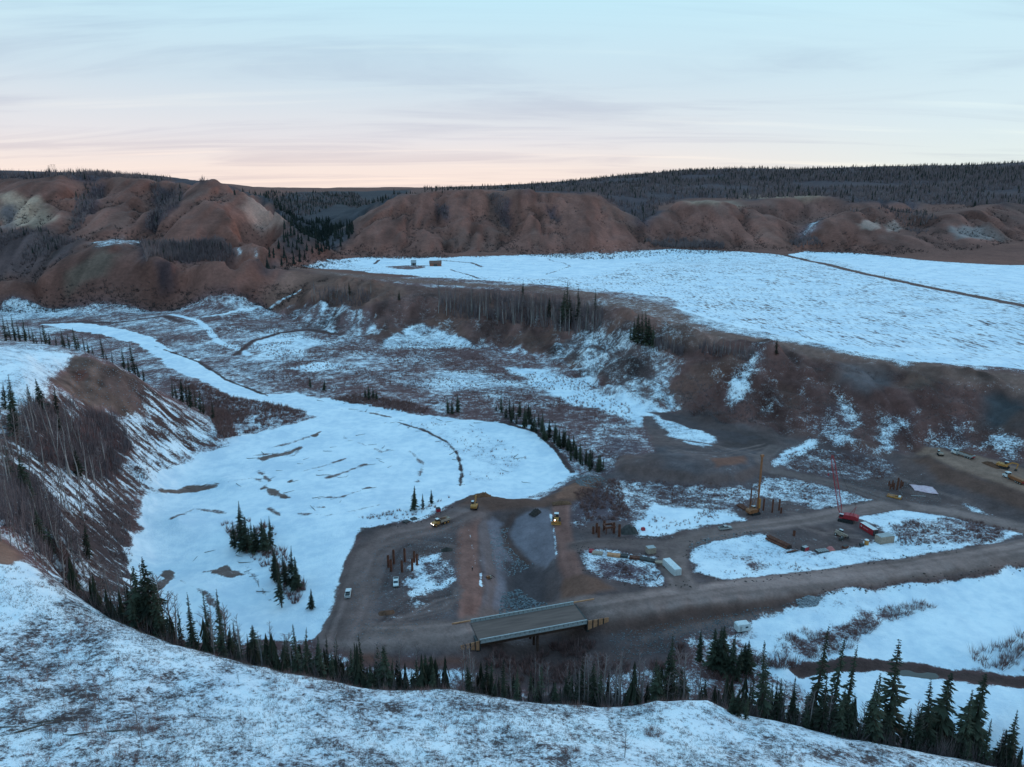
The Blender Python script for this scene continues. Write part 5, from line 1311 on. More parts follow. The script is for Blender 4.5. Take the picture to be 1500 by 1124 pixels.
M_SKIN = mat_simple("skin", (.45, .28, .20), .6, .05, 3)
M_CLOTH = mat_simple("dark_workwear", (.018, .019, .024), .9, .3, 6)
M_ROCK = mat_simple("riprap_rock", (.15, .155, .165), .9, .4, 1.2, (.25, .255, .265), per_object=.3)
M_LAMP = mat_emit("lit_headlight", (1, .80, .62), 14)
M_LAMPW = mat_emit("lit_white_lamp", (1, .93, .85), 12)
M_BARN = mat_simple("weathered_shed_boards", (.16, .19, .21), .9, .3, 1)
M_REDBARN = mat_simple("red_barn_boards", (.26, .10, .065), .9, .3, 1)
M_ROOF = mat_simple("dull_metal_roof", (.30, .32, .34), .6, .2, 1)
M_RBROWN = mat_simple("brown_roof", (.17, .09, .07), .8, .25, 1)
M_SOIL = mat_simple("red_soil_heap", (.13, .062, .040), .95, .35, 1.0, spec=.05)
M_WATER, _nt, _b = new_mat("brown_creek_water")
_b.inputs['Base Color'].default_value = (.060, .046, .034, 1); _b.inputs['Roughness'].default_value = .16; _b.inputs['Specular IOR Level'].default_value = .5
_n = _nt.nodes.new('ShaderNodeTexNoise'); _n.inputs['Scale'].default_value = .9; _n.inputs['Detail'].default_value = 4
_p = _nt.nodes.new('ShaderNodeBump'); _p.inputs['Strength'].default_value = .25; _p.inputs['Distance'].default_value = .2
_nt.links.new(_n.outputs[0], _p.inputs['Height']); _nt.links.new(_p.outputs[0], _b.inputs['Normal'])

def heading(a, b):
    p, q = ground(*a), ground(*b)
    return math.atan2(q[1] - p[1], q[0] - p[0])
def stand(px, py):
    return ground(px, py)
def Rz(a): return Matrix.Rotation(a, 3, 'Z')
def Ry(a): return Matrix.Rotation(a, 3, 'Y')
def wheel(parent, x, y, z, r, w, rim=M_SILVER):
    m = MB().tube([(0, -w / 2, 0), (0, -w * .38, 0), (0, w * .38, 0), (0, w / 2, 0)], [r * .86, r, r, r * .86], 12)
    t = m.build('wheel', M_BLACK, parent, True, (x, y, z))
    MB().tube([(0, -w * .54, 0), (0, w * .54, 0)], r * .52, 10).build('rim', rim, t)
    return t
def lamp(parent, c, r=.13, mat=None, name='headlight'):
    m = MB().tube([(c[0] - .05, c[1], c[2]), (c[0] + .05, c[1], c[2])], r, 8)
    return m.build(name, mat or M_WHITE, parent)

# ================================================================== bridge
B0 = Vector((-9.9, 193.9, 0)); BA = math.atan2(10.8, 34.3); BL = 36.0; BW = 12.1; BZ = 5.45
bridge = empty('steel_girder_bridge', (B0.x, B0.y, BZ), BA, 'short two-lane girder bridge with pale barriers carrying the haul road over the creek', 'bridge')
MB().box((BL / 2, BW / 2, -.28), (BL, BW, .36)).build('deck', M_CONC, bridge)
_g, _nt, _b = new_mat("bridge_gravel"); _b.inputs['Roughness'].default_value = .95
_n = _nt.nodes.new('ShaderNodeTexNoise'); _n.inputs['Scale'].default_value = .9; _n.inputs['Detail'].default_value = 6
_c = _nt.nodes.new('ShaderNodeTexCoord'); _mp = _nt.nodes.new('ShaderNodeMapping'); _mp.inputs['Scale'].default_value = (.12, 1, 1)
_nt.links.new(_c.outputs['Object'], _mp.inputs[0]); _nt.links.new(_mp.outputs[0], _n.inputs['Vector'])
_r = _nt.nodes.new('ShaderNodeValToRGB'); _r.color_ramp.elements[0].color = (.118, .078, .066, 1); _r.color_ramp.elements[1].color = (.185, .122, .102, 1); _r.color_ramp.elements[0].position = .3; _r.color_ramp.elements[1].position = .7
_nt.links.new(_n.outputs[0], _r.inputs[0]); _nt.links.new(_r.outputs[0], _b.inputs['Base Color'])
MB().box((BL / 2, BW / 2, -.04), (BL + .3, BW - 1.5, .12)).build('gravel_running_surface', _g, bridge)
for y in (1.2, 4.3, 7.6, 10.9):
    m = MB().box((BL / 2, y, -1.2), (BL - .6, .12, 1.4)).box((BL / 2, y, -.52), (BL - .6, .6, .08)).box((BL / 2, y, -1.94), (BL - .6, .7, .1))
    m.build('girder', M_GIRDER, bridge)
for side in (0, 1):
    y = .32 if side == 0 else BW - .32
    n = 22
    for i in range(n):                                   # barrier panels with a dark drain slot between them
        x0 = i * BL / n; w = BL / n
        m = MB()
        m.prism([(x0 + .09, -.1), (x0 + w - .09, -.1), (x0 + w - .09, .78), (x0 + .09, .78)], y - .17, y + .17)
        m.build('barrier_panel', M_CONC, bridge)
    MB().box((BL / 2, y, .88), (BL, .46, .17)).build('barrier_cap', M_CONC, bridge)
    MB().box((BL / 2, y, -.02), (BL, .44, .12)).build('barrier_kerb', M_CONC, bridge)
    MB().box((BL / 2, y, .4), (BL - .1, .10, .74)).build('barrier_core', M_DARK, bridge)
for x in (-.5, BL + .5):
    MB().box((x, BW / 2, -2.0), (.9, BW - .6, 3.4)).build('abutment', M_DARK, bridge)
for (x0, x1) in ((-.05, -6.2), (BL + .05, BL + 7.6)):       # timber wing walls: planked panels between steel posts
    s = 1 if x1 > x0 else -1
    n = 4
    for i in range(n):
        a, b = x0 + (x1 - x0) * i / n, x0 + (x1 - x0) * (i + 1) / n
        za, zb = -2.7 + i * .42, -2.7 + (i + 1) * .42
        top = .75 - (.12 * i if s < 0 else .05 * i); topb = .75 - (.12 * (i + 1) if s < 0 else .05 * (i + 1))
        yo = -.02 * i
        for k in range(5):                                   # horizontal boards
            f0, f1 = k / 5, (k + 1) / 5 - .018
            pts = [(a, za + (top - za) * f0), (b, zb + (topb - zb) * f0), (b, zb + (topb - zb) * f1), (a, za + (top - za) * f1)]
            if s < 0: pts = pts[::-1]
            MB().prism(pts, -.06 + (k % 2) * .012, .08 + (k % 2) * .012).build('wing_wall_board', M_TIMBER, bridge)
        MB().box((a, -.16, (za + top) / 2), (.30, .22, top - za + .1)).build('wing_wall_post', M_DARK, bridge)
    ya = BW - .3
    MB().box(((x0 + x1) / 2, ya, .55), (abs(x1 - x0), .3, .4)).build('timber_guide_rail', M_TIMBER, bridge)
for i in range(3):                                           # pier under mid-span
    MB().tube([(BL * .55, 2.5 + i * 3.5, -8.6), (BL * .55, 2.5 + i * 3.5, -2.0)], .45, 10).build('pier', M_GIRDER, bridge)

# ================================================================== pickups
def pickup(px, py, ang, label, paint=M_WHITE, lights=None):
    e = empty('pickup_truck', stand(px, py), ang, label, 'truck')
    b = MB()
    b.prism([(-2.9, .55), (2.85, .55), (2.9, .95), (2.75, 1.15), (1.45, 1.25), (-2.9, 1.2)], -.95, .95)
    b.prism([(-2.9, 1.2), (-.85, 1.2), (-.85, 1.38), (-2.9, 1.38)], -.95, -.85); b.prism([(-2.9, 1.2), (-.85, 1.2), (-.85, 1.38), (-2.9, 1.38)], .85, .95); b.box((-2.86, 0, 1.29), (.09, 1.7, .2))
    b.build('body', paint, e)
    c = MB(); c.prism([(-.85, 1.23), (1.4, 1.24), (.75, 1.86), (-.65, 1.88)], -.84, .84); cab = c.build('cab', paint, e)
    MB().prism([(1.42, 1.28), (1.44, 1.28), (.84, 1.82), (.80, 1.82)], -.76, .76).build('windshield', M_GLASS, cab)
    MB().prism([(-.72, 1.32), (1.1, 1.32), (.66, 1.76), (-.6, 1.76)], -.86, .86).build('side_window', M_GLASS, cab)
    MB().prism([(-.90, 1.35), (-.84, 1.35), (-.66, 1.78), (-.72, 1.78)], -.7, .7).build('rear_window', M_GLASS, cab)
    MB().box((-1.85, 0, 1.215), (1.9, 1.66, .03)).build('bed_floor', M_DARK, e)
    MB().box((2.9, 0, .62), (.14, 1.9, .2)).build('bumper', M_DARK, e)
    for sx in (1.85, -1.85):
        for sy in (.82, -.82): wheel(e, sx, sy, .40, .40, .27)
    for sy in (.7, -.7):
        lamp(e, (2.86, sy, .92), .13, lights); lamp(e, (-2.9, sy, .95), .1, M_RED, 'tail_light')
    return e
pickup(510, 872, heading((510, 872), (514, 850)), 'white pickup truck driving along the left edge of the gravel road')
pickup(580, 856, heading((580, 850), (580, 862)), 'white truck parked nose-on in front of the rusty piles on the gravel pad')
pickup(1062, 776, heading((1062, 776), (1080, 774)), 'silver pickup truck on the site road at the snow edge', M_SILVER)

# ================================================================== earth movers
def tracks(e, L, W, h, sw, y):
    for s in (1, -1):
        m = MB().prism([(-L / 2, h * .45), (-L / 2 + h * .35, 0), (L / 2 - h * .35, 0), (L / 2, h * .45), (L / 2 - h * .3, h), (-L / 2 + h * .3, h)], s * y - sw / 2, s * y + sw / 2)
        t = m.build('track', M_BLACK, e)
        for k in range(5):
            x = -L * .36 + k * L * .18
            MB().tube([(x, s * (y + s * 0) - sw * .54, h * .45), (x, s * y + sw * .54, h * .45)], h * .26, 8).build('roller', M_DARK, t)
def cab_box(e, c, d, paint, name='cab'):
    o = MB().box((c[0], c[1], c[2]), d, taper=.92).build(name, paint, e)
    MB().box((c[0], c[1], c[2] + d[2] * .12), (d[0] * .9, d[1] * 1.015, d[2] * .5), taper=.95).build('side_window', M_GLASS, o)
    MB().box((c[0], c[1], c[2] + d[2] * .12), (d[0] * 1.015, d[1] * .85, d[2] * .5), taper=.95).build('windshield', M_GLASS, o)
    MB().box((c[0], c[1], c[2] + d[2] * .53), (d[0] * 1.02, d[1] * 1.04, .1)).build('roof', M_WHITE, o)
    return o
def excavator(px, py, ang, label, paint=M_YELLOW, boom_up=1.0, lights=None, s=1.0):
    e = empty('excavator', stand(px, py), ang, label, 'excavator')
    e.scale = (s, s, s)
    tracks(e, 4.2, 3, 1.0, .6, 1.25)
    MB().tube([(0, 0, .7), (0, 0, 1.2)], .8, 12).build('turntable', M_DARK, e)
    b = MB().prism([(-2.6, 1.25), (1.5, 1.2), (1.5, 1.75), (.3, 2.0), (-2.3, 2.35), (-2.65, 2.1)], -1.35, 1.35).build('body', paint, e)
    MB().box((-2.55, 0, 1.65), (.5, 2.6, .9)).build('counterweight', paint, e)
    MB().tube([(-1.5, -.6, 2.2), (-1.5, -.6, 2.9)], .08, 6).build('exhaust', M_DARK, b)
    cab_box(e, (.75, .85, 2.25), (1.5, 1.0, 1.6), M_DARK)
    k = boom_up
    MB().prism([(1.0, 1.5), (3.0, 2.8 + 1.6 * k), (5.2, 3.0 + .9 * k), (5.2, 3.35 + .9 * k), (2.9, 3.4 + 1.6 * k), (.7, 2.1)], -.28, .02).build('boom', paint, e)
    MB().prism([(5.0, 3.4 + .9 * k), (5.5, 3.2 + .9 * k), (4.9, .8), (4.55, .8)], -.24, -.02).build('stick', paint, e)
    MB().prism([(4.4, .95), (5.1, .9), (5.2, .3), (4.7, .05), (4.0, .35)], -.6, .35).build('bucket', M_DARK, e)
    MB().tube([(1.3, -.13, 1.6), (2.7, -.13, 2.6 + 1.2 * k)], .09, 6).build('hydraulic_ram', M_SILVER, e)
    if lights:
        for sy in (.5, -.5): lamp(e, (1.55, sy, 1.7), .12, lights, 'work_light')
    return e
excavator(695, 745, heading((695, 745), (705, 725)), 'yellow excavator digging at the earth plug across the river', s=1.05)
def dump_truck(px, py, ang, label, lights, s=1.0):
    e = empty('articulated_dump_truck', stand(px, py), ang, label, 'dump truck'); e.scale = (s, s, s)
    MB().prism([(1.2, .9), (4.6, .85), (4.7, 1.5), (4.2, 1.9), (2.9, 2.0), (1.2, 2.0)], -1.2, 1.2).build('hood', M_YELLOW, e)
    cab_box(e, (2.0, 0, 2.55), (1.5, 1.6, 1.5), M_YELLOW)
    MB().box((4.65, 0, 1.15), (.14, 1.7, .6)).build('grille', M_DARK, e)
    MB().box((-1.5, 0, 1.05), (5.6, .9, .4)).build('frame', M_DARK, e)
    b = MB()
    b.prism([(.8, 1.35), (.9, 2.9), (.75, 2.9), (.6, 1.5)], -1.4, 1.4)
    for y in (-1.4, 1.28): b.prism([(.8, 1.35), (.9, 2.6), (-3.9, 2.7), (-4.7, 2.2), (-3.4, 1.35)], y, y + .12)
    b.prism([(.8, 1.3), (.8, 1.5), (-3.4, 1.5), (-4.7, 2.25), (-4.75, 2.1), (-3.4, 1.3)], -1.4, 1.4)
    b.build('dump_body', M_TANP, e)
    MB().prism([(.6, 1.5), (.5, 2.3), (-.8, 2.75), (-2.3, 2.6), (-3.6, 1.9), (-3.4, 1.5)], -1.2, 1.2).build('soil_load', M_SOIL, e)
    for x in (3.5, -1.3, -3.1):
        for y in (1.15, -1.15): wheel(e, x, y, .85, .85, .6, M_YELLOW)
    for y in (.8, -.8):
        lamp(e, (4.75, y, 1.35), .2, lights)
    return e
dump_truck(646, 768, heading((654, 764), (636, 771)), 'yellow articulated dump truck with both headlights on beside the snowy river', M_LAMPW, .92)
def dozer(px, py, ang, label, lights, s=1.0):
    e = empty('bulldozer', stand(px, py), ang, label, 'bulldozer'); e.scale = (s, s, s)
    tracks(e, 3.8, 2.6, 1.15, .6, 1.1)
    MB().prism([(-1.8, .9), (2.0, .9), (2.0, 1.8), (.2, 1.95), (-1.8, 1.6)], -.75, .75).build('body', M_YELLOW, e)
    cab_box(e, (-.6, 0, 2.35), (1.5, 1.5, 1.4), M_DARK)
    MB().prism([(2.5, .1), (2.75, .15), (2.62, .7), (2.75, 1.35), (2.5, 1.35), (2.4, .7)], -1.7, 1.7).build('blade', M_YELLOW, e)
    for y in (.95, -.95): MB().box((1.3, y, .6), (2.6, .16, .25)).build('push_arm', M_YELLOW, e)
    lamp(e, (2.05, -.5, 1.65), .2, lights); lamp(e, (2.05, .5, 1.65), .12, M_WHITE)
    return e
dozer(815, 765, heading((815, 758), (814, 772)), 'dark-cabbed yellow bulldozer with a lit lamp on the red dirt track', M_LAMP, 1.25)
# a small machine and a worker by the channel
e = empty('water_pump', stand(716, 848), heading((712, 846), (722, 850)), 'small orange pump on a skid at the edge of the excavated channel', 'pump')
MB().box((0, 0, .15), (2.4, 1.1, .2)).build('skid', M_DARK, e); MB().box((-.3, 0, .75), (1.3, .9, .95), taper=.95).build('housing', M_ORANGE, e)
MB().tube([(.75, -.4, .7), (.75, .4, .7)], .45, 10).build('pump_drum', M_TANP, e); MB().tube([(.8, 0, 1.1), (1.5, 0, 1.0), (2.4, -.2, .1)], .12, 6).build('hose', M_BLACK, e)
def person(px, py, label):
    o = empty('person', stand(px, py), rnd.uniform(0, 6), label, 'person')
    me = bpy.data.meshes.new('body'); bm = bmesh.new()
    J = {'p': (0, 0, .98, .135), 'c': (0, 0, 1.30, .165), 'n': (0, 0, 1.50, .06), 'h0': (.01, 0, 1.58, .085), 'h1': (.015, 0, 1.70, .098), 'h2': (.01, 0, 1.80, .05)}
    for s, k in ((1, 'l'), (-1, 'r')):
        J.update({k + 'hip': (0, s * .10, .92, .10), k + 'kn': (.03, s * .12, .50, .068), k + 'an': (0, s * .13, .09, .05), k + 'to': (.17, s * .14, .04, .045), k + 'sh': (0, s * .19, 1.43, .075), k + 'el': (-.03, s * .26, 1.14, .05), k + 'wr': (.06, s * .26, .90, .038), k + 'hd': (.09, s * .26, .80, .04)})
    names = list(J); V = {n: bm.verts.new(J[n][:3]) for n in names}
    for a, b in [('p', 'c'), ('c', 'n'), ('n', 'h0'), ('h0', 'h1'), ('h1', 'h2')] + [(k + a, k + b) for k in 'lr' for a, b in (('hip', 'kn'), ('kn', 'an'), ('an', 'to'), ('sh', 'el'), ('el', 'wr'), ('wr', 'hd'))] + [('p', 'lhip'), ('p', 'rhip'), ('c', 'lsh'), ('c', 'rsh')]:
        bm.edges.new((V[a], V[b]))
    bm.to_mesh(me); bm.free()
    b = bpy.data.objects.new('body', me); COL.objects.link(b); b.parent = o
    sk = b.modifiers.new('skin', 'SKIN')
    for i, n in enumerate(names):
        me.skin_vertices[0].data[i].radius = (J[n][3], J[n][3]); me.skin_vertices[0].data[i].use_root = n == 'p'
    b.modifiers.new('sub', 'SUBSURF').levels = 1; b.modifiers['sub'].render_levels = 1
    me.materials.append(M_CLOTH)
    MB().tube([(.01, 0, 1.72), (.01, 0, 1.80), (.01, 0, 1.87)], [.135, .125, .05], 10).build('hard_hat', M_WHITE, o, True)
    MB().tube([(.085, 0, 1.62), (.115, 0, 1.66), (.10, 0, 1.72)], [.04, .05, .04], 8).build('face', M_SKIN, o, True)
    return o
person(692, 837, 'worker in dark clothing and a white hard hat on the red dirt track')
# dark mats and a small box by the gravel pad
for px, py, lab in ((595, 765, 'left of two dark timber mat stacks in the snow by the gravel pad'), (606, 761, 'right of two dark timber mat stacks in the snow by the gravel pad')):
    e = empty('timber_mat_stack', stand(px, py), heading((px, py), (px + 8, py - 3)), lab, 'mat stack')
    for k in range(6): MB().box((0, -.85 + k * .34, .3), (2.5, .31, .6 + .05 * (k % 2))).build('timber_board', M_MAT, e)
e = empty('generator_box', stand(642, 750), .4, 'small red-fronted equipment box standing in the snow behind the dump truck', 'equipment box')
MB().box((0, 0, 1.0), (1.9, 1.6, 1.5)).build('housing', M_RED, e); MB().box((0, 0, 1.9), (2.0, 1.7, .32), taper=.8).build('roof', M_DARK, e); MB().box((0, 0, .15), (2.1, 1.5, .18)).build('skid', M_DARK, e)

# ================================================================== rusty pipe piles
def pile(px, py, top_py, r, label, group, name='steel_pile'):
    x, y, z = stand(px, py); h = CAM_Z + ray(px, top_py)[1] * y - z
    e = empty(name, (x, y, z), 0, label, 'pile', group)
    m = MB().tube([(0, 0, -.5), (0, 0, h)], r, 14, False).tube([(0, 0, h), (0, 0, h - .6)], r * .86, 14, False)
    o = m.build('pipe_wall', M_RUST, e, True)
    MB().tube([(0, 0, h - .62), (0, 0, h - .6)], r * .86, 14).build('plug', M_DARK, e)
    k = len(m.v)
    MB().poly([(r * c * math.cos(t), r * c * math.sin(t), h) for c in (1, .86) for t in [6.2832 * i / 14 for i in range(14)]], [(i, (i + 1) % 14, (i + 1) % 14 + 14, i + 14) for i in range(14)]).build('rim', M_RUST, e)
    return e
for i, (px, b, t) in enumerate(((569, 831, 814), (577, 826, 806), (573, 837, 820), (593, 823, 804), (607, 824, 808), (611, 828, 812), (589, 838, 822), (604, 836, 819))):
    pile(px, b, t, .46, 'rusty red steel pile in the ring of eight on the left gravel pad', 'piles on the left gravel pad')
for i, (px, b, t) in enumerate(((869, 782, 772), (874, 780, 767), (877, 787, 772), (885, 776, 763), (899, 781, 766), (907, 786, 769))):
    pile(px, b, t, .55, 'rusty steel pile in the group beside the dark mound right of the channel', 'piles right of the channel')
e = empty('pile_template_frame', stand(892, 780), .25, 'rusty square steel frame between the piles right of the channel', 'steel frame')
for s in (1, -1):
    MB().box((0, s * 1.6, 3.0), (4.4, .5, .8)).build('beam', M_RUST, e); MB().box((s * 1.9, 0, 3.0), (.5, 2.6, .8)).build('crossbeam', M_RUST, e)
for sx in (1, -1):
    for sy in (1, -1): MB().box((sx * 1.9, sy * 1.6, 1.3), (.35, .35, 2.6)).build('leg', M_RUST, e)
for px, b, t in ((1109, 750, 728), (1118, 748, 731), (1131, 751, 732), (1141, 748, 732), (1144, 752, 744)):
    pile(px, b, t, .40, 'rusty upright pile in the row beside the tall pile driver', 'piles beside the pile driver')
for px, b, t, r in ((1302, 712, 705, .35), (1307, 714, 704, .38), (1309, 717, 708, .36), (1319, 715, 704, .38), (1322, 713, 706, .36), (1316, 711, 703, .36), (1304, 717, 709, .34)):
    pile(px, b, t, r, 'short dark rusty pile in the cluster left of the pink tarpaulin', 'piles left of the pink tarpaulin')
pile(1314, 718, 700, .42, 'tallest pile of the cluster left of the pink tarpaulin', None)
# ================================================================== pile driver
rx, ry, rz_ = stand(1104, 753); rh = CAM_Z + ray(1106, 669)[1] * ry - rz_
e = empty('pile_driver', (rx, ry, rz_), math.radians(25), 'tall orange pile driver with an upright leader mast beside rusty piles', 'pile driver')
tracks(e, 4.8, 3, 1.0, .7, 1.5)
MB().prism([(-3.6, 1.1), (1.0, 1.1), (1.0, 2.6), (-3.2, 2.8), (-3.7, 2.2)], -1.4, 1.4).build('body', M_ORANGE, e)
cab_box(e, (.6, 1.0, 2.4), (1.6, 1.1, 1.8), M_YELLOW)
lead = MB().box((2.0, 0, rh / 2 + .3), (.62, .62, rh - .6)).build('leader_mast', M_ORANGE, e)
MB().box((2.0, 0, rh + .1), (1.5, .9, .9)).build('mast_head', M_ORANGE, lead)
MB().tube([(2.45, .2, 1.5), (2.45, .2, rh)], .07, 5).build('hoist_cable', M_DARK, lead)
MB().box((2.75, 0, 4.6), (.9, .95, 4.4)).build('hammer', M_YELLOW, e); MB().box((2.75, 0, 2.1), (.7, .7, .8)).build('drive_cap', M_DARK, e)
for y in (.8, -.8): MB().tube([(-2.2, y, 2.4), (1.8, y * .4, rh * .52)], .12, 6).build('back_stay', M_ORANGE, e)
MB().tube([(2.75, .0, 0), (2.75, 0, 1.7)], .4, 12).build('driven_pile', M_RUST, e)
pile(1098, 752, 716, .33, 'dark upright pile left of the pile driver mast', None)
# red steel bundle left of it
e = empty('steel_beam_bundle', stand(1088, 744), heading((1082, 740), (1094, 748)), 'bundle of reddish steel beams lying left of the pile driver', 'steel beams')
for k in range(4): MB().box((rnd.uniform(-.3, .3), -1.2 + k * .8, .35), (6.0, .14, .6)).box((0, -1.2 + k * .8, .65), (5.8, .5, .1)).box((0, -1.2 + k * .8, .08), (5.8, .5, .1)).build('beam', M_RUST, e)
# ================================================================== red crawler crane
cx_, cy_, cz_ = stand(1239, 763)
tip = Vector(P(1219, 667, Y=cy_ + 4.0)); ca = math.radians(150)
e = empty('crawler_crane', (cx_, cy_, cz_), ca, 'red crawler crane with a tall thin lattice boom on the gravel yard', 'crane')
tracks(e, 6.4, 3, 1.1, .9, 2.2)
MB().box((0, 0, .9), (3, 3.4, .5)).build('carbody', M_DARK, e); MB().tube([(0, 0, 1.0), (0, 0, 1.5)], 1.3, 14).build('turntable', M_DARK, e)
b = MB().prism([(-4.2, 1.5), (2.4, 1.5), (2.4, 2.3), (.4, 3.3), (-3.6, 3.4), (-4.3, 2.8)], -1.7, 1.7).build('body', M_RED, e)
MB().box((-4.5, 0, 2.3), (.9, 3.9, 1.6)).build('counterweight', M_RED, e)
cab_box(e, (1.9, 1.35, 2.4), (1.6, 1.0, 1.8), M_RED)
inv = Matrix.Rotation(-ca, 3, 'Z')
tl = inv @ (tip - Vector((cx_, cy_, cz_))); base = Vector((2.1, 0, 1.9))
d = (tl - base).normalized(); L = (tl - base).length
sx = d.cross(Vector((0, 0, 1))).normalized(); sy = sx.cross(d)
boom = MB(); N = 18
def bw(t): return .15 + .75 * min(1, t / .12, (1.02 - t) / .14)
for ax, ay in ((1, 1), (1, -1), (-1, -1), (-1, 1)):
    boom.tube([base + d * L * t + (sx * ax + sy * ay) * bw(t) * .8 for t in (0, .12, .3, .6, .88, 1)], .085, 5)
for k in range(N):
    t0, t1 = k / N, (k + 1) / N
    for (a, b2) in (((1, 1), (1, -1)), ((1, -1), (-1, -1)), ((-1, -1), (-1, 1)), ((-1, 1), (1, 1))):
        if k % 2: a, b2 = b2, a
        boom.tube([base + d * L * t0 + (sx * a[0] + sy * a[1]) * bw(t0) * .8, base + d * L * t1 + (sx * b2[0] + sy * b2[1]) * bw(t1) * .8], .05, 4, False)
bo = boom.build('lattice_boom', M_RED, e)
for y in (.5, -.5): MB().tube([(-2.5, y * 1.6, 3.3), (-3.4, y * 1.2, 7.2), (-1.2, y * 1.6, 3.3)], .10, 5).build('gantry', M_RED, e)
MB().tube([(-3.4, -.6, 7.2), (-3.4, .6, 7.2)], .10, 5).build('gantry_head', M_RED, e)
for y in (.5, -.5): MB().tube([(-3.4, y, 7.2), tl], .035, 4, False).build('pendant_line', M_DARK, e)
hk = tl + Vector((.6, 0, -9)); MB().tube([tl, hk], .035, 4, False).build('hoist_line', M_DARK, e)
MB().box(hk, (.5, .4, 1.0)).build('hook_block', M_RED, e)
# ================================================================== containers, trailers and stores of the yard
def container(px, py, ang, L, W, H, paint, label, cat='container', name='shipping_container', logo=False, ribs=14):
    e = empty(name, stand(px, py), ang, label, cat)
    MB().box((0, 0, H / 2 + .15), (L, W, H)).build('shell', paint, e)
    for s in (1, -1):
        for k in range(ribs): MB().box((-L / 2 + L * (k + .5) / ribs, s * (W / 2 + .03), H / 2 + .15), (L / ribs * .45, .05, H * .86)).build('side_rib', paint, e)
    MB().box((0, 0, H + .19), (L * .98, W * .96, .07)).build('roof', M_WHITE if paint is not M_TANP else M_CONC, e)
    for y in (-W * .25, W * .25):
        dr = MB().box((L / 2 + .04, y, H / 2 + .15), (.07, W * .46, H * .92)).build('door', M_DARK if paint is M_RED else paint, e)
        MB().tube([(L / 2 + .10, y, .4), (L / 2 + .10, y, H)], .03, 5).build('lock_bar', M_SILVER, dr)
    for sx in (1, -1):
        for sy_ in (1, -1): MB().box((sx * (L / 2 - .08), sy_ * (W / 2 - .08), .1), (.2, .2, .2)).build('corner_foot', M_DARK, e)
    if logo:                                                  # round white emblem and a pale line of worn lettering
        y = -W / 2 - .075
        ring = [(-L * .36 + .42 * c * math.cos(t), y, H * .62 + .42 * c * math.sin(t)) for c in (1, .5) for t in [6.2832 * i / 16 for i in range(16)]]
        MB().poly(ring, [(i, (i + 1) % 16, (i + 1) % 16 + 16, i + 16) for i in range(16)]).build('round_emblem', M_WHITE, e)
        for k, w in enumerate((.26, .2, .3, .22, .26, .18, .24)):
            MB().box((-L * .2 + k * .42, y, H * .58), (w, .02, .30)).build('worn_letter', M_PINK, e)
    return e
a_red = heading((1260, 764), (1282, 777))
container(1272, 779, a_red, 8.0, 2.5, 2.5, M_RED, 'long red container with a round white emblem beside the red crane', logo=True)
container(1295, 794, heading((1286, 795), (1306, 792)), 6.6, 3.4, 2.9, M_TANP, 'tan box cabin with a snowy roof at the corner of the yard', 'cabin', 'site_cabin', ribs=8)
a_w = heading((972, 822), (994, 840))
container(984, 836, a_w, 9.0, 2.9, 2.7, M_WHITE, 'long white covered trailer with an open dark end beside the curved road', 'trailer', 'white_trailer', ribs=10)
e = container(953, 810, heading((948, 812), (962, 810)), 3.4, 2.6, 2.4, M_TANP, 'small tan shed with a bright white roof beside the curved road', 'shed', 'small_shed', ribs=5)
# white trailer by the spruce clump
e = empty('camp_trailer', stand(1087, 924), heading((1078, 926), (1098, 923)), 'white rounded box trailer parked below the haul road embankment', 'trailer')
MB().prism([(-2.4, .55), (2.4, .55), (2.55, 1.2), (2.3, 2.7), (1.9, 3.0), (-1.9, 3.05), (-2.4, 2.75)], -1.25, 1.25).build('shell', M_WHITE, e)
MB().box((0, 0, .45), (4.6, 2.1, .2)).build('chassis', M_DARK, e); MB().box((3.1, 0, .45), (1.4, .16, .14)).build('tow_bar', M_DARK, e)
for x in (-.6, .3):
    for y in (1.15, -1.15): wheel(e, x, y, .35, .35, .22)
MB().box((.9, -1.27, 1.9), (1.0, .04, .6)).build('window', M_GLASS, e); MB().box((-1.2, -1.27, 1.6), (.75, .04, 1.8)).build('door', M_CONC, e)
# telehandler
e = empty('telehandler', stand(1231, 786), heading((1222, 781), (1240, 789)), 'pale telehandler with its boom down in the middle of the yard', 'telehandler')
MB().box((0, 0, 1.15), (4.6, 1.9, .8)).build('body', M_TANP, e); cab_box(e, (-.3, .6, 2.1), (1.5, .9, 1.4), M_DARK)
MB().box((.6, -.35, 2.0), (5.6, .45, .45), Ry(.06)).build('boom', M_TANP, e); MB().box((3.6, -.35, 1.1), (.25, 1.4, 1.0)).build('fork_carriage', M_DARK, e)
for y in (-.8, .1): MB().box((4.2, y, .65), (1.2, .14, .08)).build('fork', M_DARK, e)
for x in (1.5, -1.5):
    for y in (.95, -.95): wheel(e, x, y, .62, .62, .45, M_WHITE)
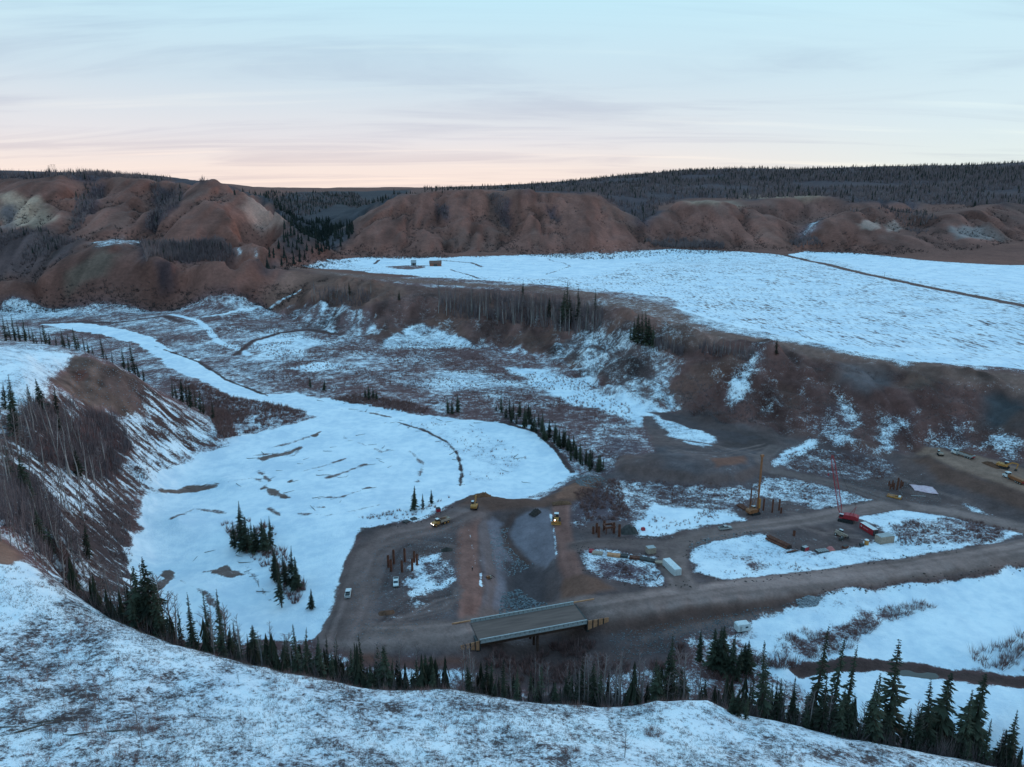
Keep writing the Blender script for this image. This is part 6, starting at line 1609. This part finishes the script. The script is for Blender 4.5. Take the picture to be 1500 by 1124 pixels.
# rusty pipes lying in the snow
e_a = heading((1126, 788), (1156, 802))
for i, (dx, dz) in enumerate(((-1.0, .52), (0, .52), (1.0, .52), (-.5, 1.40), (.5, 1.40))):
    p = stand(1140, 797); off = Rz(e_a) @ Vector((rnd.uniform(-.4, .4), dx * 1.03, dz))
    o = empty('stacked_pipe', (p[0] + off.x, p[1] + off.y, p[2] + off.z), e_a, ('topmost' if dz > 1 else 'bottom') + ' long rusty pipe of the stack lying on the snow', 'pipe', 'stacked rusty pipes')
    MB().tube([(-5.2, 0, 0), (5.2, 0, 0)], .5, 12, False).build('pipe_wall', M_RUST, o, True); MB().tube([(-5.1, 0, 0), (5.1, 0, 0)], .42, 12).build('bore', M_DARK, o)
e = empty('pipe_offcut', stand(1163, 785), .4, 'short upright rusty pipe offcut standing on the gravel yard', 'pipe')
MB().tube([(0, 0, 0), (0, 0, 2.2)], .55, 12, False).build('pipe_wall', M_RUST, e, True); MB().tube([(0, 0, 0), (0, 0, 1.8)], .48, 12).build('bore', M_DARK, e)
# stores along the yard's edge
e = empty('reel_crate', stand(1179, 806), .5, 'dark-sided red crate at the snowy edge of the yard', 'crate'); MB().box((0, 0, .75), (2.4, 1.8, 1.4)).build('box', M_RED, e); MB().box((-1.3, 0, .8), (.2, 1.9, 1.6)).build('end_board', M_DARK, e); MB().box((0, 0, 1.52), (2.2, 1.6, .12)).build('lid', M_CONC, e)
e = empty('flat_rack', stand(1204, 808), .25, 'low flat steel rack between the dark crate and the red heap', 'rack'); MB().box((0, 0, .35), (5.2, 2.4, .3)).build('deck', M_MAT, e)
for k in range(5): MB().box((-2 + k, 0, .62), (.5, 2.2, .24)).build('timber', M_CONC, e)
e = empty('tarped_pallet', stand(1216, 806), .3, 'red tarped heap of goods at the snowy edge of the yard', 'pallet')
MB().box((0, 0, .1), (3.4, 2.2, .18)).build('pallet', M_TIMBER, e); MB().poly([(-1.6, -1, .2), (1.6, -1, .2), (1.7, 1, .2), (-1.6, 1.05, .2), (-.7, -.3, 1.5), (.9, -.35, 1.25), (.8, .5, 1.35), (-.6, .4, 1.6)], [(0, 1, 5, 4), (1, 2, 6, 5), (2, 3, 7, 6), (3, 0, 4, 7), (4, 5, 6, 7)]).build('tarpaulin', mat_simple("faded_red_tarp", (.46, .15, .14), .7, .2, 1), e)
e = empty('steel_plate_stack', stand(1160, 809), .35, 'thin dark steel plates lying on snow below the pipe stack', 'steel plates'); MB().box((0, 0, .2), (5.2, .8, .16)).build('plate', M_DARK, e); MB().box((.3, .2, .36), (4.6, .7, .12), Rz(.05)).build('plate', M_RUST, e)
e = empty('fuel_tank', stand(1269, 798), .2, 'upright yellow tank with a pale lid at the yard edge', 'tank'); MB().tube([(0, 0, .1), (0, 0, 2.1)], .85, 14).build('shell', M_YELLOW, e, False); MB().tube([(0, 0, 2.1), (0, 0, 2.3)], [.88, .6], 14).build('lid', M_WHITE, e)
e = empty('fuel_cube', stand(1262, 800), .2, 'low dark box left of the upright yellow tank', 'box'); MB().box((0, 0, .55), (1.6, 1.2, 1.0)).build('shell', M_DARK, e); MB().box((0, 0, 1.1), (1.5, 1.1, .12)).build('lid', M_MAT, e)
e = empty('equipment_bin', stand(1238, 803), .4, 'low purple-grey bin right of the red heap', 'bin'); MB().box((0, 0, .55), (2.2, 1.3, 1.0), taper=1.1).build('bin_shell', M_RUST, e); MB().box((0, 0, 1.08), (2.2, 1.3, .06)).build('lid', M_MAT, e)
e = empty('air_compressor', stand(1232, 792), .3, 'small dark compressor parked in front of the telehandler', 'compressor'); MB().box((0, 0, .8), (2.0, 1.1, .9), taper=.85).build('housing', M_DARK, e); MB().box((1.5, 0, .45), (1.0, .1, .1)).build('tow_bar', M_DARK, e)
for y in (.6, -.6): wheel(e, 0, y, .33, .33, .2)
# line of stores behind the curved road
ln = [(866, 809, 'red'), (875, 812, 'tan'), (899, 815, 'timber'), (912, 816, 'mat'), (932, 819, 'rust'), (945, 821, 'mat'), (955, 823, 'mat'), (966, 826, 'tan2')]
LNL = {'red': 'small bright red bin at the left end of the stores row', 'tan': 'snow-dusted timber heap beside the red bin in the stores row', 'timber': 'fresh timber lift in the stores row behind the curved road', 'mat': 'dark mat pile in the stores row behind the curved road', 'rust': 'rusty beam pile in the middle of the stores row', 'tan2': 'pale lumpy pallet right before the long white trailer'}
a_l = heading((875, 812), (955, 822))
for px, py, k in ln:
    e = empty('stores_pile', stand(px, py), a_l, LNL[k], 'pile', 'mat piles in the stores row' if k == 'mat' else None)
    mt = {'red': M_RED, 'tan': M_TANP, 'timber': M_TIMBER, 'mat': M_MAT, 'rust': M_RUST, 'tan2': M_TANP}[k]
    L_ = {'red': 1.8, 'tan': 4.0, 'timber': 5.0, 'mat': 4.0, 'rust': 5.2, 'tan2': 3.4}[k]
    for q in range(4): MB().box((rnd.uniform(-.15, .15), -.75 + q * .5, .55), (L_, .44, .7 + rnd.uniform(0, .25))).build('beam', mt, e)
    MB().box((0, 0, .1), (L_ * .8, 1.8, .18)).build('bearer', M_DARK, e)
for px, py, lab in ((942, 777, 'bright red jerry can box alone on the snow above the curved road'),):
    e = empty('red_tool_box', stand(px, py), .3, lab, 'box'); MB().box((0, 0, .6), (1.6, 1.2, 1.1), taper=.9).build('box', M_RED, e); MB().box((0, 0, 1.2), (1.3, 1.0, .1)).build('lid', M_RED, e)
# yellow frame and pink tarpaulin
e = empty('lifting_frame', stand(1310, 729), heading((1300, 727), (1318, 731)), 'low orange steel frame in front of the pile cluster', 'steel frame')
for y in (-1.2, 1.2): MB().box((0, y, .5), (6.2, .35, .7)).build('beam', M_YELLOW, e)
for x in (-2.9, 0, 2.9): MB().box((x, 0, .5), (.35, 2.1, .6)).build('crossbeam', M_ORANGE, e)
MB().box((-1.4, 0, .6), (2.2, 1.9, .5)).build('panel', M_ORANGE, e); MB().box((2.2, 0, 1.0), (1.0, 1.6, .6)).build('power_unit', M_WHITE, e)
x, y, z = stand(1353, 717); m = MB(); nn = 8
pts = [(x + (i / nn - .5) * 8.5 + (j / nn - .5) * 2.0, y + (j / nn - .5) * 8.5 - (i / nn - .5) * 5.5, 0) for j in range(nn + 1) for i in range(nn + 1)]
pts = [(a, b, height(a, b) + .08 + .5 * abs(vnoise(np.array([a * .8]), np.array([b * .8]), 3)[0])) for a, b, _ in pts]
m.poly([(a - x, b - y, c - z) for a, b, c in pts], [(j * (nn + 1) + i, j * (nn + 1) + i + 1, (j + 1) * (nn + 1) + i + 1, (j + 1) * (nn + 1) + i) for j in range(nn) for i in range(nn)])
o = m.build('tarpaulin', M_PINK, None, True, (x, y, z)); tag(o, 'pale pink tarpaulin spread flat on the dark gravel', 'tarpaulin')
sm = o.modifiers.new('thickness', 'SOLIDIFY'); sm.thickness = .04
e = empty('steel_pipe', stand(1345, 727), 0, 'thin pale pipe lying on gravel below the pink tarpaulin', 'pipe'); MB().tube([(-3.2, .5, .15), (3.2, -.5, .15)], .13, 8, False).build('pipe_wall', M_SILVER, e); MB().tube([(-3.1, .48, .15), (3.1, -.48, .15)], .10, 8).build('bore', M_DARK, e)
# ================================================================== trucks on the bench
excavator(1377, 667, heading((1377, 667), (1366, 662)), 'small white-roofed excavator at the left end of the brown bench road', M_TANP, .3, s=.8)
a_b = heading((1424, 671), (1398, 664))
def road_truck(px, py, ang, label, body, load, L):
    e = empty('dump_trailer_truck', stand(px, py), ang, label, 'truck')
    MB().prism([(3.2, .7), (6.1, .7), (6.2, 1.5), (4.9, 1.75), (4.9, 1.9), (3.2, 1.9)], -1.1, 1.1).build('hood', M_WHITE, e)
    cab_box(e, (4.1, 0, 2.3), (1.7, 2.1, 1.4), M_WHITE)
    MB().box((-.6, 0, .85), (9.6, 1.0, .25)).build('chassis', M_DARK, e)
    b = MB(); b.prism([(2.8, 1.05), (2.9, 2.3), (-5.4 + (10 - L), 2.2), (-5.0 + (10 - L), 1.05)], -1.2, 1.2); b.build('dump_body', body, e)
    MB().box((-1.2 + (10 - L) / 2, 0, 2.28), (7.4 - (10 - L), 2.0, .12)).build('load', load, e)
    MB().box((-5.35 + (10 - L), 0, 1.3), (.12, 2.2, .5)).build('tail_board', M_RED, e)
    for x in (5.2, 2.6, -1.6, -2.9, -4.2):
        for y in (1.0, -1.0): wheel(e, x, y, .52, .52, .32)
    return e
road_truck(1411, 669, a_b, 'white truck with a long silver dump trailer on the brown bench road', M_SILVER, M_SOIL, 10)
road_truck(1486, 705, heading((1500, 712), (1474, 700)), 'white truck with an orange trailer at the right end of the bench road', M_ORANGE, M_ORANGE, 10)
excavator(1470, 686, heading((1470, 686), (1488, 690)), 'yellow excavator beside a windrow of red soil on the bench', M_YELLOW, .2, s=1.1)
def heap(px, py, ang, L, W, H, mat, label, name='soil_heap'):
    p = stand(px, py); m = MB(); n, k = 16, 8
    for j in range(k + 1):
        for i in range(n + 1):
            a, b = (i / n - .5) * 2, (j / k - .5) * 2
            r = max(0, 1 - abs(a) ** 2.2) * max(0, 1 - abs(b) ** 1.8)
            wob = float(vnoise(np.array([i * .9 + px]), np.array([j * .9]), 5)[0])
            m.v.append((a * L / 2, b * W / 2, H * r * (.7 + .6 * wob) - .15))
    m.f = [(j * (n + 1) + i, j * (n + 1) + i + 1, (j + 1) * (n + 1) + i + 1, (j + 1) * (n + 1) + i) for j in range(k) for i in range(n)]
    o = m.build(name, mat, None, True, p); o.rotation_euler = (0, 0, ang); return tag(o, label, 'soil heap')
heap(1452, 682, heading((1445, 679), (1465, 687)), 10, 4, 1.8, M_SOIL, 'dark red windrow of soil on the brown bench road')
heap(706, 728, .1, 9, 5, 2.4, mat_simple("orange_soil", (.17, .075, .042), .95, .3, 1, spec=.05), 'fresh orange-red soil heap behind the yellow excavator')
heap(785, 752, .7, 6, 4, 2.2, mat_simple("dark_wet_soil", (.05, .040, .036), .95, .3, 1, spec=.05), 'dark soil heap at the head of the excavated channel')
heap(823, 737, .1, 9, 4, 1.2, mat_simple("rust_soil", (.14, .07, .042), .95, .3, 1, spec=.05), 'dark red soil heap at the top of the right dirt track')
heap(921, 780, .1, 8, 6, 3.4, mat_simple("grey_mound_soil", (.07, .062, .058), .95, .3, 1, spec=.05), 'dark grey mound right of the rusty piles by the channel')
heap(655, 806, .1, 5, 3, 1.3, mat_simple("spoil", (.055, .046, .04), .95, .3, 1, spec=.05), 'small dark spoil heap at the edge of the left snow patch')
heap(566, 898, .2, 6, 3.5, .7, M_SOIL, 'low brown soil patch heap on the gravel near the bridge')
# ================================================================== farm on the terrace, pylons, field pole
def barn(px, py, ang, L, W, H, R, wall, roof, label):
    e = empty('farm_shed', stand(px, py), ang, label, 'building')
    MB().box((0, 0, H / 2), (L, W, H)).build('wall', wall, e)
    for s in (1, -1):
        MB().prism([(s * (W / 2 + .4), H - .25), (0, H + R), (0, H + R + .25), (s * (W / 2 + .55), H)] if s > 0 else [(s * (W / 2 + .55), H), (0, H + R + .25), (0, H + R), (s * (W / 2 + .4), H - .25)], -L / 2 - .4, L / 2 + .4).build('roof', roof, e).rotation_euler = (0, 0, math.pi / 2)
    MB().prism([(-W / 2, H), (W / 2, H), (0, H + R)], -L / 2 + .02, L / 2 - .02).build('gable', wall, e).rotation_euler = (0, 0, math.pi / 2)
    MB().box((0, -W / 2 - .04, H * .4), (L * .3, .08, H * .8)).build('door', M_DARK, e)
    MB().box((L * .3, -W / 2 - .04, H * .55), (L * .12, .08, H * .3)).build('window', M_GLASS, e)
    return e
barn(606, 389, .15, 8, 9, 4.5, 4.2, M_BARN, M_ROOF, 'small grey farm shed with a steep roof on the snowy terrace')
barn(638, 390, .1, 19, 11, 4.5, 4.0, M_REDBARN, M_RBROWN, 'low red-brown barn on the snowy terrace')
for px, t, k in ((71, 242, 'leftmost'), (75, 241, 'middle'), (79, 241, 'rightmost')):
    Yp = 2150; u, w = ray(px, t); x = u * Yp; z0 = height(x, Yp); h = max(20, CAM_Z + w * Yp - z0)
    e = empty('power_pylon', (x, Yp, z0), .3, k + ' of three thin power pylons on the left skyline', 'pylon')
    m = MB()
    for s in (1, -1): m.tube([(s * 2.5, 0, 0), (s * .8, 0, h)], [.35, .22], 4)
    m.build('mast', M_DARK, e)
    for f in (.80, .97): MB().box((0, 0, h * f), (7, .3, .4)).build('cross_arm', M_DARK, e)
e = empty('utility_pole', stand(1295, 409), 0, 'lone thin utility pole beside the hedge line in the field', 'pole')
MB().tube([(0, 0, -.5), (0, 0, 9)], [.22, .14], 6).build('pole', M_LOG, e); MB().box((0, 0, 8.3), (2.4, .14, .16)).build('cross_arm', M_LOG, e)
# ================================================================== riprap
def rock_mesh(s):
    r = random.Random(s); bm = bmesh.new(); bmesh.ops.create_icosphere(bm, subdivisions=1, radius=.5)
    for v in bm.verts: v.co = Vector((v.co.x * r.uniform(.75, 1.25), v.co.y * r.uniform(.7, 1.2), v.co.z * r.uniform(.5, .9)))
    me = bpy.data.meshes.new('riprap_rock'); bm.to_mesh(me); bm.free(); me.materials.append(M_ROCK); return me
RK = [rock_mesh(s) for s in range(6)]
def rocks(name, pts, n, lo, hi, label):
    x, y = scatter(pts, n); V = []; Fc = []
    for a, b in zip(x, y):
        me = rnd.choice(RK); s = rnd.uniform(lo, hi); z = height(float(a), float(b)); t = rnd.uniform(0, 6.28); c, sn = math.cos(t), math.sin(t); o = len(V)
        V += [(a + (v.co.x * c - v.co.y * sn) * s, b + (v.co.x * sn + v.co.y * c) * s, z + v.co.z * s * .8 + s * .1) for v in me.vertices]
        Fc += [tuple(i + o for i in p.vertices) for p in me.polygons]
    m = MB(); m.v = V; m.f = Fc; tag(m.build(name, M_ROCK), label, 'rocks', None, 'stuff')
rocks('riprap', [(735, 868), (760, 862), (800, 884), (812, 893), (770, 905), (730, 905)], 520, .5, 1.2, 'broken grey riprap on the channel bank before the bridge')
rocks('channel_stones', [(715, 775), (745, 772), (745, 800), (775, 830), (790, 815), (745, 845), (722, 830)], 420, .35, .8, 'scattered grey stones in the excavated channel')
rocks('roadside_boulders', [(1165, 880), (1185, 873), (1205, 876), (1195, 888), (1172, 890)], 220, .5, 1.2, 'pile of grey boulders below the haul road embankment')
rocks('bluff_stones', [(100, 528), (150, 533), (200, 558), (235, 590), (180, 605), (100, 575)], 260, .3, .9, 'stones and clods on the bare dirt face of the left bluff')
rocks('dam_rocks', [(835, 700), (870, 696), (895, 706), (880, 716), (850, 712)], 320, .5, 1.1, 'grey rocks on the far end of the earth plug')
rocks('snow_edge_clods', [(1008, 800), (1030, 790), (1080, 780), (1110, 778), (1110, 783), (1040, 796), (1012, 812)], 120, .3, .8, 'dark frozen clods along the edge of the snowy island')
def clods(polys, per_m, lo, hi):
    V = []; Fc = []
    for pts in polys:
        w = world_poly(pts, 20)
        for i in range(len(w)):
            p, q = w[i], w[(i + 1) % len(w)]
            for _ in range(int(math.hypot(*(q - p)) * per_m)):
                t = rnd.random(); a = p[0] + (q[0] - p[0]) * t + rnd.gauss(0, .9); b = p[1] + (q[1] - p[1]) * t + rnd.gauss(0, .9)
                me = rnd.choice(RK); s = rnd.uniform(lo, hi) * (1.5 if rnd.random() < .08 else 1); z = height(float(a), float(b)); o = len(V)
                V += [(a + v.co.x * s, b + v.co.y * s, z + v.co.z * s * .8 + s * .12) for v in me.vertices]; Fc += [tuple(j + o for j in f.vertices) for f in me.polygons]
    m = MB(); m.v = V; m.f = Fc
    tag(m.build('frozen_clods', mat_simple("frozen_soil", (.075, .055, .048), .95, .4, 1, spec=.05)), 'dark frozen clods scattered along the edges of the snowy patches', 'clods', None, 'stuff')
clods([[(1004, 806), (1020, 794), (1075, 782), (1115, 778), (1140, 795), (1180, 808), (1225, 806), (1300, 790), (1400, 806), (1300, 820), (1200, 837), (1120, 851), (1060, 851), (1020, 838)], [(848, 800), (900, 806), (960, 815), (1012, 858), (930, 858), (856, 836)], [(905, 702), (1050, 714), (1100, 735), (1092, 762), (925, 790), (840, 772)], [(585, 858), (608, 844), (615, 814), (652, 830), (668, 850), (610, 870)], [(1118, 697), (1230, 718), (1280, 733), (1200, 747), (1105, 728)], [(530, 774), (575, 769), (625, 764), (660, 742), (640, 750), (580, 772)], [(1200, 870), (1350, 850), (1500, 828), (1500, 832), (1350, 856)]], .9, .25, .7)
rocks('site_gravel', [(505, 930), (520, 850), (560, 790), (650, 770), (680, 760), (670, 900), (560, 945)], 1500, .15, .5, 'loose stones strewn over the left gravel pad')
rocks('yard_gravel', [(1010, 790), (1150, 755), (1300, 735), (1400, 745), (1330, 690), (1200, 705), (1110, 690), (1100, 760), (1200, 800)], 1300, .15, .5, 'loose stones strewn over the construction yard')
rocks('bank_gravel', [(890, 930), (1000, 908), (1180, 880), (1100, 910), (1000, 950), (900, 970)], 900, .2, .6, 'loose stones on the bank below the haul road')
# creek water with snowy edges
wp = [(1172, 982), (1230, 975), (1290, 975), (1330, 981), (1400, 991), (1500, 1003), (1600, 1008), (1600, 1016), (1500, 1010), (1400, 1000), (1330, 991), (1280, 990), (1200, 990)]
ww = world_poly(wp, 30); zw = min(height(a, b) for a, b in ww) + .55
bm = bmesh.new(); bm.faces.new([bm.verts.new((a, b, zw)) for a, b in ww]); me = bpy.data.meshes.new('creek_water'); bm.to_mesh(me); bm.free(); me.materials.append(M_WATER)
o = bpy.data.objects.new('creek_water', me); COL.objects.link(o); o['kind'] = 'structure'
